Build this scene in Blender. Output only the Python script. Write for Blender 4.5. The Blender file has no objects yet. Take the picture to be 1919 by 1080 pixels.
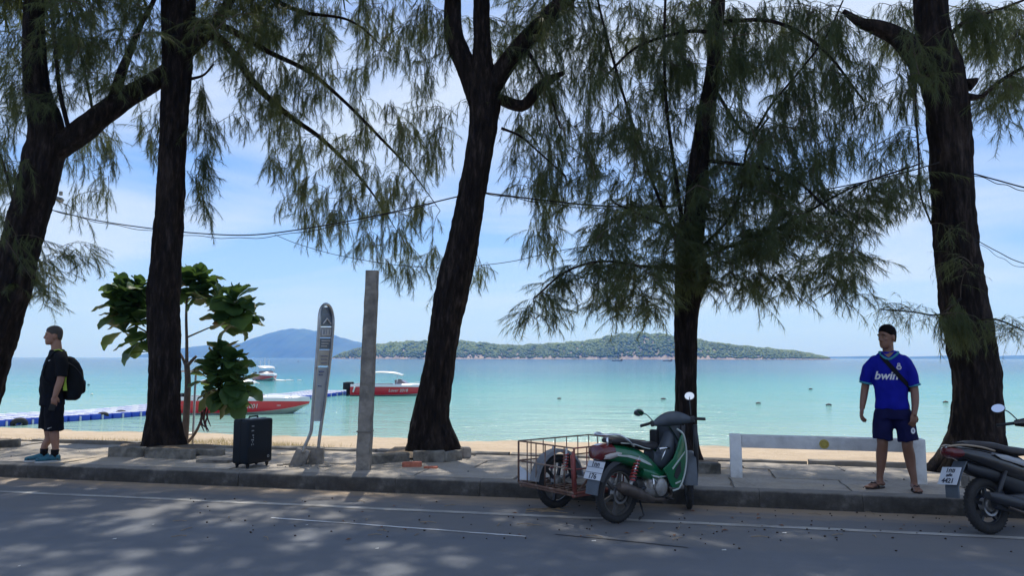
import bpy, bmesh, math, random
import numpy as np
from mathutils import Vector, Matrix, Euler
from mathutils.bvhtree import BVHTree

R = math.radians
sc = bpy.context.scene
C = sc.collection
random.seed(7)
rng = np.random.default_rng(11)

# ------------------------------------------------------------------ camera
CAM_H, YAW, PITCH, ROLL, FPX = 1.55, R(12.0), R(5.27), R(0.10), 1420.0
cam_d = bpy.data.cameras.new('camera')
cam_d.sensor_width = 36.0
cam_d.lens = FPX / 1919.0 * 36.0
cam_d.clip_start, cam_d.clip_end = 0.1, 40000.0
cam = bpy.data.objects.new('camera', cam_d)
C.objects.link(cam)
_f = Vector((-math.sin(YAW) * math.cos(PITCH), math.cos(YAW) * math.cos(PITCH), math.sin(PITCH)))
_r0 = Vector((math.cos(YAW), math.sin(YAW), 0))
_u0 = _r0.cross(_f)
_r = _r0 * math.cos(ROLL) + _u0 * math.sin(ROLL)
_u = _u0 * math.cos(ROLL) - _r0 * math.sin(ROLL)
cam.matrix_world = Matrix(((_r.x, _u.x, -_f.x, 0), (_r.y, _u.y, -_f.y, 0), (_r.z, _u.z, -_f.z, CAM_H), (0, 0, 0, 1)))
sc.camera = cam

# ------------------------------------------------------------------ sky, sun, exposure
SUN_EL, SUN_AZ = R(66), R(-14)        # azimuth from +Y (the sea) towards +X
world = bpy.data.worlds.new('World')
sc.world = world
world.use_nodes = True
wn, wl = world.node_tree.nodes, world.node_tree.links
wn.clear()
w_out = wn.new('ShaderNodeOutputWorld')
w_bg = wn.new('ShaderNodeBackground')
w_bg.inputs['Strength'].default_value = 0.105
sky = wn.new('ShaderNodeTexSky')
sky.sky_type = 'NISHITA'
sky.sun_disc = False
sky.sun_elevation = SUN_EL
sky.sun_rotation = SUN_AZ
sky.air_density, sky.dust_density, sky.ozone_density = 1.0, 0.6, 2.0
tc = wn.new('ShaderNodeTexCoord')
sep = wn.new('ShaderNodeSeparateXYZ')
wl.new(tc.outputs['Generated'], sep.inputs[0])
def wmath(op, a, b=None, clamp=False):
    n = wn.new('ShaderNodeMath'); n.operation = op; n.use_clamp = clamp
    for i, v in enumerate((a, b)):
        if v is None: continue
        if isinstance(v, (int, float)): n.inputs[i].default_value = v
        else: wl.new(v, n.inputs[i])
    return n.outputs[0]
zc = wmath('ADD', wmath('MAXIMUM', sep.outputs['Z'], 0.0), 0.13)
cmb = wn.new('ShaderNodeCombineXYZ')
wl.new(wmath('DIVIDE', sep.outputs['X'], zc), cmb.inputs[0])
wl.new(wmath('DIVIDE', sep.outputs['Y'], zc), cmb.inputs[1])
cn = wn.new('ShaderNodeTexNoise')
cn.inputs['Scale'].default_value = 0.62
cn.inputs['Detail'].default_value = 7
cn.inputs['Roughness'].default_value = 0.55
cn.inputs['Distortion'].default_value = 0.5
cmap = wn.new('ShaderNodeMapping'); cmap.inputs['Location'].default_value = (5.2, 1.4, 0); cmap.inputs['Scale'].default_value = (0.8, 1.25, 1)
wl.new(cmb.outputs[0], cmap.inputs['Vector']); wl.new(cmap.outputs[0], cn.inputs['Vector'])
cr = wn.new('ShaderNodeValToRGB')
cr.color_ramp.elements[0].position, cr.color_ramp.elements[1].position = 0.36, 0.64
cr.color_ramp.elements[0].color = (0, 0, 0, 1); cr.color_ramp.elements[1].color = (1, 1, 1, 1)
wl.new(cn.outputs['Fac'], cr.inputs['Fac'])
veil = wmath('MULTIPLY', wmath('SUBTRACT', 1.0, wmath('MULTIPLY', sep.outputs['Z'], 3.2), True), 0.62)   # thin high cloud thickens towards the horizon
tint = wn.new('ShaderNodeMixRGB'); tint.blend_type = 'MULTIPLY'; tint.inputs['Fac'].default_value = 1.0
wl.new(sky.outputs['Color'], tint.inputs['Color1']); tint.inputs['Color2'].default_value = (0.46, 0.68, 1.0, 1)
vm = wn.new('ShaderNodeMixRGB'); wl.new(veil, vm.inputs['Fac']); wl.new(tint.outputs['Color'], vm.inputs['Color1'])
vm.inputs['Color2'].default_value = (3.7, 4.8, 7.7, 1)
cfac = wmath('MULTIPLY', wmath('MULTIPLY', cr.outputs['Color'], 0.85), wmath('MULTIPLY', wmath('SUBTRACT', sep.outputs['Z'], 0.015), 9.0, True), True)
cm = wn.new('ShaderNodeMixRGB'); wl.new(cfac, cm.inputs['Fac']); wl.new(vm.outputs['Color'], cm.inputs['Color1'])
cm.inputs['Color2'].default_value = (5.1, 5.8, 6.8, 1)
wl.new(cm.outputs['Color'], w_bg.inputs['Color'])
wl.new(w_bg.outputs[0], w_out.inputs['Surface'])

sun_d = bpy.data.lights.new('sun', 'SUN')
sun_d.energy, sun_d.angle, sun_d.color = 3.3, R(0.8), (1.0, 0.95, 0.86)
sun = bpy.data.objects.new('sun', sun_d)
C.objects.link(sun)
sun_dir = Vector((math.sin(SUN_AZ) * math.cos(SUN_EL), math.cos(SUN_AZ) * math.cos(SUN_EL), math.sin(SUN_EL)))
sun.rotation_euler = sun_dir.to_track_quat('Z', 'Y').to_euler()
sun.location = (0, 0, 40)

sc.view_settings.view_transform = 'Standard'
sc.view_settings.look = 'None'
sc.view_settings.gamma = 1.0
sc.view_settings.use_curve_mapping = False
sc.view_settings.exposure = 0.55
sc.render.engine = 'CYCLES'
sc.cycles.use_denoising = True
sc.cycles.max_bounces = 8
sc.cycles.diffuse_bounces = 3
sc.cycles.glossy_bounces = 3
sc.cycles.transmission_bounces = 4
sc.cycles.volume_bounces = 1
sc.cycles.transparent_max_bounces = 8
sc.cycles.sample_clamp_indirect = 6.0

# ------------------------------------------------------------------ where a pixel of the photograph lies in the place
def ray(px, py):
    return _f + _r * ((px - 959.5) / FPX) + _u * ((540.0 - py) / FPX)
def on_z(px, py, z=0.0):
    d = ray(px, py); return Vector((0, 0, CAM_H)) + d * ((z - CAM_H) / d.z)
def on_y(px, py, y):
    d = ray(px, py); return Vector((0, 0, CAM_H)) + d * (y / d.y)
def at_depth(px, py, t):
    return Vector((0, 0, CAM_H)) + ray(px, py) * t
def depth_of(p):
    return (Vector(p) - Vector((0, 0, CAM_H))).dot(_f)

# ------------------------------------------------------------------ materials
def mat(name, col, rough=0.6, metal=0.0, var=0.12, scale=8.0, bump=0.0, bscale=None, spec=0.5, col2=None, thr=None, coat=0.0, stretch=None, detail=5.0):
    """Principled material whose colour drifts with a noise; col2/thr adds patches of a second colour."""
    m = bpy.data.materials.new(name)
    m.use_nodes = True
    n, l = m.node_tree.nodes, m.node_tree.links
    b = n['Principled BSDF']
    b.inputs['Roughness'].default_value = rough
    b.inputs['Metallic'].default_value = metal
    b.inputs['Specular IOR Level'].default_value = spec
    if coat: 
        b.inputs['Coat Weight'].default_value = coat
        b.inputs['Coat Roughness'].default_value = 0.08
    t = n.new('ShaderNodeTexCoord')
    src = t.outputs['Object']
    if stretch:
        mp = n.new('ShaderNodeMapping'); mp.inputs['Scale'].default_value = stretch
        l.new(src, mp.inputs['Vector']); src = mp.outputs[0]
    nz = n.new('ShaderNodeTexNoise')
    nz.inputs['Scale'].default_value = scale; nz.inputs['Detail'].default_value = detail
    nz.inputs['Roughness'].default_value = 0.6
    l.new(src, nz.inputs['Vector'])
    rp = n.new('ShaderNodeValToRGB')
    e = rp.color_ramp.elements
    e[0].position, e[1].position = 0.28, 0.72
    e[0].color = tuple(c * (1 - var) for c in col) + (1,)
    e[1].color = tuple(min(1, c * (1 + var)) for c in col) + (1,)
    l.new(nz.outputs['Fac'], rp.inputs['Fac'])
    out = rp.outputs['Color']
    if col2 is not None:
        n2 = n.new('ShaderNodeTexNoise')
        n2.inputs['Scale'].default_value = scale * 0.37; n2.inputs['Detail'].default_value = 6
        n2.inputs['Roughness'].default_value = 0.65
        l.new(src, n2.inputs['Vector'])
        r2 = n.new('ShaderNodeValToRGB')
        r2.color_ramp.elements[0].position, r2.color_ramp.elements[1].position = thr
        l.new(n2.outputs['Fac'], r2.inputs['Fac'])
        mx = n.new('ShaderNodeMixRGB')
        l.new(r2.outputs['Color'], mx.inputs['Fac']); l.new(out, mx.inputs['Color1'])
        mx.inputs['Color2'].default_value = tuple(col2) + (1,)
        out = mx.outputs['Color']
    l.new(out, b.inputs['Base Color'])
    if bump:
        nb = n.new('ShaderNodeTexNoise')
        nb.inputs['Scale'].default_value = bscale or scale * 4; nb.inputs['Detail'].default_value = 6
        l.new(src, nb.inputs['Vector'])
        bp = n.new('ShaderNodeBump'); bp.inputs['Strength'].default_value = min(1.0, bump); bp.inputs['Distance'].default_value = 0.01 * max(1.0, bump)
        l.new(nb.outputs['Fac'], bp.inputs['Height']); l.new(bp.outputs[0], b.inputs['Normal'])
    return m

# ------------------------------------------------------------------ mesh builder
class MB:
    def __init__(s): s.v = []; s.f = []
    def add(s, vs, fs):
        o = len(s.v); s.v += [tuple(p) for p in vs]; s.f += [tuple(i + o for i in f) for f in fs]
        return s
    def box(s, x0, x1, y0, y1, z0, z1, M=None):
        vs = [Vector((x, y, z)) for z in (z0, z1) for y in (y0, y1) for x in (x0, x1)]
        if M is not None: vs = [M @ p for p in vs]
        return s.add(vs, [(0, 2, 3, 1), (4, 5, 7, 6), (0, 1, 5, 4), (2, 6, 7, 3), (0, 4, 6, 2), (1, 3, 7, 5)])
    def tube(s, pts, rad, n=8, cap=True, flat=None):
        """tube along pts; rad number or list; flat = (a,b) scales the two cross directions"""
        pts = [Vector(p) for p in pts]; m = len(pts)
        rad = [rad] * m if isinstance(rad, (int, float)) else rad
        t0 = (pts[1] - pts[0]).normalized()
        up = Vector((0, 0, 1)) if abs(t0.z) < 0.9 else Vector((0, 1, 0))
        a = t0.cross(up).normalized()
        rings = []
        for i in range(m):
            t = (pts[min(i + 1, m - 1)] - pts[max(i - 1, 0)])
            t = t.normalized() if t.length > 1e-9 else t0
            a = (a - t * a.dot(t)).normalized(); b = t.cross(a)
            fa, fb = flat or (1, 1)
            rings.append([pts[i] + (a * (math.cos(2 * math.pi * k / n) * fa) + b * (math.sin(2 * math.pi * k / n) * fb)) * rad[i] for k in range(n)])
        return s.loft(rings, cap)
    def loft(s, rings, cap=True, closed=True):
        n = len(rings[0]); vs = [p for r in rings for p in r]; fs = []
        for i in range(len(rings) - 1):
            for k in range(n if closed else n - 1):
                k2 = (k + 1) % n
                fs.append((i * n + k, i * n + k2, (i + 1) * n + k2, (i + 1) * n + k))
        if cap and closed:
            fs.append(tuple(range(n - 1, -1, -1))); fs.append(tuple((len(rings) - 1) * n + k for k in range(n)))
        return s.add(vs, fs)
    def ell(s, c, r, nu=14, nv=9, M=None):
        c = Vector(c); rings = []
        for i in range(nv):
            th = math.pi * (i + 0.5 if False else i) / (nv - 1)
            th = min(max(th, 0.03), math.pi - 0.03)
            ring = [Vector((r[0] * math.sin(th) * math.cos(2 * math.pi * k / nu), r[1] * math.sin(th) * math.sin(2 * math.pi * k / nu), -r[2] * math.cos(th))) for k in range(nu)]
            rings.append([c + (M @ p if M is not None else p) for p in ring])
        return s.loft(rings)
    def prism(s, outline, t, M=None):
        """outline of (a, b) in the local XZ plane, thickness t along Y (centred)"""
        n = len(outline)
        vs = [Vector((a, -t / 2, b)) for a, b in outline] + [Vector((a, t / 2, b)) for a, b in outline]
        if M is not None: vs = [M @ p for p in vs]
        fs = [tuple(range(n)), tuple(range(2 * n - 1, n - 1, -1))]
        fs += [(k, k + n, (k + 1) % n + n, (k + 1) % n) for k in range(n)]
        return s.add(vs, fs)
    def ring(s, c, ax, R0, r, nu=28, nv=8, sq=1.0):
        """torus round axis ax; sq stretches it along the axis"""
        ax = Vector(ax).normalized(); up = Vector((0, 0, 1)) if abs(ax.z) < 0.9 else Vector((1, 0, 0))
        a = ax.cross(up).normalized(); b = ax.cross(a); c = Vector(c)
        vs, fs = [], []
        for i in range(nu):
            d = a * math.cos(2 * math.pi * i / nu) + b * math.sin(2 * math.pi * i / nu)
            for k in range(nv):
                th = 2 * math.pi * k / nv
                vs.append(c + d * (R0 + r * math.cos(th)) + ax * (r * sq * math.sin(th)))
        for i in range(nu):
            for k in range(nv):
                fs.append((i * nv + k, ((i + 1) % nu) * nv + k, ((i + 1) % nu) * nv + (k + 1) % nv, i * nv + (k + 1) % nv))
        return s.add(vs, fs)
    def xf(s, M):
        s.v = [tuple(M @ Vector(p)) for p in s.v]; return s
    def mesh(s, name, m=None, smooth=False, bevel=0.0, seg=2):
        me = bpy.data.meshes.new(name); me.from_pydata(s.v, [], s.f)
        bm = bmesh.new(); bm.from_mesh(me)
        bmesh.ops.recalc_face_normals(bm, faces=bm.faces)
        if bevel:
            es = [e for e in bm.edges if len(e.link_faces) == 2 and e.calc_face_angle(0) > 0.6]
            bmesh.ops.bevel(bm, geom=es, offset=bevel, segments=seg, affect='EDGES', profile=0.6, clamp_overlap=True)
        bm.to_mesh(me); bm.free()
        if smooth:
            me.shade_smooth()
            if smooth != 'all':
                try: me.set_sharp_from_angle(angle=R(40))
                except Exception: pass
        if m: me.materials.append(m)
        return me
    def build(s, name, m=None, parent=None, smooth=True, bevel=0.0, seg=2):
        return obj(name, s.mesh(name, m, smooth, bevel, seg), parent)

def obj(name, me, parent=None, loc=None, rot=None):
    o = bpy.data.objects.new(name, me); C.objects.link(o)
    if parent is not None: o.parent = parent
    if loc is not None: o.location = loc
    if rot is not None: o.rotation_euler = rot
    return o
def thing(name, label, cat, loc=(0, 0, 0), rotz=0.0, group=None):
    o = bpy.data.objects.new(name, None); C.objects.link(o)
    o.empty_display_size = 0.2
    o.location = loc; o.rotation_euler = (0, 0, rotz)
    return tag(o, label, cat, group)
def tag(o, label=None, cat=None, group=None, kind=None):
    if label: o['label'] = label
    if cat: o['category'] = cat
    if group: o['group'] = group
    if kind: o['kind'] = kind
    return o
def np_mesh(name, v, tri, m=None, smooth=False):
    me = bpy.data.meshes.new(name)
    nv, nf = len(v), len(tri)
    me.vertices.add(nv); me.vertices.foreach_set('co', np.asarray(v, np.float32).ravel())
    k = tri.shape[1]
    me.loops.add(nf * k); me.loops.foreach_set('vertex_index', np.asarray(tri, np.int32).ravel())
    me.polygons.add(nf); me.polygons.foreach_set('loop_start', np.arange(nf, dtype=np.int32) * k)
    me.update(calc_edges=True)
    if smooth: me.shade_smooth()
    if m: me.materials.append(m)
    return me
def baked(o):
    """mesh of an object with its modifiers applied"""
    dg = bpy.context.evaluated_depsgraph_get()
    return bpy.data.meshes.new_from_object(o.evaluated_get(dg))
def text_mesh(body, size, ext=0.0008, shear=0.0, offset=0.0, space=1.0):
    cu = bpy.data.curves.new('lettering', 'FONT')
    cu.body = body; cu.size = size; cu.extrude = ext; cu.align_x = 'CENTER'; cu.align_y = 'CENTER'
    cu.shear = shear; cu.offset = offset; cu.space_character = space; cu.resolution_u = 3
    o = bpy.data.objects.new('lettering', cu); C.objects.link(o)
    bpy.context.view_layer.update()
    me = baked(o)
    bpy.data.objects.remove(o); bpy.data.curves.remove(cu)
    return me
def frame(o, x, y, z):
    """matrix with the given origin and axes"""
    x, y, z = Vector(x), Vector(y), Vector(z)
    return Matrix(((x.x, y.x, z.x, o[0]), (x.y, y.y, z.y, o[1]), (x.z, y.z, z.z, o[2]), (0, 0, 0, 1)))
def smooth_pts(pts, k=6):
    """Catmull-Rom through tuples of any length"""
    P = [np.array(p, float) for p in pts]; P = [2 * P[0] - P[1]] + P + [2 * P[-1] - P[-2]]
    out = []
    for i in range(1, len(P) - 2):
        for j in range(k):
            t = j / k
            out.append(0.5 * (2 * P[i] + (P[i + 1] - P[i - 1]) * t + (2 * P[i - 1] - 5 * P[i] + 4 * P[i + 1] - P[i + 2]) * t * t + (3 * P[i] - P[i - 1] - 3 * P[i + 1] + P[i + 2]) * t ** 3))
    out.append(P[-2]); return out
# ================================================================== the setting
WATER_Z, PAVE_Z, KERB_Y, BACK_Y = -1.25, 0.17, 8.40, 10.78

def nodes_of(m): return m.node_tree.nodes, m.node_tree.links
def new_noise(m, src, scale, detail=5, rough=0.6):
    n, l = nodes_of(m); z = n.new('ShaderNodeTexNoise')
    z.inputs['Scale'].default_value = scale; z.inputs['Detail'].default_value = detail; z.inputs['Roughness'].default_value = rough
    l.new(src, z.inputs['Vector']); return z.outputs['Fac']
def ramp(m, fac, stops):
    n, l = nodes_of(m); r = n.new('ShaderNodeValToRGB'); e = r.color_ramp.elements
    while len(e) < len(stops): e.new(0.5)
    for k, (p, c) in enumerate(stops):
        e[k].position = p; e[k].color = (c, c, c, 1) if isinstance(c, (int, float)) else tuple(c) + (1,)
    l.new(fac, r.inputs['Fac']); return r.outputs['Color']
def mixc(m, fac, a, b, mode='MIX'):
    n, l = nodes_of(m); x = n.new('ShaderNodeMixRGB'); x.blend_type = mode
    for s, v in (('Fac', fac), ('Color1', a), ('Color2', b)):
        if isinstance(v, (int, float)): x.inputs[s].default_value = v
        elif isinstance(v, tuple): x.inputs[s].default_value = v + (1,)
        else: l.new(v, x.inputs[s])
    return x.outputs['Color']
def mth(m, op, a, b=0.0, clamp=False):
    n, l = nodes_of(m); x = n.new('ShaderNodeMath'); x.operation = op; x.use_clamp = clamp
    for i, v in enumerate((a, b)):
        if isinstance(v, (int, float)): x.inputs[i].default_value = v
        else: l.new(v, x.inputs[i])
    return x.outputs[0]
def blank(name, rough=0.8, spec=0.4):
    m = bpy.data.materials.new(name); m.use_nodes = True
    n, l = nodes_of(m); b = n['Principled BSDF']
    b.inputs['Roughness'].default_value = rough; b.inputs['Specular IOR Level'].default_value = spec
    t = n.new('ShaderNodeTexCoord'); s = n.new('ShaderNodeSeparateXYZ'); l.new(t.outputs['Object'], s.inputs[0])
    return m, b, t.outputs['Object'], s
def stretched(m, src, sc3):
    n, l = nodes_of(m); mp = n.new('ShaderNodeMapping'); mp.inputs['Scale'].default_value = sc3
    l.new(src, mp.inputs['Vector']); return mp.outputs[0]
def bump_to(m, b, h, strength, dist):
    n, l = nodes_of(m); bp = n.new('ShaderNodeBump'); bp.inputs['Strength'].default_value = strength; bp.inputs['Distance'].default_value = dist
    l.new(h, bp.inputs['Height']); l.new(bp.outputs[0], b.inputs['Normal'])

# ---- asphalt: bluish worn carriageway, sandy dust along the kerb
m_road, b, P, S = blank('asphalt', 0.82, 0.35)
grain = new_noise(m_road, P, 90, 3); blot = new_noise(m_road, stretched(m_road, P, (0.25, 1, 1)), 1.6, 6, 0.65)
base = mixc(m_road, ramp(m_road, blot, [(0.3, 0.0), (0.7, 1.0)]), (0.098, 0.114, 0.140), (0.138, 0.152, 0.176))
base = mixc(m_road, ramp(m_road, grain, [(0.35, 0.0), (0.75, 0.55)]), base, (0.17, 0.17, 0.175))
old = mth(m_road, 'ADD', S.outputs['Y'], mth(m_road, 'MULTIPLY', mth(m_road, 'SUBTRACT', blot, 0.5), 0.25))
base = mixc(m_road, ramp(m_road, mth(m_road, 'SUBTRACT', old, 6.52), [(0.0, 0.0), (0.10, 0.6), (1.0, 0.75)]), base, (0.150, 0.149, 0.152))
dn = new_noise(m_road, stretched(m_road, P, (0.5, 1.2, 1)), 2.4, 7, 0.7)
dust = mth(m_road, 'ADD', mth(m_road, 'MULTIPLY', mth(m_road, 'SUBTRACT', S.outputs['Y'], 7.86), 2.3), mth(m_road, 'MULTIPLY', mth(m_road, 'SUBTRACT', dn, 0.5), 2.6), True)
base = mixc(m_road, mth(m_road, 'MULTIPLY', dust, 0.8), base, (0.36, 0.27, 0.185))
spot = ramp(m_road, new_noise(m_road, P, 1.1, 7, 0.75), [(0.60, 0.0), (0.72, 0.45)])
base = mixc(m_road, spot, base, (0.20, 0.17, 0.14))
m_road.node_tree.links.new(base, b.inputs['Base Color'])
bump_to(m_road, b, grain, 0.35, 0.006)

m_dirt = mat('packed_earth', (0.17, 0.14, 0.10), 0.95, var=0.3, scale=1.2, bump=0.5, bscale=20)
tag(MB().add([(-400, -300, -0.03), (400, -300, -0.03), (400, 10.7, -0.03), (-400, 10.7, -0.03)], [(0, 1, 2, 3)]).build('ground', m_dirt, None, False), kind='structure')
road = MB().add([(-200, -5.2, 0), (200, -5.2, 0), (200, KERB_Y + 0.02, 0), (-200, KERB_Y + 0.02, 0)], [(0, 1, 2, 3)]).build('road', m_road, None, False)
tag(road, kind='structure')

# ---- painted lines, worn
def paint_mat(name, col, lo, hi, sc):
    m, b, P, S = blank(name, 0.7)
    w = ramp(m, new_noise(m, stretched(m, P, (0.4, 2, 1)), sc, 8, 0.72), [(lo, 0.0), (hi, 1.0)])
    m.node_tree.links.new(mixc(m, w, (0.13, 0.125, 0.12), col), b.inputs['Base Color']); return m
m_paint = paint_mat('worn_white_paint', (0.40, 0.39, 0.37), 0.34, 0.56, 5.0)
m_paint2 = paint_mat('thin_white_paint', (0.62, 0.63, 0.64), 0.36, 0.52, 3.0)
def strip(pts, w, z, n=60):
    sp = smooth_pts(pts, n); vs = []; fs = []
    for i, p in enumerate(sp):
        j = 0.004 * math.sin(i * 1.7) + 0.003 * math.sin(i * 0.53)
        vs += [(p[0], p[1] - w / 2 + j, z), (p[0], p[1] + w / 2 + j * 0.6, z)]
        if i: fs.append((2 * i - 2, 2 * i, 2 * i + 1, 2 * i - 1))
    return MB().add(vs, fs)
strip([(-60, 7.5), (-20, 7.49), (-6, 7.50), (2, 7.5), (6, 7.46), (30, 7.45)], 0.10, 0.004).build('edge_line', m_paint, road, False)
pa, pb = on_z(508, 972), on_z(985, 1007)
strip([(pa.x, pa.y), ((pa.x + pb.x) / 2, (pa.y + pb.y) / 2 + 0.01), (pb.x, pb.y)], 0.035, 0.004, 20).build('seam_line', m_paint2, road, False)
pc, pd = on_z(1040, 1003), on_z(1290, 1028)
m_tar = mat('tar_seal', (0.025, 0.026, 0.03), 0.6, var=0.3, scale=9)
strip([(pc.x, pc.y), ((pc.x + pd.x) / 2, (pc.y + pd.y) / 2 + 0.015), (pd.x, pd.y)], 0.022, 0.004, 20).build('tar_seam', m_tar, road, False)

# ---- kerb of single stones
m_kerb, b, P, S = blank('kerb_concrete', 0.9, 0.3)
k1 = new_noise(m_kerb, P, 5, 8, 0.7); k2 = new_noise(m_kerb, P, 1.7, 6, 0.65)
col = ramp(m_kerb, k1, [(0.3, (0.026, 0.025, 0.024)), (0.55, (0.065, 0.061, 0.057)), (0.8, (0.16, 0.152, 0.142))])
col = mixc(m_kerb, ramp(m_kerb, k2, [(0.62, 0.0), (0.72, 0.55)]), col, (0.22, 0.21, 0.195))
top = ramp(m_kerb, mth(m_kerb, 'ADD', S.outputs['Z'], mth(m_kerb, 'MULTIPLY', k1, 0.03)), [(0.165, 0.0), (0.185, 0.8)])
col = mixc(m_kerb, top, col, (0.25, 0.235, 0.215))  # light put into the colour: kerb top paler, road face near black
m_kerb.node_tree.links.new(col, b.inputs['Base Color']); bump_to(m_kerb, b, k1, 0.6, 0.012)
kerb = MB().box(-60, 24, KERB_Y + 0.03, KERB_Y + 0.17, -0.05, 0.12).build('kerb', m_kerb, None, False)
tag(kerb, kind='structure')
def stone_mesh(L, seed):
    r = random.Random(seed); mb = MB(); n = 9
    prof = [(0.012, -0.05), (0.0, 0.04), (0.004, 0.125), (0.022, 0.162), (0.05, 0.172), (0.195, 0.172), (0.2, 0.10)]
    rings = []
    for i in range(n):
        x = -L / 2 + L * i / (n - 1)
        rings.append([Vector((x, y + r.uniform(-0.006, 0.006) * (1 if 0 < i < n - 1 else 0.4), z + (r.uniform(-0.006, 0.004) if z > 0.1 else 0))) for y, z in prof])
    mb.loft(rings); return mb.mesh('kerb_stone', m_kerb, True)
k_me = [stone_mesh(0.996, s) for s in range(6)]
for i in range(-17, 10):
    o = obj('kerb_stone', k_me[i % 6], kerb, (i * 1.0 + 0.35, KERB_Y + random.uniform(-0.006, 0.006), random.uniform(-0.006, 0.004)), (0, random.uniform(-0.003, 0.003), random.uniform(-0.004, 0.004)))
k_long = stone_mesh(30, 9)
for cx in (-32.2, 24.9): obj('kerb_stone', k_long, kerb, (cx, KERB_Y, -0.002))

# ---- pavement of worn slabs
m_slab, b, P, S = blank('paving_concrete', 0.92, 0.3)
o_inf = nodes_of(m_slab)[0].new('ShaderNodeObjectInfo')
s1 = new_noise(m_slab, P, 3.2, 8, 0.68); s2 = new_noise(m_slab, P, 28, 4, 0.6)
col = ramp(m_slab, s1, [(0.25, (0.24, 0.215, 0.185)), (0.5, (0.37, 0.335, 0.29)), (0.75, (0.46, 0.42, 0.365))])
col = mixc(m_slab, ramp(m_slab, s2, [(0.45, 0.0), (0.8, 0.5)]), col, (0.17, 0.155, 0.14))
col = mixc(m_slab, mth(m_slab, 'MULTIPLY', o_inf.outputs['Random'], 0.35), col, (0.30, 0.27, 0.245))
nsand = nodes_of(m_slab)[0].new('ShaderNodeNewGeometry')
ws = ramp(m_slab, new_noise(m_slab, nsand.outputs['Position'], 0.8, 7, 0.7), [(0.50, 0.0), (0.64, 0.75)])
col = mixc(m_slab, ws, col, (0.46, 0.38, 0.28))
m_slab.node_tree.links.new(col, b.inputs['Base Color']); bump_to(m_slab, b, s1, 0.4, 0.01)
pave = MB().box(-60, 24, KERB_Y + 0.19, BACK_Y, -0.05, 0.148).build('pavement', m_slab, None, False)
tag(pave, kind='structure')
def slab_mesh(L, W, seed):
    r = random.Random(seed); mb = MB(); nx, ny = 7, 4
    rings = []
    vs = [(-L / 2 + L * i / nx + (r.uniform(-0.012, 0.012) if i in (0, nx) else 0), -W / 2 + W * j / ny + (r.uniform(-0.008, 0.008) if j in (0, ny) else 0), r.uniform(-0.0025, 0.0025)) for j in range(ny + 1) for i in range(nx + 1)]
    fs = [(j * (nx + 1) + i, j * (nx + 1) + i + 1, (j + 1) * (nx + 1) + i + 1, (j + 1) * (nx + 1) + i) for j in range(ny) for i in range(nx)]
    mb.add(vs, fs)
    bd = [i for i in range(nx + 1)] + [(j + 1) * (nx + 1) - 1 for j in range(1, ny + 1)] + [ny * (nx + 1) + i for i in range(nx - 1, -1, -1)] + [j * (nx + 1) for j in range(ny - 1, 0, -1)]
    lo = len(mb.v); mb.v += [(mb.v[k][0], mb.v[k][1], -0.05) for k in bd]
    mb.f += [(bd[(q + 1) % len(bd)], bd[q], lo + q, lo + (q + 1) % len(bd)) for q in range(len(bd))]
    return mb.mesh('paving_slab', m_slab, True)
rows = [(8.605, 9.33), (9.345, 10.06), (10.075, 10.62)]
s_me = {(k, q): slab_mesh(1.182, rows[k][1] - rows[k][0], 10 * k + q) for k in range(3) for q in range(4)}
for k, (ya, yb) in enumerate(rows):
    for i in range(-14, 8):
        x = i * 1.2 + (0.0, 0.52, 0.23)[k] + random.uniform(-0.004, 0.004)
        obj('paving_slab', s_me[(k, random.randrange(4))], pave, (x, (ya + yb) / 2, PAVE_Z + random.uniform(-0.009, 0.006)), (random.uniform(-0.012, 0.012), random.uniform(-0.007, 0.007), random.uniform(-0.006, 0.006)))
# low concrete strip that ends the pavement towards the beach
m_edge = mat('edge_concrete', (0.20, 0.185, 0.165), 0.95, var=0.35, scale=3, bump=0.7, bscale=14)
edge = tag(MB().box(-60, 24, BACK_Y - 0.14, BACK_Y - 0.02, -0.1, 0.15).build('pavement_edge', m_edge, None, False), kind='structure')
for i in range(-9, 5):
    L = 1.97; rr = random.Random(50 + i); rings = []
    for q in range(8):
        x = -L / 2 + L * q / 7; d = [rr.uniform(-0.012, 0.012) for _ in range(4)]
        rings.append([Vector((x, -0.07 + d[0], -0.15)), Vector((x, -0.07 + d[0], 0.035 + d[1])), Vector((x, 0.08 + d[2], 0.035 + d[3] * 0.6)), Vector((x, 0.08 + d[2], -0.15))])
    obj('edging_stone', MB().loft(rings).mesh('edging_stone', m_edge, True), edge, (i * 2 + 0.7, BACK_Y - 0.06 + rr.uniform(-0.03, 0.03), PAVE_Z + rr.uniform(-0.02, 0.015)))

# ---- beach sand sloping to the water
m_sand, b, P, S = blank('beach_sand', 0.95, 0.25)
q1 = new_noise(m_sand, P, 1.3, 8, 0.7); q2 = new_noise(m_sand, P, 7, 6, 0.7)
col = ramp(m_sand, q1, [(0.3, (0.42, 0.325, 0.225)), (0.7, (0.56, 0.45, 0.33))])
col = mixc(m_sand, ramp(m_sand, q2, [(0.52, 0.0), (0.75, 0.45)]), col, (0.33, 0.25, 0.17))
wet = ramp(m_sand, mth(m_sand, 'ADD', mth(m_sand, 'MULTIPLY', S.outputs['Z'], -1.0), mth(m_sand, 'MULTIPLY', q1, 0.1)), [(0.0, 0.0), (1.0, 0.0), ])
wetf = mth(m_sand, 'MULTIPLY', mth(m_sand, 'SUBTRACT', mth(m_sand, 'MULTIPLY', S.outputs['Z'], -1.0), 1.12), 9.0, True)
col = mixc(m_sand, wetf, col, (0.36, 0.30, 0.22))
m_sand.node_tree.links.new(col, b.inputs['Base Color'])
bump_to(m_sand, b, mth(m_sand, 'ADD', q2, mth(m_sand, 'MULTIPLY', q1, 2.0)), 0.9, 0.07)
SHORE_Y = 25.3
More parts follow.
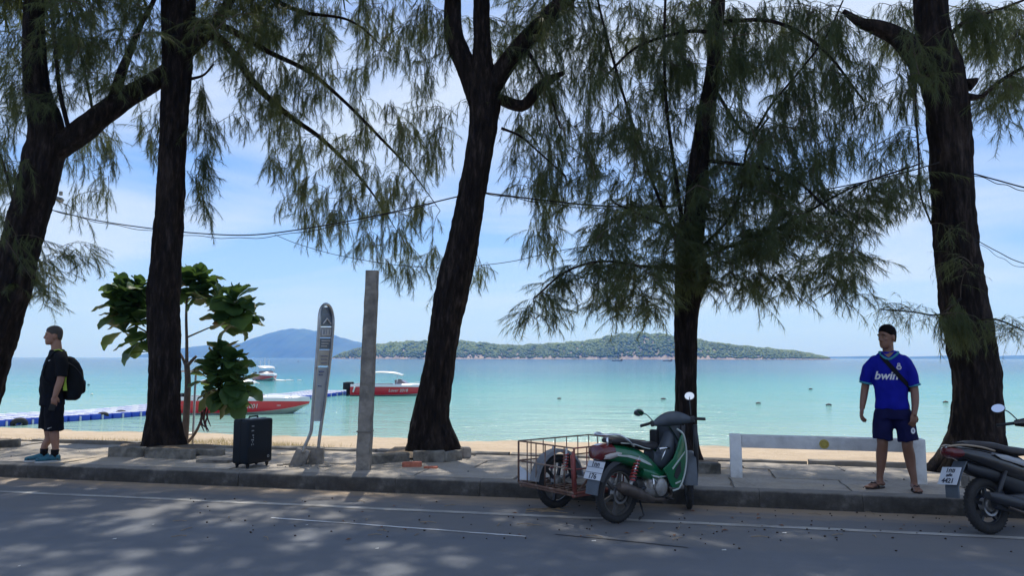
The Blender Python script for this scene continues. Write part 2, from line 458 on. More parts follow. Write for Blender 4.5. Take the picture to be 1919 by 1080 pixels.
def sand_z(x, y):
    t = (y - BACK_Y) / (SHORE_Y - BACK_Y)
    z = 0.11 + (WATER_Z - 0.11) * t
    h = 0.05 * math.sin(x * 0.9 + y * 0.7) + 0.04 * math.sin(x * 2.1 - y * 1.3 + 1) + 0.03 * math.sin(x * 4.7 + y * 3.1)
    return z + h * min(1, max(0, t * 3)) * (0.55 if t < 1 else 0.3)
xs = np.concatenate([np.linspace(-900, -40, 12), np.linspace(-36, 24, 130), np.linspace(28, 900, 12)])
ys = np.concatenate([[10.2], np.linspace(BACK_Y - 0.06, 27, 56), np.linspace(28, 70, 8)])
vs = [(x, y, sand_z(x, y) if y > 10.5 else 0.0) for y in ys for x in xs]
nx = len(xs)
fs = [(j * nx + i, j * nx + i + 1, (j + 1) * nx + i + 1, (j + 1) * nx + i) for j in range(len(ys) - 1) for i in range(nx - 1)]
beach = tag(MB().add(vs, fs).build('beach', m_sand, None, 'all'), kind='structure')

# ---- sea: pale over the shallow sand, turquoise, then blue with depth
m_sea, b, P, S = blank('sea_water', 0.10, 0.5)
b.inputs['IOR'].default_value = 1.33
b.inputs['Specular IOR Level'].default_value = 0.28
patch = new_noise(m_sea, stretched(m_sea, P, (0.010, 0.022, 1)), 1.0, 5, 0.6)
dlog = mth(m_sea, 'LOGARITHM', mth(m_sea, 'MAXIMUM', mth(m_sea, 'ADD', S.outputs['Y'], mth(m_sea, 'MULTIPLY', S.outputs['X'], -0.18)), 20.0), 10.0)   # 1.3 .. 4
fac = mth(m_sea, 'ADD', mth(m_sea, 'MULTIPLY', mth(m_sea, 'SUBTRACT', dlog, 1.36), 0.72), mth(m_sea, 'MULTIPLY', mth(m_sea, 'SUBTRACT', patch, 0.5), 0.34), True)
col = ramp(m_sea, fac, [(0.0, (0.41, 0.47, 0.37)), (0.12, (0.28, 0.43, 0.36)), (0.30, (0.09, 0.335, 0.31)), (0.48, (0.03, 0.23, 0.26)), (0.66, (0.015, 0.125, 0.20)), (1.0, (0.012, 0.085, 0.17))])
rip = new_noise(m_sea, stretched(m_sea, P, (0.35, 1.6, 1)), 1.3, 4, 0.55)
rip2 = new_noise(m_sea, stretched(m_sea, P, (0.05, 0.22, 1)), 1.0, 5, 0.55)
m_sea.node_tree.links.new(col, b.inputs['Base Color'])
bump_to(m_sea, b, mth(m_sea, 'ADD', mth(m_sea, 'MULTIPLY', rip, 0.5), rip2), 1.0, 0.8)
sea = tag(MB().add([(-7000, 22, WATER_Z), (7000, 22, WATER_Z), (7000, 7000, WATER_Z), (-7000, 7000, WATER_Z)], [(0, 1, 2, 3)]).build('sea', m_sea, None, False), kind='structure')

# ---- the wooded island and the mountain far behind it
def fbm1(x, seed, octs=5):
    r = 0.0
    for o in range(octs): r += math.sin(x * 2 ** o * 1.7 + seed * (o + 1) * 2.3) / 2 ** o
    return r / 2
def land(name, prof, dist, thick, m, seed, nv=22, rough=0.06):
    """ridge through profile pixels (x, y) at a distance; the terrain falls to the shore in front and behind"""
    pts = smooth_pts(prof, 14); rows = []
    for k in range(nv + 1):
        s = -1 + 2 * k / nv
        row = []
        for i, (px, py) in enumerate(pts):
            c = on_y(px, 671, dist); top = on_y(px, py, dist).z - WATER_Z
            w = thick * (0.35 + 0.65 * min(1, max(0, top) / 40))
            g = max(0.0, 1 - abs(s) ** 1.6) * (1 + rough * fbm1(i * 0.35 + s * 3, seed) * (1 - abs(s)))
            c = c + Vector((0, s * w + 12 * fbm1(i * 0.3, seed + 3), 0))
            row.append(Vector((c.x, c.y, WATER_Z - 1.5 + (top + 1.5) * g)))
        rows.append(row)
    return MB().loft(rows, cap=False, closed=False), rows
m_rock = mat('shore_rock', (0.30, 0.24, 0.19), 0.95, var=0.35, scale=0.06, bump=0.8, bscale=0.4, col2=(0.09, 0.10, 0.05), thr=(0.5, 0.6))
isl = [(630, 672), (655, 661), (690, 652), (720, 647), (760, 643), (800, 642), (850, 641), (900, 645), (960, 650), (1010, 648), (1060, 645), (1110, 640), (1150, 631), (1190, 627), (1240, 629), (1290, 636), (1340, 645), (1400, 652), (1460, 658), (1510, 664), (1535, 669), (1550, 672)]
mb, rows_i = land('island', isl, 1500, 130, m_rock, 2.0)
mb.build('island', m_rock, None, 'all')['kind'] = 'structure'
m_hill = mat('far_hillside', (0.05, 0.075, 0.04), 0.95, var=0.4, scale=0.004, bump=1.0, bscale=0.01)
mtn = [(330, 668), (350, 655), (390, 648), (430, 645), (470, 643), (500, 630), (525, 621), (545, 617), (575, 618), (610, 625), (640, 634), (675, 643), (720, 652), (760, 660), (800, 668), (830, 672)]
mb, rows_m = land('mountain', mtn, 5200, 650, m_hill, 5.0, nv=28, rough=0.03)
mb.build('mountain', m_hill, None, 'all')['kind'] = 'structure'
mb, _x = land('headland', [(1500, 671), (1560, 669), (1640, 668), (1700, 669), (1780, 667), (1850, 668), (1940, 666), (2000, 668)], 6000, 220, m_hill, 8.0, nv=8)
mb.build('far_headland', m_hill, None, 'all')['kind'] = 'structure'
# forest on the island: crowns of many sizes joined as one mass
ico = bmesh.new(); bmesh.ops.create_icosphere(ico, subdivisions=1, radius=1.0)
iv = np.array([v.co[:] for v in ico.verts]); it = np.array([[v.index for v in f.verts] for f in ico.faces]); ico.free()
crowns_v, crowns_t, off = [], [], 0
for _ in range(11000):
    k = random.randrange(1, int(len(rows_i) * 0.62)); i = random.randrange(0, len(rows_i[0]) - 1); a, c = random.random(), random.random()
    p = rows_i[k][i].lerp(rows_i[k][i + 1], a).lerp(rows_i[k + 1][i].lerp(rows_i[k + 1][i + 1], a), c)
    if p.z < WATER_Z + 2.0: continue
    r = random.uniform(1.8, 3.8) * (0.6 + 0.4 * min(1, (p.z - WATER_Z) / 12))
    vv = iv * (1 + rng.uniform(-0.12, 0.12, (len(iv), 1))) * [r * 1.15, r * 1.15, r * random.uniform(0.75, 1.15)] + [p.x, p.y, p.z + r * 0.25]
    crowns_v.append(vv); crowns_t.append(it + off); off += len(iv)
m_wood = mat('island_foliage', (0.125, 0.165, 0.045), 0.9, var=0.35, scale=0.012, detail=8)
tag(obj('island_forest', np_mesh('island_forest', np.concatenate(crowns_v), np.concatenate(crowns_t), m_wood, True)), 'dense green forest covering the low island on the horizon', 'forest', kind='stuff')
# pale rocks and surf line along the island's shore
sv, st, off = [], [], 0
for _ in range(800):
    i = random.randrange(0, len(rows_i[0]) - 1); p = rows_i[1][i].lerp(rows_i[1][i + 1], random.random())
    r = random.uniform(0.3, 1.3)
    vv = iv * (1 + rng.uniform(-0.3, 0.3, (len(iv), 1))) * [r * 2.0, r, r * 0.9] + [p.x + random.uniform(-4, 4), p.y - random.uniform(0, 14), WATER_Z + 0.2]
    sv.append(vv); st.append(it + off); off += len(iv)
m_pale = mat('pale_shore_rock', (0.48, 0.44, 0.38), 0.9, var=0.35, scale=0.2)
tag(obj('shore_rocks', np_mesh('shore_rocks', np.concatenate(sv), np.concatenate(st), m_pale)), 'pale rocks scattered along the island waterline', 'rocks', kind='stuff')

# ---- the air between here and the far shore
m_haze = bpy.data.materials.new('haze_air'); m_haze.use_nodes = True
hn, hl = nodes_of(m_haze); hn.clear()
ho = hn.new('ShaderNodeOutputMaterial'); hv = hn.new('ShaderNodeVolumePrincipled')
hv.inputs['Color'].default_value = (0.055, 0.30, 1.0, 1); hv.inputs['Density'].default_value = 0.000175; hv.inputs['Absorption Color'].default_value = (1, 1, 1, 1); hv.inputs['Anisotropy'].default_value = 0.1
hl.new(hv.outputs[0], ho.inputs['Volume'])
tag(MB().box(-7300, 7300, -700, 7300, WATER_Z - 8, 260).build('haze', m_haze, None, False), kind='stuff', label='thin blue haze over the sea towards the far shore', cat='haze')
# ================================================================== casuarina trees
from mathutils import noise as mn
m_bark, b, P, S = blank('casuarina_bark', 0.95, 0.2)
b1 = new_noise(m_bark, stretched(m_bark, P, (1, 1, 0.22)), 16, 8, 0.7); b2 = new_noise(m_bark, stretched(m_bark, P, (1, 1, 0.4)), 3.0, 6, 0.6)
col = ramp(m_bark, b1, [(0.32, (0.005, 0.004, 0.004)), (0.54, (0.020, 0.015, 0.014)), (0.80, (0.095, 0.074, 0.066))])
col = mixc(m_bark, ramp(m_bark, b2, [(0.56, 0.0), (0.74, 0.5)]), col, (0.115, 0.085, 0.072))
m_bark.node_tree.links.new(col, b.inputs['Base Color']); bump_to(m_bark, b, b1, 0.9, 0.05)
m_twig = mat('casuarina_twig', (0.075, 0.058, 0.045), 0.9, var=0.3, scale=6)

def leaf_mat(name, c1, c2, trans, tfac, rough=0.5, scale=1.3):
    m = bpy.data.materials.new(name); m.use_nodes = True
    n, l = nodes_of(m); bs = n['Principled BSDF']; out = n['Material Output']
    g = n.new('ShaderNodeNewGeometry')
    f1 = new_noise(m, g.outputs['Position'], scale, 4, 0.6)
    col = ramp(m, f1, [(0.3, c1), (0.7, c2)])
    l.new(col, bs.inputs['Base Color']); bs.inputs['Roughness'].default_value = rough; bs.inputs['Specular IOR Level'].default_value = 0.3
    t = n.new('ShaderNodeBsdfTranslucent'); l.new(mixc(m, 0.5, col, trans), t.inputs['Color'])
    mx = n.new('ShaderNodeMixShader'); mx.inputs['Fac'].default_value = tfac
    l.new(bs.outputs[0], mx.inputs[1]); l.new(t.outputs[0], mx.inputs[2]); l.new(mx.outputs[0], out.inputs['Surface'])
    return m
m_needle = leaf_mat('casuarina_needles', (0.028, 0.050, 0.026), (0.060, 0.086, 0.036), (0.27, 0.30, 0.085), 0.38)

# -- templates of one drooping plume of needles
def plume(seed, L, n, tilt, spread=0.5, nl=(0.07, 0.15), w=0.0050, curl=0.5):
    """a curved twiglet with needles all round it; tilt is how far it already points down"""
    r = np.random.default_rng(seed); v = []; side = r.normal() * 0.25
    T = np.linspace(0, 1, 9); ang = tilt + curl * T; dirs = np.stack([np.cos(ang), side * T, -np.sin(ang)], 1); dirs /= np.linalg.norm(dirs, axis=1)[:, None]
    P_ = np.concatenate([[[0, 0, 0]], np.cumsum(dirs[:-1] * L / 8, axis=0)])
    for i in range(n):
        t = 0.04 + 0.96 * (i + r.random()) / n; k = min(7, int(t * 8)); f = t * 8 - k
        p = P_[k] * (1 - f) + P_[k + 1] * f; tg = dirs[k]
        d = tg * (0.55 + 0.5 * r.random()) + spread * r.normal(size=3) * np.array([1, 1, 0.7]) + np.array([0, 0, -0.40])
        d /= np.linalg.norm(d); ln = r.uniform(*nl) * (1.1 - 0.3 * t)
        s = np.cross(d, r.normal(size=3)); s /= np.linalg.norm(s)
        v.append([p - s * w * 0.5, p + s * w * 0.5, p + d * ln + np.array([0, 0, -0.12 * ln])])
    for q in range(0, 8, 2):
        for ax in ((0, 1, 0), (1, 0, 0)):
            s = np.array(ax) * 0.003 * (1 - q * 0.09); v.append([P_[q] - s, P_[q] + s, P_[q + 2]])
    return np.array(v)           # (n, 3, 3)
PL = {d: [plume(100 * i + k, 0.24 + 0.06 * (k % 4), 40 + 4 * (k % 4), R(d), 0.42 + 0.06 * (k % 3)) for k in range(6)] for i, d in enumerate((5, 28, 50, 70))}
PL_HANG, PL_ARCH, PL_MIX = PL[50] + PL[70] + PL[70][:3], PL[5] + PL[28] + PL[50][:3], PL[5] + PL[28] + PL[50] + PL[70]
PL_THIN = [plume(900 + k, 0.34, 14, R(20), 0.5, (0.06, 0.13)) for k in range(5)]
PL_CROWN = [plume(950 + k, 0.50, 56, R(45), 0.6, (0.12, 0.24), 0.016) for k in range(6)]

class Foliage:
    def __init__(s): s.parts = []
    def put(s, tpl, pos, ang, sc, tilt=0.0):
        ca, sa = math.cos(ang), math.sin(ang); ct, st = math.cos(tilt), math.sin(tilt)
        M = np.array([[ca, -sa, 0], [sa, ca, 0], [0, 0, 1]]) @ np.array([[ct, 0, st], [0, 1, 0], [-st, 0, ct]])
        s.parts.append((tpl * sc) @ M.T + np.asarray(pos))
    def mesh(s, name, m, org):
        v = np.concatenate(s.parts).reshape(-1, 3) - np.asarray(org)
        return np_mesh(name, v, np.arange(len(v)).reshape(-1, 3), m)

def bark_tube(pts, n=36, amp=0.12, seed=0.0, flare=0.0, step=0.05, org=(0, 0, 0)):
    """pts: (x, y, z, radius). Furrowed, uneven trunk."""
    sp = smooth_pts(pts, 14); P3 = [Vector(p[:3]) for p in sp]
    L = [0]
    for i in range(1, len(P3)): L.append(L[-1] + (P3[i] - P3[i - 1]).length)
    m = max(6, int(L[-1] / step)); rings = []; a = None
    for q in range(m + 1):
        d = L[-1] * q / m; i = max(1, next((k for k in range(1, len(L)) if L[k] >= d), len(L) - 1))
        f = (d - L[i - 1]) / max(1e-6, L[i] - L[i - 1]); p = P3[i - 1].lerp(P3[i], f); r = sp[i - 1][3] * (1 - f) + sp[i][3] * f
        t = (P3[min(i + 1, len(P3) - 1)] - P3[max(i - 2, 0)]).normalized()
        if a is None: a = t.cross(Vector((0.3, 1, 0.1))).normalized()
        a = (a - t * a.dot(t)).normalized(); bb = t.cross(a); ring = []
        for k in range(n):
            th = 2 * math.pi * k / n; c, s_ = math.cos(th), math.sin(th)
            nv = Vector((c * 1.3 + seed, s_ * 1.3, d * 0.55))
            fur = 1 - abs(mn.noise(Vector((c * 3.4 + seed * 2, s_ * 3.4, d * 1.1)))) * 2.2
            fine = mn.noise(Vector((c * 8 + seed, s_ * 8, d * 3.0))); fl = mn.noise(Vector((c * 13, s_ * 13 + seed, d * 9))); fine += 0.55 * (math.floor(fl * 4) / 4)
            rr = r * (1 + amp * 0.9 * mn.noise(nv) + amp * 0.55 * (fur - 0.6) + amp * 0.5 * fine)
            if flare and d < 0.9: rr *= 1 + flare * (1 - d / 0.9) ** 2.2 * (0.55 + 0.75 * max(0, math.sin(th * 3 + seed) + 0.5 * math.sin(th * 5 + seed * 2)))
            ring.append(p + (a * c + bb * s_) * rr - Vector(org))
        rings.append(ring)
    return MB().loft(rings)

def casuarina(label, base, trunk, limbs, regions, crown, seed, twig_only=()):
    """trunk / limbs: pixels (x, y, width[, y offset]) of the photograph, carried to the tree's own distance."""
    rr = random.Random(seed)
    B = on_z(base[0], base[1], PAVE_Z); Y0 = B.y
    dpt = lambda p: depth_of(p)
    def to3(px, py, w, dy=0.0):
        p = on_y(px, py, Y0 + dy); return (p.x, p.y, p.z, max(0.005, 0.5 * w * depth_of(p) / FPX * (0.85 if w > 14 else 0.72)))
    root = thing('casuarina_tree', label, 'tree', (B.x, B.y, PAVE_Z))
    T = [to3(*t) for t in trunk]; T[0] = (T[0][0], T[0][1], PAVE_Z - 0.08, T[0][3])
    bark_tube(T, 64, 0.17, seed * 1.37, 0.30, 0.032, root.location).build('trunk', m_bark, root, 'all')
    nodes = [np.array(p[:3]) for p in smooth_pts(T, 10) if p[2] > 2.6]
    for lim in limbs:
        Lm = [to3(*t) for t in lim]
        big = lim[0][2] > 14
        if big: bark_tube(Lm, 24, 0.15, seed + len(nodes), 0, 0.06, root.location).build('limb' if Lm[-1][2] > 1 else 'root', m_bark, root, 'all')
        else: MB().tube([Vector(p[:3]) - root.location for p in smooth_pts(Lm, 5)], [p[3] for p in smooth_pts(Lm, 5)], 7).build('branch', m_bark, root, 'all')
        nodes += [np.array(p[:3]) for p in smooth_pts(Lm, 8) if p[2] > 1.6]
    nodes = np.array(nodes); fol = Foliage(); tw = MB()
    pts = []
    for (cx, cy, rx, ry, n, dy, sp, style) in regions:
        for _ in range(int(n * 1.9 + 0.5)):
            a, q = rr.random() * 2 * math.pi, math.sqrt(rr.random())
            p = on_y(cx + rx * q * math.cos(a), cy + ry * q * math.sin(a), Y0 + dy + rr.gauss(0, 1) * sp)
            pts.append((np.array(p), style))
    for (c, r3, n) in crown:
        k = 0
        while k < n:
            d = np.array([rr.gauss(0, 1) for _ in range(3)]); d /= np.linalg.norm(d); q = rr.random() ** 0.4
            p = np.array([B.x, Y0, 0]) + np.array(c) + d * q * np.array(r3)
            lim_z = 2.55 + 0.52 * p[1]
            if p[2] < lim_z: p[2] = lim_z + rr.random() * 0.8
            pts.append((p, 'crown')); k += 1
    dist = [np.min(np.linalg.norm(nodes - p, axis=1)) for p, _ in pts]
    for i in np.argsort(dist):
        p, style = pts[i]
        dd = np.linalg.norm(nodes - p, axis=1) + 0.5 * np.maximum(0, p[2] - nodes[:, 2] - 0.3) + 0.15 * np.abs(np.linalg.norm(nodes - p, axis=1) - 0.7)
        a = nodes[int(np.argmin(dd))]; ln = np.linalg.norm(p - a)
        up = np.array([rr.gauss(0, 0.06), rr.gauss(0, 0.06), 0.10 + 0.16 * rr.random()]) * ln
        m1, m2 = a + (p - a) * 0.35 + up, a + (p - a) * 0.72 + up * 0.9
        K = max(4, int(ln / 0.16)); tt = np.linspace(0, 1, K + 1)[:, None]
        cv = (1 - tt) ** 3 * a + 3 * (1 - tt) ** 2 * tt * m1 + 3 * (1 - tt) * tt ** 2 * m2 + tt ** 3 * p
        r0 = min(0.020, 0.0035 + 0.005 * ln)
        tw.tube([Vector(c) - root.location for c in cv], [r0 * (1 - 0.72 * q / K) for q in range(K + 1)], 4, cap=False)
        if ln > 0.35: nodes = np.vstack([nodes, cv[1:]])
        heading = math.atan2(p[1] - a[1], p[0] - a[0])
        if style == 'crown':
            for q in range(3):
                fol.put(rr.choice(PL_CROWN), cv[-1 - q % min(3, K)], rr.random() * 6.283, rr.uniform(1.5, 2.2), rr.uniform(-0.5, 0.3))
            continue
        st = 0.25 if ln < 1.5 else 0.45
        cnt = max(5, int(ln * (1 - st) / 0.070)); cnt = min(cnt, 20)
        for q in range(cnt):
            t = st + (1 - st) * (q + rr.random()) / cnt; c = cv[min(K, int(round(t * K)))] + np.array([rr.gauss(0, 0.015) for _ in range(3)])
            ang = heading + rr.gauss(0, 0.9)
            if style == 'hang': fol.put(rr.choice(PL_HANG if rr.random() < 0.72 else PL_MIX), c, ang, rr.uniform(0.7, 1.35), rr.gauss(0, 0.12))
            elif style == 'arch': fol.put(rr.choice(PL_ARCH), c, ang, rr.uniform(0.7, 1.3), rr.gauss(0, 0.15))
            elif style == 'thin': fol.put(rr.choice(PL_THIN), c, ang, rr.uniform(0.7, 1.15), rr.gauss(-0.1, 0.25))
            else: fol.put(rr.choice(PL_MIX), c, ang, rr.uniform(0.7, 1.3), rr.gauss(0, 0.15))
    tw.build('twigs', m_twig, root, 'all')['kind'] = 'stuff'
    cro = obj('crown', fol.mesh('crown', m_needle, root.location), root); cro['kind'] = 'stuff'
    return root

UP = lambda x, w: [(x, -120, w), (x + 10, -420, w * 0.7), (x + 25, -800, w * 0.3)]
CR = lambda dx, n=190, dy=0.5: [((dx, dy, 9.8), (3.0, 3.4, 2.4), n)]  # unseen coarse upper foliage, added and shaped to shade pavement and road
casuarina('thick dark tree with forked trunk at the far left edge, beside the man with backpack', (-75, 846),
    [(-78, 850, 120), (-52, 770, 100), (-28, 690, 92), (5, 580, 84), (38, 460, 78), (62, 380, 80), (82, 300, 76), (88, 245, 70), (70, 170, 52), (64, 80, 44), (64, 0, 40)] + UP(62, 38),
    [[(88, 290, 52), (135, 258, 50, 0.1), (190, 215, 46, 0.35), (245, 178, 42, 0.7), (300, 145, 38, 1.0), (350, 100, 30, 1.2), (420, 20, 22, 1.3), (500, -150, 14, 1.3)],
     [(128, 240, 12), (112, 170, 11), (104, 90, 10), (95, 0, 9), (90, -80, 7)],
     [(212, 195, 26, 0.5), (225, 145, 22, 0.5), (240, 105, 17, 0.5), (262, 50, 13, 0.5), (288, 0, 11, 0.5), (310, -70, 8, 0.5)],
     [(176, 220, 7, 0.3), (160, 140, 6, 0.2), (142, 60, 5), (130, 0, 5)],
     [(40, 440, 8), (18, 350, 7), (0, 290, 6), (-40, 200, 5)]],
    [(60, 90, 120, 130, 60, 0.2, 0.8, 'mix'), (210, 80, 110, 95, 46, 0.3, 0.8, 'mix'), (10, 320, 60, 130, 34, 0.5, 0.7, 'hang'), (175, 330, 55, 90, 15, 2.6, 0.7, 'hang'), (230, 240, 45, 45, 6, 2.4, 0.6, 'hang'),
     (110, 490, 85, 45, 13, 0.6, 0.5, 'arch'), (70, 540, 65, 40, 9, 0.6, 0.5, 'arch'), (60, 60, 150, 100, 36, 2.6, 0.5, 'mix'), (230, 60, 90, 90, 22, 2.6, 0.5, 'hang')], CR(0.2, 170, -0.3), 1)
casuarina('straight dark tree trunk rising out of the raised concrete bed, left of the black suitcase', (304, 841),
    [(304, 845, 80), (307, 790, 72), (310, 700, 66), (308, 600, 65), (308, 540, 65), (315, 420, 61), (322, 300, 58), (327, 200, 59), (331, 100, 66), (333, 0, 72)] + UP(336, 66),
    [[(348, 78, 34), (385, 62, 26, 0.3), (425, 85, 19, 0.8), (480, 160, 15, 1.5), (540, 215, 13, 2.0), (600, 258, 11, 2.4), (650, 305, 9, 2.7), (700, 365, 5, 2.9), (745, 435, 1.5, 3.0)],
     [(352, 40, 22), (420, 50, 16, 0.4), (500, 95, 13, 1.0), (580, 135, 11, 1.5), (640, 185, 9, 1.9), (700, 245, 8, 2.1), (770, 320, 4, 2.3), (825, 395, 1.5, 2.3)],
     [(356, 148, 9), (382, 140, 6, 0.2), (400, 120, 5, 0.3)],
     [(340, -40, 20), (450, -30, 14, 0.8), (560, 20, 11, 1.4), (660, 40, 6, 1.8), (740, 110, 1.5, 2.0)]],
    [(425, 45, 90, 70, 48, 0.6, 0.7, 'mix'), (385, 225, 22, 60, 12, 0.4, 0.3, 'hang'), (385, 340, 20, 70, 10, 0.4, 0.25, 'hang'), (520, 110, 90, 110, 34, 1.4, 0.6, 'hang'), (540, 290, 60, 70, 16, 2.4, 0.5, 'hang'), (600, 200, 110, 120, 40, 2.2, 0.6, 'hang'),
     (620, 350, 95, 75, 30, 2.6, 0.5, 'hang'), (710, 400, 90, 80, 26, 2.6, 0.5, 'hang'), (760, 480, 70, 55, 15, 2.4, 0.5, 'hang'), (690, 60, 110, 90, 26, 1.8, 0.7, 'hang'), (740, 280, 80, 100, 24, 2.0, 0.6, 'hang'), (285, 230, 18, 60, 6, 0.3, 0.3, 'hang'), (560, 20, 130, 50, 22, 1.2, 0.7, 'hang'), (420, 50, 110, 70, 26, 2.8, 0.5, 'mix'), (600, 60, 120, 80, 26, 2.8, 0.5, 'hang'), (640, 430, 70, 40, 9, 2.6, 0.4, 'hang'), (560, 380, 50, 40, 6, 2.5, 0.4, 'hang'), (470, 180, 60, 60, 10, 1.2, 0.5, 'hang')], CR(0.4, 170, -0.4), 2)
casuarina('leaning tree with a three-way fork and broken limb stub, rising behind the concrete post', (812, 851),
    [(808, 856, 92), (806, 800, 80), (820, 710, 68), (835, 610, 66), (848, 540, 72), (866, 460, 66), (882, 380, 62), (897, 290, 57), (906, 225, 62), (908, 170, 66), (904, 90, 42), (903, 0, 38)] + UP(905, 36),
    [[(898, 190, 52), (876, 130, 46), (852, 70, 42), (849, 0, 36), (846, -100, 32), (830, -400, 20)],
     [(918, 175, 44), (945, 125, 42), (985, 75, 38), (1040, 18, 36), (1090, -40, 32), (1200, -240, 20)],
     [(935, 185, 24), (965, 197, 26), (985, 195, 25), (1010, 165, 23), (1035, 147, 18), (1057, 136, 11)],
     [(940, 240, 8), (975, 255, 6), (1010, 285, 5), (1060, 330, 4)],
     [(985, 90, 12), (1010, 130, 8), (1030, 175, 6), (1050, 240, 5)],
     [(816, 730, 36), (826, 790, 40), (846, 830, 32), (866, 852, 12)], [(816, 730, 36), (794, 800, 40), (774, 838, 30), (756, 858, 12)]],
    [(800, 90, 60, 90, 16, 0.6, 0.8, 'hang'), (1000, 60, 70, 60, 18, 0.2, 0.8, 'mix'), (800, 250, 60, 80, 15, 0.8, 0.7, 'hang'), (1000, 310, 60, 90, 18, 0.6, 0.7, 'hang'), (1080, 170, 80, 110, 32, 0.3, 0.8, 'hang'), (1020, 430, 60, 60, 11, 1.2, 0.6, 'hang'), (900, 500, 30, 40, 3, 2.2, 0.4, 'hang'), (830, 520, 40, 30, 4, 2.3, 0.4, 'hang'), (1060, 30, 80, 60, 20, 0.2, 0.7, 'mix'), (960, 40, 110, 70, 30, 2.7, 0.5, 'mix'), (780, 40, 70, 50, 12, 2.4, 0.5, 'hang'), (1060, 330, 60, 90, 16, 0.5, 0.6, 'hang'), (960, 120, 40, 60, 6, 0.6, 0.5, 'hang'), (1010, 200, 60, 70, 12, 0.7, 0.6, 'hang')], CR(0.4, 180, -0.1), 3)
casuarina('slender bushy tree with a burl on its trunk, directly behind the green motorcycle', (1288, 868),
    [(1290, 872, 56), (1286, 800, 47), (1285, 700, 48), (1285, 600, 50), (1292, 545, 62), (1298, 515, 74), (1294, 478, 52), (1302, 400, 47), (1310, 300, 44), (1326, 200, 38), (1338, 130, 34), (1346, 0, 30)] + UP(1352, 26),
    [[(1283, 450, 12), (1268, 340, 10), (1250, 210, 9), (1245, 100, 8), (1247, 0, 7), (1250, -80, 6)],
     [(1280, 480, 11), (1240, 385, 9), (1205, 290, 8), (1160, 150, 7), (1125, 20, 6), (1110, -60, 5)],
     [(1310, 488, 11), (1345, 470, 9), (1420, 445, 8, -0.4), (1500, 405, 7, -0.8), (1600, 350, 5, -1.0), (1730, 305, 4, -1.1)],
     [(1310, 470, 10), (1365, 410, 8), (1392, 340, 7), (1400, 280, 6), (1440, 220, 5)],
     [(1335, 160, 10), (1400, 250, 8), (1450, 190, 6), (1540, 80, 5), (1580, 0, 4)],
     [(1312, 300, 10), (1400, 310, 9, -0.5), (1480, 330, 8, -0.9), (1560, 400, 6, -1.2)],
     [(1280, 500, 10), (1210, 500, 8, -0.5), (1130, 490, 6, -0.9), (1060, 510, 5, -1.2), (1000, 560, 4, -1.4)],
     [(1340, 60, 12), (1280, 60, 9), (1190, 90, 7), (1120, 160, 5)],
     [(1345, 40, 12), (1450, 40, 10), (1540, 90, 8), (1620, 190, 5)],
     [(1296, 440, 9), (1240, 420, 7, -0.6), (1150, 380, 5, -1.0)]],
    [(1190, 130, 110, 130, 50, 0.0, 0.9, 'hang'), (1150, 330, 100, 110, 44, 0.0, 0.8, 'mix'), (1200, 450, 110, 75, 52, -0.4, 0.8, 'arch'), (1080, 535, 100, 40, 18, -0.9, 0.5, 'arch'), (1195, 560, 85, 40, 22, -0.4, 0.7, 'arch'), (1010, 575, 45, 25, 5, -1.3, 0.3, 'arch'),
     (1330, 80, 90, 90, 34, 0.1, 0.9, 'hang'), (1420, 180, 100, 120, 44, 0.1, 0.9, 'hang'), (1390, 390, 110, 95, 62, -0.3, 0.8, 'mix'), (1460, 470, 120, 65, 40, -0.6, 0.7, 'arch'), (1550, 400, 90, 60, 22, -0.9, 0.6, 'arch'), (1530, 220, 80, 110, 30, 0.0, 0.8, 'hang'), (1590, 100, 60, 80, 20, 0.2, 0.7, 'hang'),
     (1420, 540, 110, 35, 14, -0.5, 0.6, 'arch'), (1570, 500, 60, 40, 9, -0.9, 0.5, 'arch'), (1650, 370, 50, 45, 9, -1.0, 0.4, 'arch'), (1600, 545, 40, 25, 4, -0.9, 0.4, 'arch'), (1450, 40, 130, 60, 30, 0.1, 0.8, 'hang'), (1250, 60, 150, 80, 40, 2.6, 0.5, 'mix'), (1480, 80, 130, 80, 34, 2.6, 0.5, 'mix'), (1330, 330, 90, 90, 30, 0.5, 0.6, 'mix'), (1280, 500, 70, 50, 16, -0.7, 0.3, 'arch'), (1480, 300, 90, 90, 30, -0.2, 0.8, 'mix'), (1250, 260, 80, 140, 26, 0.2, 0.8, 'mix')], CR(0.3, 180), 4)
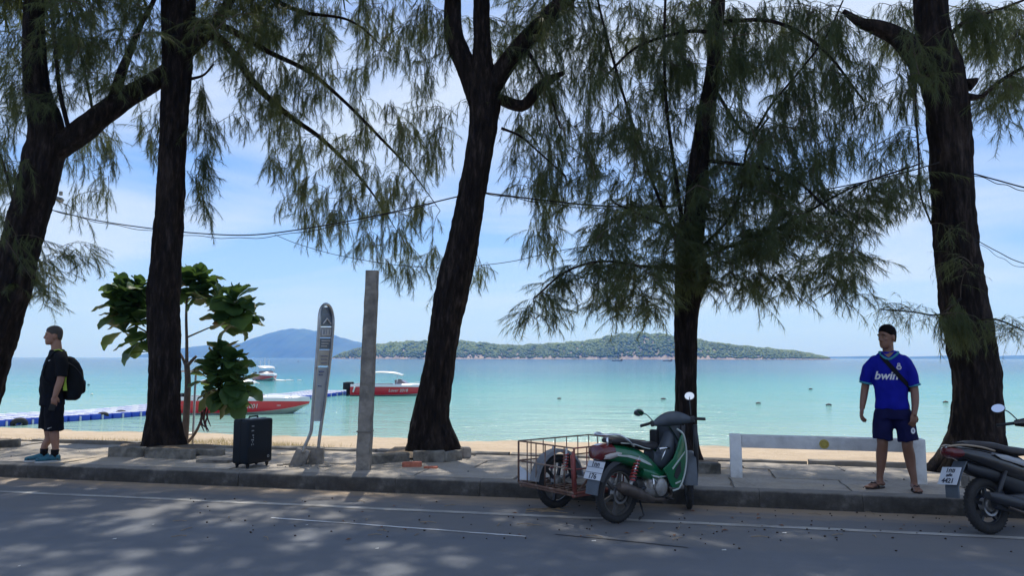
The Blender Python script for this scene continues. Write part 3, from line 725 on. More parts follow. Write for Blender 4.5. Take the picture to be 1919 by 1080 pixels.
casuarina('massive tree trunk with flared roots at the right, behind the black scooter', (1815, 884),
    [(1815, 890, 122), (1826, 810, 104), (1827, 710, 96), (1810, 600, 92), (1796, 500, 86), (1787, 400, 83), (1782, 300, 80), (1775, 210, 82), (1762, 130, 84), (1748, 60, 70), (1745, 0, 64)] + UP(1748, 60),
    [[(1752, 150, 62), (1715, 100, 52), (1680, 68, 42), (1645, 52, 34), (1612, 42, 22), (1580, 20, 12)],
     [(1812, 182, 20), (1840, 180, 12), (1870, 155, 10), (1925, 122, 9), (2000, 90, 7)],
     [(1812, 160, 30), (1826, 152, 16), (1832, 147, 8)],
     [(1785, 60, 12), (1815, 35, 10), (1870, 18, 8), (1930, -5, 6)],
     [(1718, 110, 6, -0.3), (1716, 200, 6, -0.35), (1722, 290, 5, -0.35), (1724, 360, 5, -0.4), (1745, 420, 4, -0.3)],
     [(1800, 560, 7, -0.4), (1760, 590, 5, -0.7), (1710, 585, 4, -0.9), (1650, 580, 3, -1.0)],
     [(1830, 600, 7, -0.3), (1870, 600, 5, -0.6), (1930, 625, 3, -0.8)],
     [(1826, 730, 50), (1808, 800, 56), (1778, 855, 50), (1752, 882, 34), (1734, 894, 14)], [(1826, 730, 50), (1846, 800, 54), (1872, 855, 44), (1900, 888, 16)], [(1824, 740, 50), (1818, 820, 56, -0.08), (1810, 870, 44, -0.22), (1806, 897, 16, -0.34)]],
    [(1700, 120, 60, 80, 15, -0.3, 0.7, 'hang'), (1690, 330, 50, 70, 12, -0.4, 0.5, 'mix'), (1650, 240, 50, 60, 9, 0.2, 0.5, 'hang'), (1860, 50, 70, 50, 16, 0.1, 0.7, 'hang'), (1885, 190, 50, 55, 12, 0.2, 0.5, 'arch'), (1700, 585, 55, 30, 7, -0.8, 0.3, 'thin'), (1885, 620, 40, 35, 7, -0.6, 0.3, 'thin'), (1800, 590, 40, 50, 7, -0.75, 0.12, 'hang'), (1795, 480, 35, 60, 4, -0.7, 0.1, 'thin'), (1820, 20, 40, 40, 6, 0, 0.6, 'mix'), (1680, 60, 80, 60, 16, 2.2, 0.5, 'mix'), (1860, 60, 90, 70, 22, 2.4, 0.5, 'mix'), (1880, 130, 60, 60, 10, 0.5, 0.5, 'mix')], CR(0.0), 5)
# ================================================================== street things
def conform(me, M, tgt_me, d, lift=0.004):
    """lay a flat lettering mesh on another mesh: cast along d"""
    bv = BVHTree.FromPolygons([v.co.copy() for v in tgt_me.vertices], [tuple(p.vertices) for p in tgt_me.polygons])
    d = Vector(d).normalized()
    for v in me.vertices:
        p = M @ v.co
        h = bv.ray_cast(p - d * 1.5, d)
        v.co = (h[0] - d * lift) if h[0] is not None else p
    return me
def subdiv(me, n=1, maxlen=0.02):
    bm = bmesh.new(); bm.from_mesh(me)
    bmesh.ops.triangulate(bm, faces=bm.faces)
    for _ in range(n):
        es = [e for e in bm.edges if e.calc_length() > maxlen]
        if not es: break
        bmesh.ops.subdivide_edges(bm, edges=es, cuts=1); bmesh.ops.triangulate(bm, faces=[f for f in bm.faces if len(f.verts) > 3])
    bm.to_mesh(me); bm.free(); return me

m_conc = mat('weathered_concrete', (0.235, 0.215, 0.19), 0.92, var=0.4, scale=7, bump=0.7, bscale=30, col2=(0.10, 0.095, 0.09), thr=(0.5, 0.66))
m_conc_d = mat('mossy_concrete', (0.185, 0.175, 0.155), 0.95, var=0.4, scale=9, bump=0.8, bscale=30, col2=(0.07, 0.068, 0.06), thr=(0.46, 0.62))
m_soil = mat('bed_soil', (0.15, 0.115, 0.08), 0.98, var=0.4, scale=14, bump=1.0, bscale=40)
m_steel = mat('galvanised_steel', (0.46, 0.48, 0.50), 0.38, 0.85, var=0.15, scale=12, col2=(0.30, 0.24, 0.19), thr=(0.62, 0.75))
m_black = mat('black_plastic', (0.010, 0.011, 0.014), 0.5, var=0.25, scale=20, spec=0.25)
m_rubber = mat('tyre_rubber', (0.022, 0.022, 0.024), 0.8, var=0.25, scale=24, bump=0.3, bscale=90)
m_white = mat('white_paint', (0.72, 0.73, 0.73), 0.55, var=0.08, scale=5)
m_chrome = mat('chrome', (0.75, 0.76, 0.78), 0.16, 1.0, var=0.05, scale=10)

# ---- raised beds round the trees: loose concrete blocks
def block(a, bpt, h, t, seed):
    """uneven kerb block from ground point a to bpt"""
    a, bpt = Vector(a), Vector(bpt); d = bpt - a; L = d.length; d.normalize(); nrm = Vector((-d.y, d.x, 0)); r = random.Random(seed); rings = []
    n = max(3, int(L / 0.12))
    for i in range(n + 1):
        x = L * i / n; e = [r.uniform(-0.008, 0.008) for _ in range(4)]
        rings.append([a + d * x + nrm * (0 + e[0]) + Vector((0, 0, -0.06)), a + d * x + nrm * (e[0] + 0.006) + Vector((0, 0, h + e[1])), a + d * x + nrm * (t + e[2]) + Vector((0, 0, h + e[3])), a + d * x + nrm * (t + e[2]) + Vector((0, 0, -0.06))])
    return MB().loft(rings)
def tree_bed(label, spans, soil, h=0.13):
    c = on_z(*spans[0][0], PAVE_Z); root = thing('tree_bed', label, 'tree bed', (c.x, c.y, PAVE_Z), group='concrete beds round the trees')
    for i, (p, q, hh) in enumerate(spans):
        a, bq = on_z(*p, PAVE_Z) - root.location, on_z(*q, PAVE_Z) - root.location
        block(a, bq, hh, 0.13, int(c.x * 100) + i).build('kerb_block', m_conc_d, root, True, 0.012, 1)
    mb = MB(); q = [on_z(*p, PAVE_Z) - root.location for p in soil]; cc = sum(q, Vector()) / len(q) + Vector((0, 0, 0.08))
    ring = [p + Vector((0, 0, 0.035)) for p in q]
    mb.add(ring + [cc], [(i, (i + 1) % len(ring), len(ring)) for i in range(len(ring))]).build('soil', m_soil, root)
    return root
tree_bed('low bed of concrete blocks at the foot of the straight trunk, nearest the suitcase', [((201, 858), (268, 858), 0.135), ((270, 859), (357, 862), 0.125), ((361, 855), (414, 856), 0.09)], [(205, 854), (355, 858), (410, 850), (395, 838), (230, 836)])
tree_bed('low bed of concrete blocks round the foot of the leaning tree, beside the concrete post', [((690, 873), (768, 866), 0.12), ((774, 869), (834, 868), 0.15), ((837, 868), (868, 862), 0.13)], [(700, 866), (830, 862), (866, 858), (855, 842), (740, 842)])
tree_bed('low concrete block bed behind the front wheel of the green motorcycle', [((1262, 888), (1352, 889), 0.12)], [(1255, 884), (1350, 886), (1345, 868), (1250, 866)])
tree_bed('low concrete bed at the left picture edge, behind the man with backpack', [((-150, 846), (-62, 843), 0.12), ((-58, 842), (35, 839), 0.12)], [(-140, 842), (30, 836), (20, 826), (-130, 826)])

# ---- concrete post, leaning
pb = on_z(681, 881, PAVE_Z)
root = thing('concrete_post', 'tall bare weathered concrete post standing left of the leaning tree', 'post', (pb.x, pb.y, PAVE_Z))
tp = on_y(698, 508, pb.y + 0.05) - root.location
rings = []
for i in range(26):
    t = i / 25; c = tp * t + Vector((0, 0, -0.1 * (1 - t))); h = 0.088 - 0.010 * t; rr_ = random.Random(i)
    ca, sa = math.cos(R(14)), math.sin(R(14))
    rings.append([c + Vector((x * ca - y * sa, x * sa + y * ca, 0)) + Vector((rr_.uniform(-.004, .004), rr_.uniform(-.004, .004), 0)) for x, y in ((-h, -h * 0.8), (-h * 0.8, -h), (h * 0.8, -h), (h, -h * 0.8), (h, h * 0.8), (h * 0.8, h), (-h * 0.8, h), (-h, h * 0.8))])
MB().loft(rings).build('shaft', m_conc, root, True)
c = tp * 0.19; MB().box(-0.094, 0.094, -0.094, 0.094, -0.008, 0.008, Matrix.Translation(c) @ Matrix.Rotation(R(14), 4, 'Z')).build('joint_band', m_conc_d, root)

# ---- white concrete barrier
pl, pr = on_z(1380, 894, PAVE_Z), on_z(1722, 907, PAVE_Z)
dx = (pr - pl); Lb = dx.length; ang = math.atan2(dx.y, dx.x)
m_wht = mat('barrier_paint', (0.72, 0.73, 0.73), 0.7, var=0.12, scale=6, bump=0.3, bscale=40, col2=(0.36, 0.36, 0.355), thr=(0.50, 0.70))
m_beam = mat('barrier_beam_paint', (0.60, 0.60, 0.60), 0.75, var=0.2, scale=5, bump=0.4, bscale=40, col2=(0.40, 0.40, 0.395), thr=(0.50, 0.68))
root = thing('concrete_barrier', 'low white concrete barrier with a round yellow emblem, behind the man in blue', 'barrier', pl, ang)
for x in (0.0, Lb): MB().box(x - 0.065, x + 0.065, -0.09, 0.10, -0.05, 0.49).build('post', m_wht, root, True, 0.008)
MB().box(0.068, Lb - 0.068, -0.082, 0.092, 0.345, 0.484).build('beam', m_beam, root, True, 0.008)
m_yel = mat('faded_yellow', (0.42, 0.33, 0.07), 0.7, var=0.3, scale=30)
xe = Lb * 0.495
MB().loft([[Vector((xe + r_ * math.cos(a), y_, 0.412 + r_ * math.sin(a))) for a in [2 * math.pi * k / 24 for k in range(24)]] for r_, y_ in ((0.052, -0.081), (0.052, -0.089), (0.046, -0.090))]).build('emblem', m_yel, root)
MB().ring((xe, -0.0895, 0.412), (0, 1, 0), 0.033, 0.003, 22, 5).build('emblem_ring', mat('emblem_brown', (0.22, 0.15, 0.04), 0.7), root)

# ---- suitcase
ps = on_z(463, 881, PAVE_Z)
root = thing('suitcase', 'black hard-shell suitcase on wheels standing alone at the kerb', 'suitcase', ps, R(52 + 12))
# local +x runs back along the wide face, +y along the narrow face; corner at the origin
m_case = mat('suitcase_shell', (0.007, 0.011, 0.017), 0.42, var=0.15, scale=6, bump=0.15, bscale=60, spec=0.2)
W, D_, Hc = 0.42, 0.27, 0.55
Mr = Matrix.Rotation(R(-90), 4, 'Z')
root.rotation_euler = (0, 0, R(165))
body = MB().box(0, D_ - 0.0, -W, 0, 0.055, 0.055 + Hc)
# rotate so the wide face looks right and the narrow face looks left
body.build('shell', m_case, root, True, 0.035, 4)
MB().box(D_ / 2 - 0.004, D_ / 2 + 0.004, -W - 0.003, 0.003, 0.052, 0.058 + Hc).build('zip_seam', m_black, root, True, 0.003)
for (x, y) in ((0.045, -0.05), (D_ - 0.045, -0.05), (0.045, -W + 0.05), (D_ - 0.045, -W + 0.05)):
    w = MB().ring((x, y, 0.027), (1, 0.3, 0), 0.017, 0.010, 16, 6).build('wheel', m_black, root)
    MB().box(x - 0.018, x + 0.018, y - 0.018, y + 0.018, 0.035, 0.07).build('wheel_housing', m_black, root, True, 0.005)
MB().tube([(D_ * 0.5, -W * 0.32, 0.05 + Hc), (D_ * 0.5, -W * 0.34, 0.055 + Hc + 0.028), (D_ * 0.5, -W * 0.66, 0.055 + Hc + 0.028), (D_ * 0.5, -W * 0.68, 0.05 + Hc)], 0.011, 8).build('handle', m_black, root)
MB().box(D_ * 0.32, D_ * 0.68, -W * 0.7, -W * 0.3, 0.052 + Hc, 0.060 + Hc).build('handle_plate', m_steel, root, True, 0.003)
m_print = mat('grey_print', (0.34, 0.37, 0.40), 0.6)
mbp = MB()
rr_ = random.Random(4)
for k in range(9):
    z = 0.53 - k * 0.028
    for q in range(3):
        if rr_.random() < 0.75: mbp.box(-0.0012, 0.001, -0.055 - q * 0.014 - 0.010, -0.055 - q * 0.014, z - rr_.uniform(0.010, 0.018), z)
mbp.build('printed_lettering', m_print, root, False)['kind'] = 'stuff'
MB().ring((-0.0005, -W + 0.075, 0.13), (1, 0, 0), 0.014, 0.003, 16, 5).build('maker_badge', m_print, root)

# ---- leaning sign on two steel tubes
ba, bb = on_z(558, 873, PAVE_Z), on_z(593, 869, PAVE_Z)
root = thing('bus_stop_sign', 'leaning steel-framed bus stop sign with narrow panels on two bent tubes', 'sign', (ba + bb) / 2)
dep0 = depth_of((ba + bb) / 2)
Lp = lambda px, py, dd: at_depth(px, py, dep0 + dd) - root.location
FR, NR = 0.17, -0.17                                   # the far and the near tube
left = [Lp(568, 848, NR), Lp(571, 838, NR), Lp(581, 815, NR), Lp(584, 800, NR), Lp(588, 745, NR), Lp(594, 670, NR), Lp(598, 610, NR)]
arch = [Lp(599, 592, NR * 0.95), Lp(602, 579, NR * 0.6), Lp(607, 572, NR * 0.15), Lp(613, 571, FR * 0.3), Lp(619, 577, FR * 0.7), Lp(623, 590, FR)]
right = [Lp(624, 610, FR), Lp(619, 670, FR), Lp(609, 750, FR), Lp(603, 790, FR), Lp(599, 820, FR), Lp(596, 846, FR)]
MB().tube(smooth_pts([tuple(p) for p in left + arch + right], 4), 0.022, 10).build('tube_frame', m_steel, root, 'all')
def sheet(rows_, off, name, m):
    mb = MB(); f = []; bk = []
    for (a, c) in rows_: f.append([a, c])
    nrm = (rows_[-1][0] - rows_[0][0]).cross(rows_[0][1] - rows_[0][0]).normalized()
    if nrm.dot(_f) > 0: nrm = -nrm
    rings = [[a + nrm * (off + 0.004), c + nrm * (off + 0.004), c + nrm * (off - 0.004), a + nrm * (off - 0.004)] for a, c in rows_]
    return mb.loft(rings).build(name, m, root, False)
m_pan1 = mat('sign_blue_grey', (0.13, 0.17, 0.23), 0.5, var=0.15, scale=8)
m_pan2 = mat('sign_pale', (0.36, 0.40, 0.46), 0.5, var=0.15, scale=8)
m_pan3 = mat('sign_cream', (0.46, 0.46, 0.44), 0.55, var=0.15, scale=8)
m_pan4 = mat('sign_pale_blue', (0.36, 0.42, 0.50), 0.5, var=0.12, scale=6)
def row(y):
    """left and right end of the panel row at pixel height y"""
    def x_on(tab):
        for (xa, ya), (xb, yb) in zip(tab, tab[1:]):
            if ya <= y <= yb: return xa + (xb - xa) * (y - ya) / (yb - ya)
        return tab[-1][0]
    xl = x_on([(607, 572), (602, 580), (600, 592), (598, 610), (594, 670), (588, 745), (585, 800)]); xr = x_on([(613, 572), (619, 578), (622, 590), (624, 610), (619, 670), (609, 750), (601, 800)])
    return Lp(xl + 1.5, y, NR), Lp(xr - 1.5, y, FR)
top = sheet([row(y) for y in (576, 582, 590, 600, 612)], 0, 'top_panel', m_pan1)
sheet([row(613.5), row(633)], 0, 'name_panel', m_pan2)
sheet([row(634.5), row(655)], 0, 'route_panel', m_pan1)
sheet([row(656.5), row(686)], 0, 'notice_panel', m_pan3)
sheet([row(689), row(735), row(790)], 0, 'map_panel', m_pan4)
def on_sign(x, y, lift=0.012):
    a, c = row(y); n = (row(700)[0] - row(620)[0]).cross(row(620)[1] - row(620)[0]).normalized()
    if n.dot(_f) > 0: n = -n
    return a.lerp(c, x) + n * lift
m_ltr = mat('sign_letters_white', (0.62, 0.64, 0.66), 0.5)
MB().tube([on_sign(0.18, 607), on_sign(0.5, 597), on_sign(0.82, 607)], 0.009, 6).build('chevron_mark', m_ltr, root)
lx = MB()
for xa in (0.16, 0.42, 0.66):          # worn white letters like L U U
    lx.tube([on_sign(xa, 618), on_sign(xa, 628), on_sign(xa + 0.16, 628)], 0.010, 5)
    if xa > 0.2: lx.tube([on_sign(xa + 0.16, 628), on_sign(xa + 0.16, 618)], 0.010, 5)
lx.build('worn_letters', m_ltr, root)
sl = MB()
for k, y in enumerate((639, 644, 649)): sl.tube([on_sign(0.15, y), on_sign(0.85 - 0.12 * k, y)], 0.006, 5)
sl.build('route_text', m_ltr, root)
m_ink = mat('sign_ink', (0.10, 0.14, 0.30), 0.6)
nt = MB()
for y in (668, 674, 681): nt.tube([on_sign(0.25, y), on_sign(0.75, y)], 0.005, 5)
for y, w_ in ((697, 0.4), (703, 0.3), (724, 0.3)): nt.tube([on_sign(0.18, y), on_sign(0.18 + w_, y)], 0.008, 5)
nt.build('notice_text', m_ink, root)['kind'] = 'stuff'
for (c, tilt, nm) in ((ba, R(20), 1), (bb, R(4), 2)):
    M = Matrix.Translation(c - root.location + Vector((0.035 if nm == 1 else 0, 0, 0.09))) @ Matrix.Rotation(R(20), 4, 'Z') @ Matrix.Rotation(tilt, 4, 'Y')
    rings = [[M @ Vector((x * s, y * s, z)) for x, y in ((-1, -1), (1, -1), (1, 1), (-1, 1))] for s, z in ((0.095, -0.16), (0.092, 0.0), (0.084, 0.12))]
    MB().loft(rings).build('footing', m_conc, root, True, 0.012)
rb = MB(); rr_ = random.Random(3)
for k in range(26):
    c = (ba + bb) / 2 - root.location + Vector((rr_.gauss(0.02, 0.16), rr_.gauss(-0.08, 0.10), 0.008)); s = rr_.uniform(0.012, 0.045)
    rb.ell(c, (s * 1.5, s, s * 0.45), 6, 4)
tag(rb.xf(Matrix.Translation(root.location)).build('broken_concrete', m_conc, None, False), 'loose broken concrete bits round the footings of the leaning sign', 'rubble', kind='stuff')

# ---- pipe frame behind the straight trunk
pf = on_z(363, 833, 0.10)
root = thing('pipe_frame', 'grey steel pipe frame standing right behind the straight trunk', 'railing', pf)
Lq = lambda px, py, dy=0: on_y(px, py, pf.y + dy) - root.location
MB().tube(smooth_pts([tuple(Lq(361, 834)), tuple(Lq(366, 720)), tuple(Lq(367.5, 699)), tuple(Lq(364, 696)), tuple(Lq(340, 696, 0.2)), tuple(Lq(303, 697, 0.5))], 4), 0.019, 10).build('pipe', m_steel, root, 'all')
MB().tube([Lq(303, 697, 0.5), Lq(303, 830, 0.5)], 0.019, 10).build('leg', m_steel, root, 'all')
MB().tube([Lq(362, 814), Lq(303, 816, 0.5)], 0.016, 8).build('lower_rail', m_steel, root, 'all')

# ---- loose bricks and stones
def lump(name, label, cat, px, py, size, m, seed, z=PAVE_Z, rot=0.0, flat=False):
    c = on_z(px, py, z); r = random.Random(seed); bm = bmesh.new()
    bmesh.ops.create_cube(bm, size=1.0) if flat else bmesh.ops.create_icosphere(bm, subdivisions=2, radius=0.5)
    for v in bm.verts:
        v.co = Vector((v.co.x * size[0], v.co.y * size[1], (v.co.z + 0.46) * size[2])) * (1 + r.uniform(-0.07, 0.07))
    if flat: bmesh.ops.bevel(bm, geom=bm.edges[:], offset=min(size) * 0.12, segments=2, affect='EDGES')
    me = bpy.data.meshes.new(name); bm.to_mesh(me); bm.free(); me.materials.append(m); me.shade_smooth()
    try: me.set_sharp_from_angle(angle=R(35))
    except Exception: pass
    return tag(obj(name, me, None, c, (0, 0, rot)), label, cat)
m_brick = mat('red_brick', (0.42, 0.14, 0.09), 0.9, var=0.25, scale=20, bump=0.6, bscale=60)
m_stone = mat('pale_stone', (0.30, 0.275, 0.25), 0.9, var=0.3, scale=9, bump=0.8, bscale=30)
lump('loose_brick', 'single red brick lying before the bed of the leaning tree', 'brick', 772, 876, (0.24, 0.11, 0.065), m_brick, 1, rot=R(16), flat=True)
lump('broken_brick', 'flat broken red brick piece right of the whole brick', 'brick', 808, 879, (0.16, 0.09, 0.03), m_brick, 2, rot=R(5), flat=True)
lump('concrete_lump', 'small pale concrete lump at the right foot of the leaning tree', 'stone', 873, 858, (0.13, 0.12, 0.15), m_stone, 3, rot=R(35), flat=True)
lump('round_stone', 'rounded stone lying against the left root of the massive right tree', 'stone', 1796, 897, (0.15, 0.13, 0.15), m_stone, 4)
lump('concrete_block', 'square concrete block on the pavement behind the black scooter plate', 'block', 1822, 916, (0.16, 0.14, 0.15), m_conc, 5, rot=R(12), flat=True)
lump('broken_slab', 'thin broken paving slab leaning beside the bed near the suitcase', 'slab', 405, 866, (0.42, 0.24, 0.035), m_conc, 6, rot=R(8), flat=True)

# ---- cables slung from tree to tree
def cable(label, pts, r, m=m_black, extra=None):
    P3 = [on_y(px, py, y) for px, py, y in pts]; o = P3[0]
    sp = smooth_pts([tuple(p - o) for p in P3], 9)
    mb = MB().tube(sp, r, 6)
    if extra:
        s2 = [(p[0], p[1] + 0.02, p[2] - extra * math.sin(math.pi * i / (len(sp) - 1)) - 0.012 * math.sin(i * 0.9)) for i, p in enumerate(sp)]
        mb.tube(s2, r * 0.55, 5)
    ob = mb.build('overhead_cable', m, None, 'all'); ob.location = o
    return tag(ob, label, 'cable', 'cables slung between the trees')
cable('black cable bundle sagging from the left forked tree to the leaning tree', [(98, 394, 10.9), (180, 413, 10.95), (280, 428, 11.0), (380, 438, 11.05), (480, 440, 11.0), (600, 424, 10.9), (720, 401, 10.8), (868, 366, 10.6)], 0.010, extra=0.05)
cable('black cable from the leaning tree to the bushy tree behind the motorcycle', [(905, 361, 10.6), (1000, 373, 10.6), (1100, 384, 10.6), (1200, 388, 10.5), (1300, 384, 10.4)], 0.012, extra=0.04)
cable('black cable crossing from the bushy tree to the massive right tree', [(1312, 384, 10.4), (1450, 372, 10.3), (1600, 345, 10.0), (1700, 322, 9.9), (1760, 304, 9.9)], 0.008)
cable('paired black cable running from the massive right tree out of the picture', [(1812, 322, 9.9), (1870, 338, 9.7), (1930, 354, 9.5), (2050, 380, 9.2)], 0.009, extra=0.03)
cable('thin lower wire drooping from the big cable past the concrete post', [(515, 440, 10.97), (560, 458, 10.95), (640, 480, 10.9), (760, 499, 10.8), (860, 503, 10.7)], 0.005)
cable('thin lower wire passing right of the leaning tree towards the bushy tree', [(880, 500, 10.6), (960, 490, 10.6), (1060, 468, 10.6), (1180, 452, 10.5), (1290, 450, 10.4)], 0.005)
cable('slack double wire low on the right of the massive tree', [(1826, 448, 9.9), (1870, 472, 9.7), (1919, 494, 9.5), (2040, 520, 9.2)], 0.005, extra=0.05)
# small flood lamp on the left forked tree
pf = on_y(112, 374, 10.75)
root = thing('flood_lamp', 'small pale flood lamp fixed to the left forked trunk above the cable', 'lamp', pf)
m_lampw = mat('lamp_grey', (0.50, 0.50, 0.48), 0.5)
Mq = Matrix.Rotation(R(15), 4, 'Y') @ Matrix.Rotation(R(-25), 4, 'X')
MB().box(-0.06, 0.06, -0.035, 0.035, -0.03, 0.03, Mq).build('housing', m_lampw, root, True, 0.008)
MB().box(-0.05, 0.05, -0.042, -0.036, -0.024, 0.024, Mq).build('glass', mat('lamp_glass', (0.3, 0.32, 0.34), 0.15), root, True)
MB().tube([(-0.02, 0.03, 0), (-0.09, 0.10, -0.02), (-0.16, 0.16, 0)], 0.010, 6).build('bracket', m_steel, root)
MB().box(-0.045, 0.0, 0.02, 0.06, 0.08, 0.15).build('junction_box', m_lampw, root, True, 0.006)

# ---- broad-leaved sapling behind the straight trunk
m_leaf = leaf_mat('broad_leaf', (0.034, 0.080, 0.026), (0.066, 0.132, 0.042), (0.20, 0.34, 0.06), 0.28, 0.40, 6.0)
m_leaf2 = leaf_mat('old_leaf', (0.13, 0.10, 0.025), (0.20, 0.12, 0.03), (0.3, 0.2, 0.04), 0.25, 0.4, 6.0)
m_stem = mat('sapling_bark', (0.12, 0.095, 0.08), 0.9, var=0.3, scale=10, bump=0.5)
bp_ = on_z(347, 836, 0.08)
plant = thing('broadleaf_sapling', 'sapling with big glossy leaves growing behind the straight dark trunk', 'plant', bp_)
Lr = lambda px, py, dy=0.0: on_y(px, py, bp_.y + dy) - plant.location
def stem(pts, r0, r1):
    sp = smooth_pts([tuple(Lr(*p)) for p in pts], 5); n = len(sp)
    MB().tube(sp, [r0 + (r1 - r0) * i / (n - 1) for i in range(n)], 8).build('stem', m_stem, plant, 'all')
stem([(345, 836), (349, 780), (352, 720), (350, 680)], 0.062, 0.045)
stem([(350, 684), (350, 640), (349, 590), (352, 550), (366, 528)], 0.030, 0.012)
stem([(351, 686), (362, 674), (368, 668)], 0.030, 0.022)
stem([(350, 690), (335, 660), (305, 640, 0.2), (270, 620, 0.1), (250, 608, 0.0)], 0.026, 0.010)
stem([(310, 642, 0.2), (280, 590, 0.1), (245, 565, 0.0)], 0.018, 0.008)
stem([(350, 633), (375, 622), (400, 612), (432, 606, -0.1)], 0.016, 0.008)
stem([(351, 560), (385, 555), (425, 562, -0.1), (445, 572, -0.1)], 0.013, 0.007)
stem([(346, 836, -0.05), (366, 812, -0.1), (380, 780, -0.15), (392, 735, -0.2), (410, 700, -0.2), (432, 690, -0.2)], 0.026, 0.010)
stem([(394, 732, -0.2), (425, 735, -0.25), (445, 738, -0.25)], 0.014, 0.008)
def leaf_me(seed):
    r = random.Random(seed); n = 8; vs = []
    for i in range(n + 1):
        t = i / n; w = 0.70 * (math.sin(math.pi * min(1, t ** 1.5 * 0.93 + 0.03)) ** 0.85) * 0.5
        if i == n: w = 0.05
        zc = 0.10 * math.sin(t * math.pi * 0.8) - 0.22 * t * t * r.uniform(0.6, 1.4); yc = 0.03 * math.sin(t * 3 + seed)
        for q, s in enumerate((-1, -0.5, 0, 0.5, 1)):
            vs.append((t, yc + s * w, zc + 0.22 * abs(s) * w + r.uniform(-0.008, 0.008)))
    fs = [(i * 5 + q, i * 5 + q + 1, (i + 1) * 5 + q + 1, (i + 1) * 5 + q) for i in range(n) for q in range(4)]
    return MB().add(vs, fs).mesh('leaf', m_leaf, 'all')
leaves = [leaf_me(k) for k in range(6)]
old = leaf_me(9); old.materials.clear(); old.materials.append(m_leaf2)
rr_ = random.Random(21)
def rosette(px, py, dy, n, L, elev=0.35, drop=0.0):
    c = Lr(px, py, dy); a0 = rr_.random() * 6.28; n = int(n * 1.65)
    for i in range(n):
        lay = i / max(1, n - 1); a = a0 + i * 2.399 + rr_.uniform(-0.25, 0.25)
        el = elev + 1.7 * (lay - 0.42) - drop * 0.7 + rr_.gauss(0, 0.22)
        X = Vector((math.cos(a) * math.cos(el), math.sin(a) * math.cos(el), math.sin(el)))
        Y = Vector((-math.sin(a), math.cos(a), 0)); Y = (Y + Vector((0, 0, rr_.gauss(0, 0.35)))).normalized(); Y = (Y - X * Y.dot(X)).normalized(); Z = X.cross(Y)
        s = L * 1.22 * rr_.uniform(0.75, 1.12) * (1.05 - 0.30 * lay)
        o = obj('leaf', old if rr_.random() < 0.03 else rr_.choice(leaves), plant)
        o.matrix_local = frame(c + X * 0.02, X * s, Y * s, Z * s)
for a in [(236, 560, 0.0, 12, 0.37), (262, 545, 0.1, 9, 0.33), (228, 592, -0.1, 10, 0.32), (252, 606, 0.0, 11, 0.36), (232, 622, 0.1, 8, 0.32), (262, 640, 0.0, 8, 0.33, 0.1, 0.3),
          (352, 538, 0.0, 11, 0.37), (384, 548, 0.1, 10, 0.35), (366, 560, -0.1, 7, 0.32), (440, 566, -0.1, 11, 0.37), (408, 558, 0.0, 6, 0.30),
          (440, 606, -0.1, 12, 0.37, 0.1, 0.15), (418, 598, 0, 6, 0.32), (430, 686, -0.2, 12, 0.37), (402, 694, -0.2, 9, 0.34), (446, 722, -0.25, 11, 0.37, 0.1, 0.35), (412, 730, -0.25, 10, 0.36, 0.1, 0.35), (440, 745, -0.3, 8, 0.36, 0.0, 0.6), (395, 715, -0.15, 6, 0.32), (224, 572, 0.0, 8, 0.32), (240, 585, 0.15, 9, 0.36), (228, 545, 0.1, 8, 0.34), (262, 575, 0.1, 9, 0.36), (280, 660, 0.1, 5, 0.32), (375, 530, 0.1, 8, 0.34), (455, 590, -0.1, 8, 0.35), (420, 670, -0.1, 7, 0.34), (425, 712, -0.3, 8, 0.36)]: rosette(*a)
m_bud = mat('dark_red_bud', (0.10, 0.025, 0.03), 0.7, var=0.4, scale=30)
for (px, py, h) in ((386, 765, 46), (392, 760, 40), (380, 772, 38), (389, 780, 30)):
    MB().tube(smooth_pts([tuple(Lr(px, py, -0.2)), tuple(Lr(px - 4, py + h * 0.5, -0.2)), tuple(Lr(px + 3, py + h, -0.2))], 4), [0.010, 0.012, 0.016, 0.018, 0.016, 0.014, 0.012, 0.010, 0.004], 6).build('seed_cluster', m_bud, plant)
stem([(384, 735, -0.2), (377, 775, -0.22), (379, 795, -0.22), (387, 803, -0.22)], 0.007, 0.012)

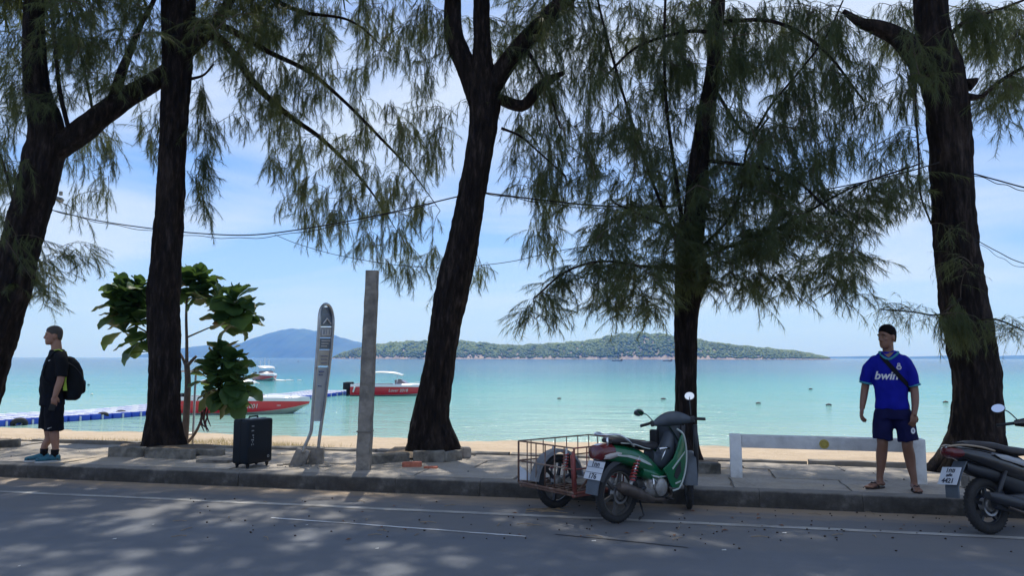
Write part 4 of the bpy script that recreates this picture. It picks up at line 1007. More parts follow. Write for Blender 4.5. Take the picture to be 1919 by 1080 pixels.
# ================================================================== boats and the floating jetty
m_red = mat('boat_red', (0.66, 0.016, 0.032), 0.3, var=0.08, scale=2, coat=0.4)
m_gel = mat('white_gelcoat', (0.70, 0.71, 0.71), 0.3, var=0.05, scale=2, coat=0.3)
m_bot = mat('hull_bottom', (0.50, 0.54, 0.47), 0.4, var=0.1, scale=2)  # white hull bottom with the water's green reflection put into its colour
m_tint = mat('tinted_screen', (0.22, 0.17, 0.19), 0.12, var=0.1, scale=3)
m_seat = mat('boat_seat', (0.10, 0.14, 0.30), 0.7)
def speedboat(label, loc, rotz, L, word=None, canopy=True, B=2.1, small=None):
    root = thing('speedboat', label, 'boat', loc, rotz, 'red and white speedboats')
    N = 22
    def sec(s):
        hb = 0.5 * B * (1 - max(0, (s - 0.42) / 0.58) ** 2.3) * (0.94 + 0.06 * min(1, s * 4)); hb = max(hb, 0.015)
        zs = 0.68 - 0.09 * s ** 3; zr = 0.07 + 0.42 * s ** 4.0; zk = -0.32 + 0.83 * max(0, (s - 0.68) / 0.32) ** 1.9
        x = -L / 2 + L * s
        return x, hb, zs, zr, min(zk, zr - 0.02)
    S_ = [sec(i / N) for i in range(N + 1)]
    rk = lambda x, z, s: x + 0.0
    bot = [[Vector((x, -hb * 0.86, zr)), Vector((x - 0.0, -hb * 0.55, (zr + zk) / 2 - 0.04)), Vector((x, 0, zk)), Vector((x, hb * 0.55, (zr + zk) / 2 - 0.04)), Vector((x, hb * 0.86, zr))] for x, hb, zs, zr, zk in S_]
    MB().loft(bot, cap=False, closed=False).add(bot[0], [(0, 1, 2, 3, 4)]).build('hull_bottom', m_bot, root, 'all')
    side = MB()
    for sg in (-1, 1): side.loft([[Vector((x, sg * hb * 0.862, zr)), Vector((x + 0.02, sg * hb * 0.95, (zr * 0.45 + zs * 0.55))), Vector((x + 0.03, sg * hb, zs))] for x, hb, zs, zr, zk in S_], cap=False, closed=False)
    x, hb, zs, zr, zk = S_[0]; side.add([(x, -hb * .862, zr), (x, hb * .862, zr), (x + .03, hb, zs), (x + .03, -hb, zs)], [(0, 1, 2, 3)])
    so = side.build('hull_side', m_red, root, 'all')
    gw = MB()
    gw.loft([[Vector((x + .03, -hb - 0.015, zs)), Vector((x + .04, -hb - 0.01, zs + 0.05)), Vector((x + .04, -hb * 0.93, zs + 0.17)), Vector((x + .04, -hb * 0.72, zs + 0.20 + (0.03 if x > 0 else 0))), Vector((x + .04, hb * 0.72, zs + 0.20 + (0.03 if x > 0 else 0))), Vector((x + .04, hb * 0.93, zs + 0.17)), Vector((x + .04, hb + 0.01, zs + 0.05)), Vector((x + .03, hb + 0.015, zs))] for x, hb, zs, zr, zk in S_[10:]])
    for sg in (-1, 1): gw.loft([[Vector((x + .03, sg * (hb + 0.015), zs)), Vector((x + .04, sg * (hb + .01), zs + 0.06)), Vector((x + .04, sg * hb * 0.95, zs + 0.17)), Vector((x + .04, sg * hb * 0.78, zs + 0.17)), Vector((x + .04, sg * hb * 0.78, zs - 0.2))] for x, hb, zs, zr, zk in S_[:11]], cap=False, closed=False)
    gw.build('gunwale', m_gel, root, True)
    MB().add([(S_[0][0] + .05, -B * .4, .3), (S_[0][0] + .05, B * .4, .3), (S_[11][0], B * .4, .3), (S_[11][0], -B * .4, .3)], [(0, 1, 2, 3)]).build('cockpit_floor', m_gel, root)
    xs_ = -L / 2 + L * 0.5
    for sg in (-1, 1):
        MB().loft([[Vector((xs_ - 0.1, sg * B * 0.40, 0.85)), Vector((xs_ + 0.75, sg * B * 0.30, 0.86))], [Vector((xs_ - 0.15, sg * B * 0.36, 1.16)), Vector((xs_ + 0.28, sg * B * 0.27, 1.17))]], cap=False, closed=False).build('side_screen', m_tint, root)
    MB().loft([[Vector((xs_ + 0.75, -B * 0.30, 0.86)), Vector((xs_ + 0.92, 0, 0.87)), Vector((xs_ + 0.75, B * 0.30, 0.86))], [Vector((xs_ + 0.28, -B * 0.27, 1.17)), Vector((xs_ + 0.38, 0, 1.18)), Vector((xs_ + 0.28, B * 0.27, 1.17))]], cap=False, closed=False).build('windscreen', m_tint, root, 'all')
    for k in range(3): MB().box(-L / 2 + 0.9 + k * 0.8, -L / 2 + 1.25 + k * 0.8, -B * 0.33, B * 0.33, 0.3, 0.78).build('seat', m_seat, root, True, 0.04)
    MB().tube([(L * 0.36, -B * 0.16, 0.84), (L * 0.38, -B * 0.16, 0.98), (L * 0.20, -B * 0.30, 1.02), (L * 0.19, -B * 0.30, 0.86)], 0.016, 6).build('bow_rail', m_chrome, root)
    if canopy:
        rf = []
        for i in range(9):
            t = i / 8; x = -L / 2 + L * (0.16 + 0.40 * t); zz = 1.62 + 0.10 * math.sin(math.pi * t ** 0.8) - (0.14 * (t - 0.8) / 0.2 if t > 0.8 else 0)
            rf.append([Vector((x, y * B * 0.41, zz + 0.07 * (1 - abs(y) ** 2.2) + d)) for d, ys_ in ((0.0, (-1, -0.5, 0, 0.5, 1)), (-0.06, (1, 0.5, 0, -0.5, -1))) for y in ys_])
        MB().loft(rf).build('canopy', m_gel, root, 'all')
        for x in (0.20, 0.50):
            for sg in (-1, 1): MB().tube([(-L / 2 + L * x, sg * B * 0.42, 0.8), (-L / 2 + L * (x + 0.02), sg * B * 0.39, 1.63)], 0.022, 6).build('canopy_post', m_chrome, root)
    for sg in (-0.28, 0.28):
        e = MB(); e.loft([[Vector((-L / 2 - 0.28 + dx * 0.30, sg * B * 0.8 + dy * 0.17, z)) for dx, dy in ((-1, -.6), (-.6, -1), (.6, -1), (1, -.6), (1, .6), (.6, 1), (-.6, 1), (-1, .6))] for z in (0.45, 0.7, 0.98)]); e.loft([[Vector((-L / 2 - 0.25 + dx * .09, sg * B * .8 + dy * .06, z)) for dx, dy in ((-1, -1), (1, -1), (1, 1), (-1, 1))] for z in (-0.4, 0.46)])
        e.build('outboard_motor', m_black, root, True, 0.02)
    if word:
        me = subdiv(text_mesh(word, 0.30, 0, 0.25), 2, 0.06)
        conform(me, frame((L * 0.02, -2, 0.40), (1, 0, 0), (0, 0, 1), (0, -1, 0)), so.data, (0, 1, 0), 0.008)
        me.materials.append(m_gel); obj('hull_lettering', me, root)
        me = subdiv(text_mesh(small or '....', 0.10, 0, 0.2), 1, 0.05)
        conform(me, frame((L * 0.285, -2, 0.42), (1, 0, 0), (0, 0, 1), (0, -1, 0)), so.data, (0, 1, 0), 0.008)
        me.materials.append(m_gel); obj('small_lettering', me, root)
    return root
def sea_pt(px, py): return on_z(px, py, WATER_Z)
c1 = sea_pt(462, 775)
b1 = speedboat('red speedboat lettered 2001 moored behind the big-leaved sapling', c1, YAW + R(2), 6.2, 'Lover 2001', True, small='2001')
c2 = sea_pt(745, 741.5)
b2 = speedboat('red speedboat with white canopy between the concrete post and the leaning tree', c2, YAW + R(3), 6.7, 'Lover 2018', True, 2.4, small='2018')
for (x, dz) in ((-3.10, 0.0), (-1.70, 0.0)):
    MB().tube([(x, -1.16, 0.30), (x + 0.12, -1.235, 0.66)], 0.06, 8).build('fender', m_gel, b2)
c3 = sea_pt(499, 713.5)
b3 = speedboat('distant red and white speedboat with antennas, seen bow on beyond the sapling', c3, YAW - R(58), 6.4, None, True, 2.3)
for y in (-0.5, 0.0, 0.5): MB().tube([(-0.9, y, 1.66), (-0.95, y, 2.75 if y == 0 else 2.45)], 0.025, 5).build('antenna', m_gel, b3)
m_foam = mat('sea_foam', (0.75, 0.78, 0.78), 0.8, var=0.15, scale=3)
fo = MB(); rr_ = random.Random(9)
for k in range(70):
    p = sea_pt(505 + abs(rr_.gauss(0, 16)), 713.5 + rr_.gauss(0, 0.35)) ; s = rr_.uniform(0.15, 0.5); fo.ell(p + Vector((0, 0, 0.02)), (s * 1.8, s, 0.08), 7, 4)
tag(fo.build('bow_wave', m_foam, None, 'all'), 'white foam along the waterline of the distant speedboat', 'foam', kind='stuff')

m_cb = mat('jetty_blue', (0.020, 0.075, 0.48), 0.4, var=0.15, scale=2)
m_cw = mat('jetty_white', (0.62, 0.64, 0.68), 0.45, var=0.1, scale=2)
def cube_mesh(cap_m, cap):
    """blue hollow float 0.5 m along and 0.85 m across, with a paler raised strip on top"""
    mb = MB(); oct_ = ((-1, -.8), (-.8, -1), (.8, -1), (1, -.8), (1, .8), (.8, 1), (-.8, 1), (-1, .8))
    mb.loft([[Vector((x * 0.242 * s_, y * 0.417 * s_, z)) for x, y in oct_] for s_, z in ((0.94, -0.14), (1, -0.08), (1, 0.16), (0.94, 0.20))])
    nb = len(mb.f)
    mb.loft([[Vector((-0.03 + x * 0.135 * s_, y * 0.39 * s_, z)) for x, y in oct_] for s_, z in ((1, 0.19), (0.94, 0.225))])
    me = mb.mesh('float_cube', m_cb, True); me.materials.append(cap_m)
    for q, pl in enumerate(me.polygons):
        if min(me.vertices[i].co.z for i in pl.vertices) > 0.185: pl.material_index = 1
    return me
m_cap = mat('jetty_pale_cap', (0.40, 0.43, 0.62), 0.45, var=0.1, scale=2)
cw, cb = cube_mesh(m_cw, True), cube_mesh(m_cap, True)
jp = smooth_pts([tuple(sea_pt(*q)) for q in ((-40, 803), (130, 791), (273, 780), (450, 762), (611, 745), (664, 738.5))], 30)
jl = [0.0]
for i in range(1, len(jp)): jl.append(jl[-1] + math.dist(jp[i], jp[i - 1]))
ja = Vector(jp[0]); jd = Vector(jp[60]) - ja; ja_ang = math.atan2(jd.y, jd.x)
jet = thing('floating_jetty', 'long floating jetty of blue and white plastic cubes running out to the boats', 'jetty', ja)
ncol = int(jl[-1] / 0.5); nrow = 4 if ncol * 4 <= 300 else 3
pin_me = MB().box(-0.035, 0.035, -0.03, 0.03, -0.10, 0.10).mesh('joint_pin', mat('pin_white', (0.55, 0.58, 0.66), 0.5), False)
for i in range(ncol):
    d = (i + 0.5) * 0.5; k = max(1, next((q for q in range(1, len(jl)) if jl[q] >= d), len(jl) - 1)); f = (d - jl[k - 1]) / (jl[k] - jl[k - 1])
    c = Vector(jp[k - 1]).lerp(Vector(jp[k]), f); t = (Vector(jp[k]) - Vector(jp[k - 1])).normalized(); an = math.atan2(t.y, t.x); nv = Vector((-t.y, t.x, 0))
    for j in range(nrow):
        if i * nrow + j >= 300: break
        o = obj('float_cube', cw if (i + j) % 3 else cb, jet, c - ja + nv * (0.42 + j * 0.85) + Vector((0, 0, 0.05 + 0.02 * math.sin(i * 0.35))), (0, 0, an))
    if i % 2 and i < 60: obj('joint_pin', pin_me, jet, c - ja - nv * 0.02 + t * 0.25 + Vector((0, 0, 0.10)), (0, 0, an))
grp = 'dark tyres along the floating jetty'
for k, (px, py, lab) in enumerate(((30, 797.5, 'dark tyre fender at the jetty side, nearest the left picture edge'), (186, 785.5, 'dark tyre fender with a pale rim, middle one on the jetty'), (220, 781.5, 'dark tyre fender on the jetty just left of the straight trunk'))):
    p = sea_pt(px, py); root = thing('tyre_fender', lab, 'tyre', p, ja_ang, grp)
    MB().ring((0, -0.20, 0.06), (0.3, 0.8, 0.75), 0.22, 0.11, 22, 8).build('tyre', m_rubber, root, 'all')
    MB().ring((0, -0.20, 0.06), (0.3, 0.8, 0.75), 0.115, 0.025, 22, 6).build('inner_rim', m_cw, root, 'all')

# ---- small craft and floats far out
def longtail(px, py, L, label):
    p = sea_pt(px, py); mb = MB()
    mb.loft([[Vector((-L / 2 + L * s, y * L * 0.09 * math.sin(math.pi * min(1, 0.12 + s * 0.86)) ** 0.6, z)) for y, z in ((-1, 0.45 + 1.1 * abs(2 * s - 0.8) ** 3), (-0.6, -0.1), (0.6, -0.1), (1, 0.45 + 1.1 * abs(2 * s - 0.8) ** 3))] for s in [k / 12 for k in range(13)]])
    root = thing('longtail_boat', label, 'boat', p, YAW + R(4), 'far longtail boats off the island')
    mb.build('hull', mat('dark_wood', (0.07, 0.05, 0.04), 0.8), root); MB().box(-L * 0.2, L * 0.12, -0.5, 0.5, 1.1, 1.2).build('awning', m_black, root)
    for x in (-L * 0.18, L * 0.1): MB().tube([(x, 0, 0.3), (x, 0, 1.12)], 0.05, 5).build('awning_post', m_black, root)
longtail(1157, 677.3, 9, 'dark longtail boat far out below the island, left one of two')
longtail(1251, 677.6, 8, 'dark longtail boat far out, just left of the bushy tree trunk')
m_buoy = mat('buoy_dark', (0.04, 0.04, 0.045), 0.6); m_buoyw = mat('buoy_white', (0.7, 0.7, 0.62), 0.5)
for px, py, s, mm, lab in ((166, 722, 0.16, m_buoy, 'dark round buoy on the water right of the backpack'), (172, 740, 0.13, m_buoyw, 'small white float on the water beyond the jetty'), (559, 678.5, 0.8, m_buoy, 'tiny dark buoy far out left of the leaning sign'), (1048, 748, 0.16, m_buoy, 'dark float on the water left of the green motorcycle'), (1243, 749, 0.2, m_buoy, 'dark floating log piece just left of the bushy trunk'), (1553, 760, 0.2, m_buoy, 'dark float on the water right of the barrier emblem'), (1519, 730, 0.2, m_buoy, 'dark float farther out above the barrier'), (1421, 757, 0.18, m_buoy, 'dark float on the water above the left end of the barrier'), (1772, 755, 0.2, m_buoy, 'dark float right at the left edge of the massive trunk')):
    p = sea_pt(px, py); mb = MB().ell((0, 0, 0.02), (s * 0.9, s * 0.5, s * 0.4), 12, 7); mb.ring((0, 0, s * 0.4), (1, 0, 0), s * 0.2, s * 0.06, 10, 5)
    o = mb.build('buoy', mm, None, 'all'); o.location = p; tag(o, lab, 'buoy', 'floats on the water')

# ================================================================== litter and dry grass
rr_ = random.Random(77)
cv_, ct_, off = [], [], 0
for k in range(300):
    if k % 3 == 1: continue
    if k < 200: p = on_z(rr_.uniform(350, 1919), rr_.uniform(935, 1012), 0.0)
    elif k < 260: p = on_z(rr_.uniform(1250, 1919), rr_.uniform(955, 1040), 0.0)
    else: p = Vector((rr_.uniform(-9, 6), rr_.uniform(8.65, 10.5), PAVE_Z + 0.004))
    if p.y > 8.38 and p.z < 0.1: continue
    r = rr_.uniform(0.005, 0.0095)
    cv_.append(iv * (1 + rng.uniform(-0.15, 0.15, (len(iv), 1))) * [r * rr_.uniform(1, 1.6), r, r * 0.9] + np.array([p.x, p.y, p.z + r * 0.7])); ct_.append(it + off); off += len(iv)
m_cone = mat('casuarina_cone', (0.045, 0.03, 0.022), 0.9, var=0.4, scale=40)
tag(obj('fallen_cones', np_mesh('fallen_cones', np.concatenate(cv_), np.concatenate(ct_), m_cone)), 'small dark tree cones scattered over the road and pavement', 'cones', kind='stuff')
tw = MB(); m_dry = mat('dry_twig', (0.30, 0.22, 0.14), 0.9, var=0.3, scale=20)
for k in range(46):
    if k < 8: p = on_z(rr_.uniform(1000, 1050), rr_.uniform(952, 962), 0.008); L = rr_.uniform(0.15, 0.35); a = rr_.gauss(0.35, 0.25)
    else: p = on_z(rr_.uniform(300, 1900), rr_.uniform(930, 1010), 0.006); L = rr_.uniform(0.05, 0.16); a = rr_.random() * 3.14
    if p.y > 8.38: continue
    d = Vector((math.cos(a), math.sin(a), 0)) * L / 2
    tw.tube([p - d, p + Vector((0.01, 0.01, 0.006)), p + d], 0.004 if k < 8 else 0.003, 5)
tag(tw.build('fallen_twigs', m_dry, None, True), 'dry twigs lying on the road along the kerb', 'twigs', kind='stuff')
lf = MB(); m_dl = mat('dead_leaf', (0.20, 0.085, 0.04), 0.85, var=0.4, scale=20)
for k in range(34):
    p = on_z(rr_.uniform(600, 1919), rr_.uniform(938, 1015), 0.006)
    if p.y > 8.36: continue
    a = rr_.random() * 6.28; s = rr_.uniform(0.015, 0.035); ca, sa = math.cos(a) * s, math.sin(a) * s
    lf.add([p + Vector((-ca, -sa, 0)), p + Vector((-sa * .5, ca * .5, s * .3)), p + Vector((ca, sa, .002)), p + Vector((sa * .5, -ca * .5, s * .3))], [(0, 1, 2), (0, 2, 3)])
tag(lf.build('fallen_leaves', m_dl, None, False), 'curled brown leaves lying on the road', 'leaves', kind='stuff')
pp = MB(); m_pap = mat('paper_scrap', (0.62, 0.62, 0.60), 0.8)
for px, py in ((575, 985), (215, 1011), (287, 984), (36, 1062), (707, 1029), (1113, 1015), (1357, 1032), (1470, 1000)):
    p = on_z(px, py, 0.005); s = rr_.uniform(0.010, 0.022); pp.add([p + Vector((-s, -s * .5, 0)), p + Vector((s, -s * .6, .003)), p + Vector((s * .8, s * .5, .006)), p + Vector((-s, s * .5, .001))], [(0, 1, 2, 3)])
tag(pp.build('paper_scraps', m_pap, None, False), 'tiny white paper scraps scattered on the road', 'litter', kind='stuff')
gv = []
for k in range(3200):
    u = rr_.random()
    px = rr_.gauss(250, 55) if u < 0.45 else (rr_.gauss(430, 40) if u < 0.7 else rr_.uniform(-60, 560))
    x = on_y(px, 830, 12).x; y = rr_.uniform(11.1, 14.5); z = sand_z(x, y)
    h = rr_.uniform(0.03, 0.12); a = rr_.random() * 6.28; ln = rr_.gauss(0, 0.05)
    gv.append([(x - 0.004 * math.cos(a), y - 0.004 * math.sin(a), z - 0.01), (x + 0.004 * math.cos(a), y + 0.004 * math.sin(a), z - 0.01), (x + ln, y + rr_.gauss(0, 0.04), z + h)])
gv = np.array(gv).reshape(-1, 3)
m_grass = leaf_mat('dry_grass', (0.30, 0.25, 0.12), (0.42, 0.35, 0.18), (0.45, 0.38, 0.15), 0.3, 0.8)
tag(obj('dry_grass', np_mesh('dry_grass', gv, np.arange(len(gv)).reshape(-1, 3), m_grass)), 'dry yellow grass on the sand behind the pavement', 'grass', kind='stuff')
# ================================================================== motorcycles.  local axes: x forward, y left, z up, origin under the rear axle
m_green = mat('green_paint', (0.004, 0.115, 0.045), 0.28, var=0.12, scale=3, coat=0.5)
m_grey = mat('grey_cowl', (0.070, 0.085, 0.105), 0.5, var=0.2, scale=6)
m_dark = mat('dark_cowl', (0.018, 0.020, 0.026), 0.45, var=0.2, scale=6)
m_vinyl = mat('seat_vinyl', (0.020, 0.017, 0.020), 0.5, var=0.2, scale=10, bump=0.2, bscale=80)
m_alu = mat('engine_alloy', (0.33, 0.32, 0.31), 0.5, 0.7, var=0.3, scale=14, col2=(0.10, 0.08, 0.06), thr=(0.55, 0.68))
m_exh = mat('exhaust_steel', (0.105, 0.085, 0.075), 0.55, 0.6, var=0.35, scale=10)
m_lens = mat('tail_lens', (0.10, 0.006, 0.009), 0.2, var=0.1, scale=6, coat=0.5)
m_clear = mat('clear_lens', (0.42, 0.38, 0.36), 0.2, var=0.1, scale=6, coat=0.5)
m_spring = mat('red_spring', (0.38, 0.05, 0.05), 0.45)
m_rust = mat('rusty_wire', (0.15, 0.085, 0.065), 0.85, var=0.4, scale=12, col2=(0.28, 0.22, 0.18), thr=(0.5, 0.62))
m_redp = mat('red_frame_paint', (0.24, 0.055, 0.05), 0.6, var=0.3, scale=12, col2=(0.16, 0.08, 0.06), thr=(0.5, 0.65))
m_plate = mat('plate_white', (0.56, 0.59, 0.64), 0.45, var=0.08, scale=8)
m_ptext = mat('plate_ink', (0.035, 0.04, 0.06), 0.5)
m_mirror = mat('mirror_glass', (0.86, 0.88, 0.92), 0.03, 1.0, var=0.0, scale=3)
m_brake = mat('brake_disc', (0.35, 0.35, 0.36), 0.35, 0.9)
m_grime = mat('dusty_wheel', (0.075, 0.070, 0.066), 0.7, var=0.35, scale=12)
m_silver = mat('silver_decal', (0.45, 0.50, 0.48), 0.4)

def wheel(parent, name, c, Rw, w, steer=0.0, lean=0.0, spokes=6, m_rim=None, disc=True):
    """cast wheel; its axle along local y turned by steer"""
    ax = Vector((-math.sin(steer), math.cos(steer), 0))
    e = bpy.data.objects.new(name, None); C.objects.link(e); e.parent = parent; e.location = c; e.rotation_euler = (lean, 0, steer)
    mb = MB(); n, prof = 44, []
    for k in range(12):
        th = 2 * math.pi * k / 12; prof.append((Rw - w * 0.5 + w * 0.5 * math.cos(th), w * 0.46 * math.sin(th)))
    rings = [[Vector((r * math.cos(a), y, r * math.sin(a))) for r, y in prof] for a in [2 * math.pi * i / n for i in range(n + 1)]]
    mb.loft(rings, cap=False)
    for i in range(n):
        a = 2 * math.pi * (i + 0.5) / n
        for sg in (-1, 1):
            M = Matrix.Rotation(-a, 4, 'Y') @ Matrix.Translation((Rw - 0.001, sg * w * 0.2, 0)) @ Matrix.Rotation(sg * 0.5, 4, 'X')
            mb.box(-0.008, -0.0035, -w * 0.13, w * 0.13, -0.006, 0.006, M)
    mb.build('tyre', m_rubber, e, True)
    rm = MB().ring((0, 0, 0), (0, 1, 0), Rw - w * 0.98, 0.011, 40, 8, 2.1).build('rim', m_rim or m_grime, e, 'all')
    sp = MB()
    for k in range(spokes):
        a = 2 * math.pi * k / spokes + 0.3; d = Vector((math.cos(a), 0, math.sin(a))); t = Vector((-math.sin(a), 0, math.cos(a)))
        sp.loft([[d * r_ + t * s * wd + Vector((0, y * 0.014, 0)) for s, y in ((-1, -1), (1, -1), (1, 1), (-1, 1))] for r_, wd in ((0.03, 0.020), (0.10, 0.012), (Rw - w * 0.98, 0.014))])
    sp.build('spokes', m_rim or m_grime, e, True)
    MB().loft([[Vector((r_ * math.cos(a), y, r_ * math.sin(a))) for a in [2 * math.pi * i / 20 for i in range(20)]] for y, r_ in ((-0.055, 0.02), (-0.05, 0.05), (-0.02, 0.065), (0.03, 0.065), (0.05, 0.04), (0.06, 0.02))]).build('hub', m_alu, e, True)
    if disc: MB().loft([[Vector((r_ * math.cos(a), y, r_ * math.sin(a))) for a in [2 * math.pi * i / 28 for i in range(28)]] for y, r_ in ((-0.046, 0.075), (-0.046, 0.095), (-0.050, 0.095), (-0.050, 0.075))], cap=False).build('brake_ring', m_brake, e, True)
    return e
def sup(x, yc, zc, hy, hz, n=16, e=0.75, skew=0.0):
    """rounded section across the bike at x"""
    r = []
    for k in range(n):
        a = 2 * math.pi * k / n; c, s = math.cos(a), math.sin(a)
        yy = math.copysign(abs(c) ** e, c) * hy; zz = math.copysign(abs(s) ** e, s) * hz
        r.append(Vector((x + skew * zz, yc + yy, zc + zz)))
    return r
def coil(a, b_, r, turns, wr):
    a, b_ = Vector(a), Vector(b_); d = (b_ - a); t = d.normalized(); u = t.cross(Vector((0, 1, 0))).normalized(); v = t.cross(u); n = turns * 12
    return [a + d * (i / n) + (u * math.cos(2 * math.pi * i / 12) + v * math.sin(2 * math.pi * i / 12)) * r for i in range(n + 1)]
def plate_text(parent, lines, M, m):
    for body, size, x, y in lines:
        me = text_mesh(body, size, 0.0006, 0, 0.002)
        me.transform(M @ Matrix.Translation((x, y, 0.004))); me.materials.append(m); obj('plate_lettering', me, parent)
def mirror(parent, base, tip, face, rx=0.062, rz=0.042):
    """stalk and rounded mirror whose glass looks along face"""
    base, tip, face = Vector(base), Vector(tip), Vector(face).normalized()
    st = bpy.data.objects.new('mirror', None); C.objects.link(st); st.parent = parent
    mid = base.lerp(tip, 0.45) + Vector((0, 0, 0.03))
    MB().tube(smooth_pts([tuple(base), tuple(mid), tuple(tip)], 5), 0.006, 7).build('stalk', m_dark, st, 'all')
    side = face.cross(Vector((0, 0, 1))).normalized(); up = side.cross(face)
    Mf = frame(tip, side, face, up)
    MB().loft([[Mf @ Vector((rx * s * math.cos(a), y, rz * s * math.sin(a))) for a in [2 * math.pi * k / 24 for k in range(24)]] for y, s in ((-0.030, 0.35), (-0.022, 0.75), (-0.004, 1.0), (0.006, 1.0))]).build('housing', m_dark, st, True)
    MB().loft([[Mf @ Vector((rx * s * math.cos(a), y, rz * s * math.sin(a))) for a in [2 * math.pi * k / 24 for k in range(24)]] for y, s in ((0.0055, 0.94), (0.0075, 0.92))]).build('glass', m_mirror, st, True)

# ---------------------------------------------------------------- the green motorcycle with its sidecar
rear = on_z(1157, 981, 0.0)
PHI = R(51)                                        # heading, clockwise from the camera axis
head = YAW + math.pi / 2 - PHI                     # angle of +x in the world
bike = thing('motorcycle', 'green underbone motorcycle with a rusty wire sidecar, parked at the kerb', 'motorcycle', rear, head)
STEER = R(42)
WB, RW = 1.07, 0.275
wheel(bike, 'rear_wheel', (0, 0, RW), RW, 0.078, 0, 0, 6)
wheel(bike, 'front_wheel', (WB, 0.0, RW), RW, 0.066, STEER, 0, 6, m_dark)
# frame, swing arm, shocks
for s in (-1, 1):
    MB().tube([(0.0, s * 0.085, RW), (0.25, s * 0.085, 0.30), (0.42, s * 0.07, 0.32)], 0.018, 8, flat=(1, 1)).build('swing_arm', m_dark, bike, 'all')
    sh = MB().tube([(0.02, s * 0.115, 0.30), (0.10, s * 0.12, 0.44)], 0.020, 10).build('shock_absorber', m_alu, bike, 'all')
    MB().tube(coil((0.075, s * 0.12, 0.40), (0.165, s * 0.12, 0.60), 0.026, 7, 0.006), 0.0075, 6).build('spring', m_spring, sh, 'all')
    MB().tube([(0.09, s * 0.12, 0.42), (0.175, s * 0.12, 0.62)], 0.013, 8).build('damper_rod', m_chrome, sh, 'all')
MB().box(-0.02, 0.34, 0.075, 0.10, 0.235, 0.335).build('chain_case', m_dark, bike, True, 0.02)
# engine and exhaust
eng = MB().loft([sup(x, -0.01, zc, hy, hz, 16, 0.55) for x, zc, hy, hz in ((0.30, 0.30, 0.08, 0.06), (0.34, 0.30, 0.115, 0.095), (0.48, 0.30, 0.125, 0.105), (0.58, 0.31, 0.115, 0.085), (0.63, 0.32, 0.08, 0.05))]).build('engine', m_alu, bike, True)
MB().loft([[Vector((0.47 + r_ * math.cos(a), y, 0.30 + r_ * math.sin(a))) for a in [2 * math.pi * k / 20 for k in range(20)]] for y, r_ in ((-0.11, 0.088), (-0.15, 0.085), (-0.165, 0.06), (-0.166, 0.02))]).build('clutch_cover', m_alu, eng, True)
for k in range(7): MB().box(0.60 + k * 0.020, 0.612 + k * 0.020, -0.07, 0.07, 0.27, 0.39).build('cooling_fin', m_alu, eng, True, 0.004)
MB().tube([(0.40, -0.150, 0.36), (0.30, -0.185, 0.40), (0.31, -0.20, 0.30)], 0.011, 7).build('kick_start', m_chrome, bike, 'all')
ex = MB().tube(smooth_pts([(0.70, -0.03, 0.25), (0.66, -0.10, 0.20), (0.52, -0.135, 0.18), (0.34, -0.145, 0.20)], 5), 0.019, 10).build('exhaust_pipe', m_exh, bike, 'all')
MB().tube([(0.36, -0.145, 0.195), (0.28, -0.15, 0.215), (0.10, -0.16, 0.285), (-0.05, -0.165, 0.34), (-0.13, -0.168, 0.37), (-0.15, -0.168, 0.376)], [0.022, 0.042, 0.054, 0.056, 0.050, 0.030], 16).build('muffler', m_exh, bike, True)
MB().tube([(0.56, -0.09, 0.19), (0.50, -0.26, 0.20)], 0.012, 8).build('foot_peg', m_rubber, bike, 'all')
MB().tube([(0.58, 0.09, 0.19), (0.52, 0.26, 0.20)], 0.012, 8).build('foot_peg', m_rubber, bike, 'all')
# green tail and side covers: one flowing shell, low at the engine, rising to the tail lamp
tail = [(-0.235, 0.655, 0.055, 0.050), (-0.20, 0.665, 0.082, 0.068), (-0.10, 0.660, 0.105, 0.082), (0.02, 0.640, 0.122, 0.088), (0.14, 0.605, 0.130, 0.095), (0.26, 0.560, 0.130, 0.105), (0.36, 0.505, 0.122, 0.105), (0.45, 0.455, 0.110, 0.085), (0.52, 0.425, 0.095, 0.055)]
MB().loft([sup(x, 0, z, hy, hz, 20, 0.72) for x, z, hy, hz in tail]).build('tail_cover', m_green, bike, True)
for s in (-1, 1):                                   # silver swoosh decals
    MB().prism([(-0.12, 0.655), (0.04, 0.640), (0.20, 0.598), (0.33, 0.540), (0.355, 0.515), (0.30, 0.530), (0.15, 0.585), (0.02, 0.622), (-0.12, 0.643)], 0.2605).build('side_stripe', m_silver, bike, False)
    break
side_cov = MB().loft([sup(x, 0, z, hy, hz, 16, 0.7) for x, z, hy, hz in ((0.25, 0.475, 0.115, 0.06), (0.36, 0.43, 0.128, 0.07), (0.48, 0.405, 0.128, 0.062), (0.58, 0.40, 0.115, 0.05), (0.66, 0.415, 0.09, 0.035))]).build('side_cover', m_green, bike, True)
MB().prism([(0.34, 0.43), (0.46, 0.405), (0.58, 0.40), (0.56, 0.388), (0.45, 0.39), (0.37, 0.41)], 0.262).build('side_lettering_band', m_silver, bike, False)
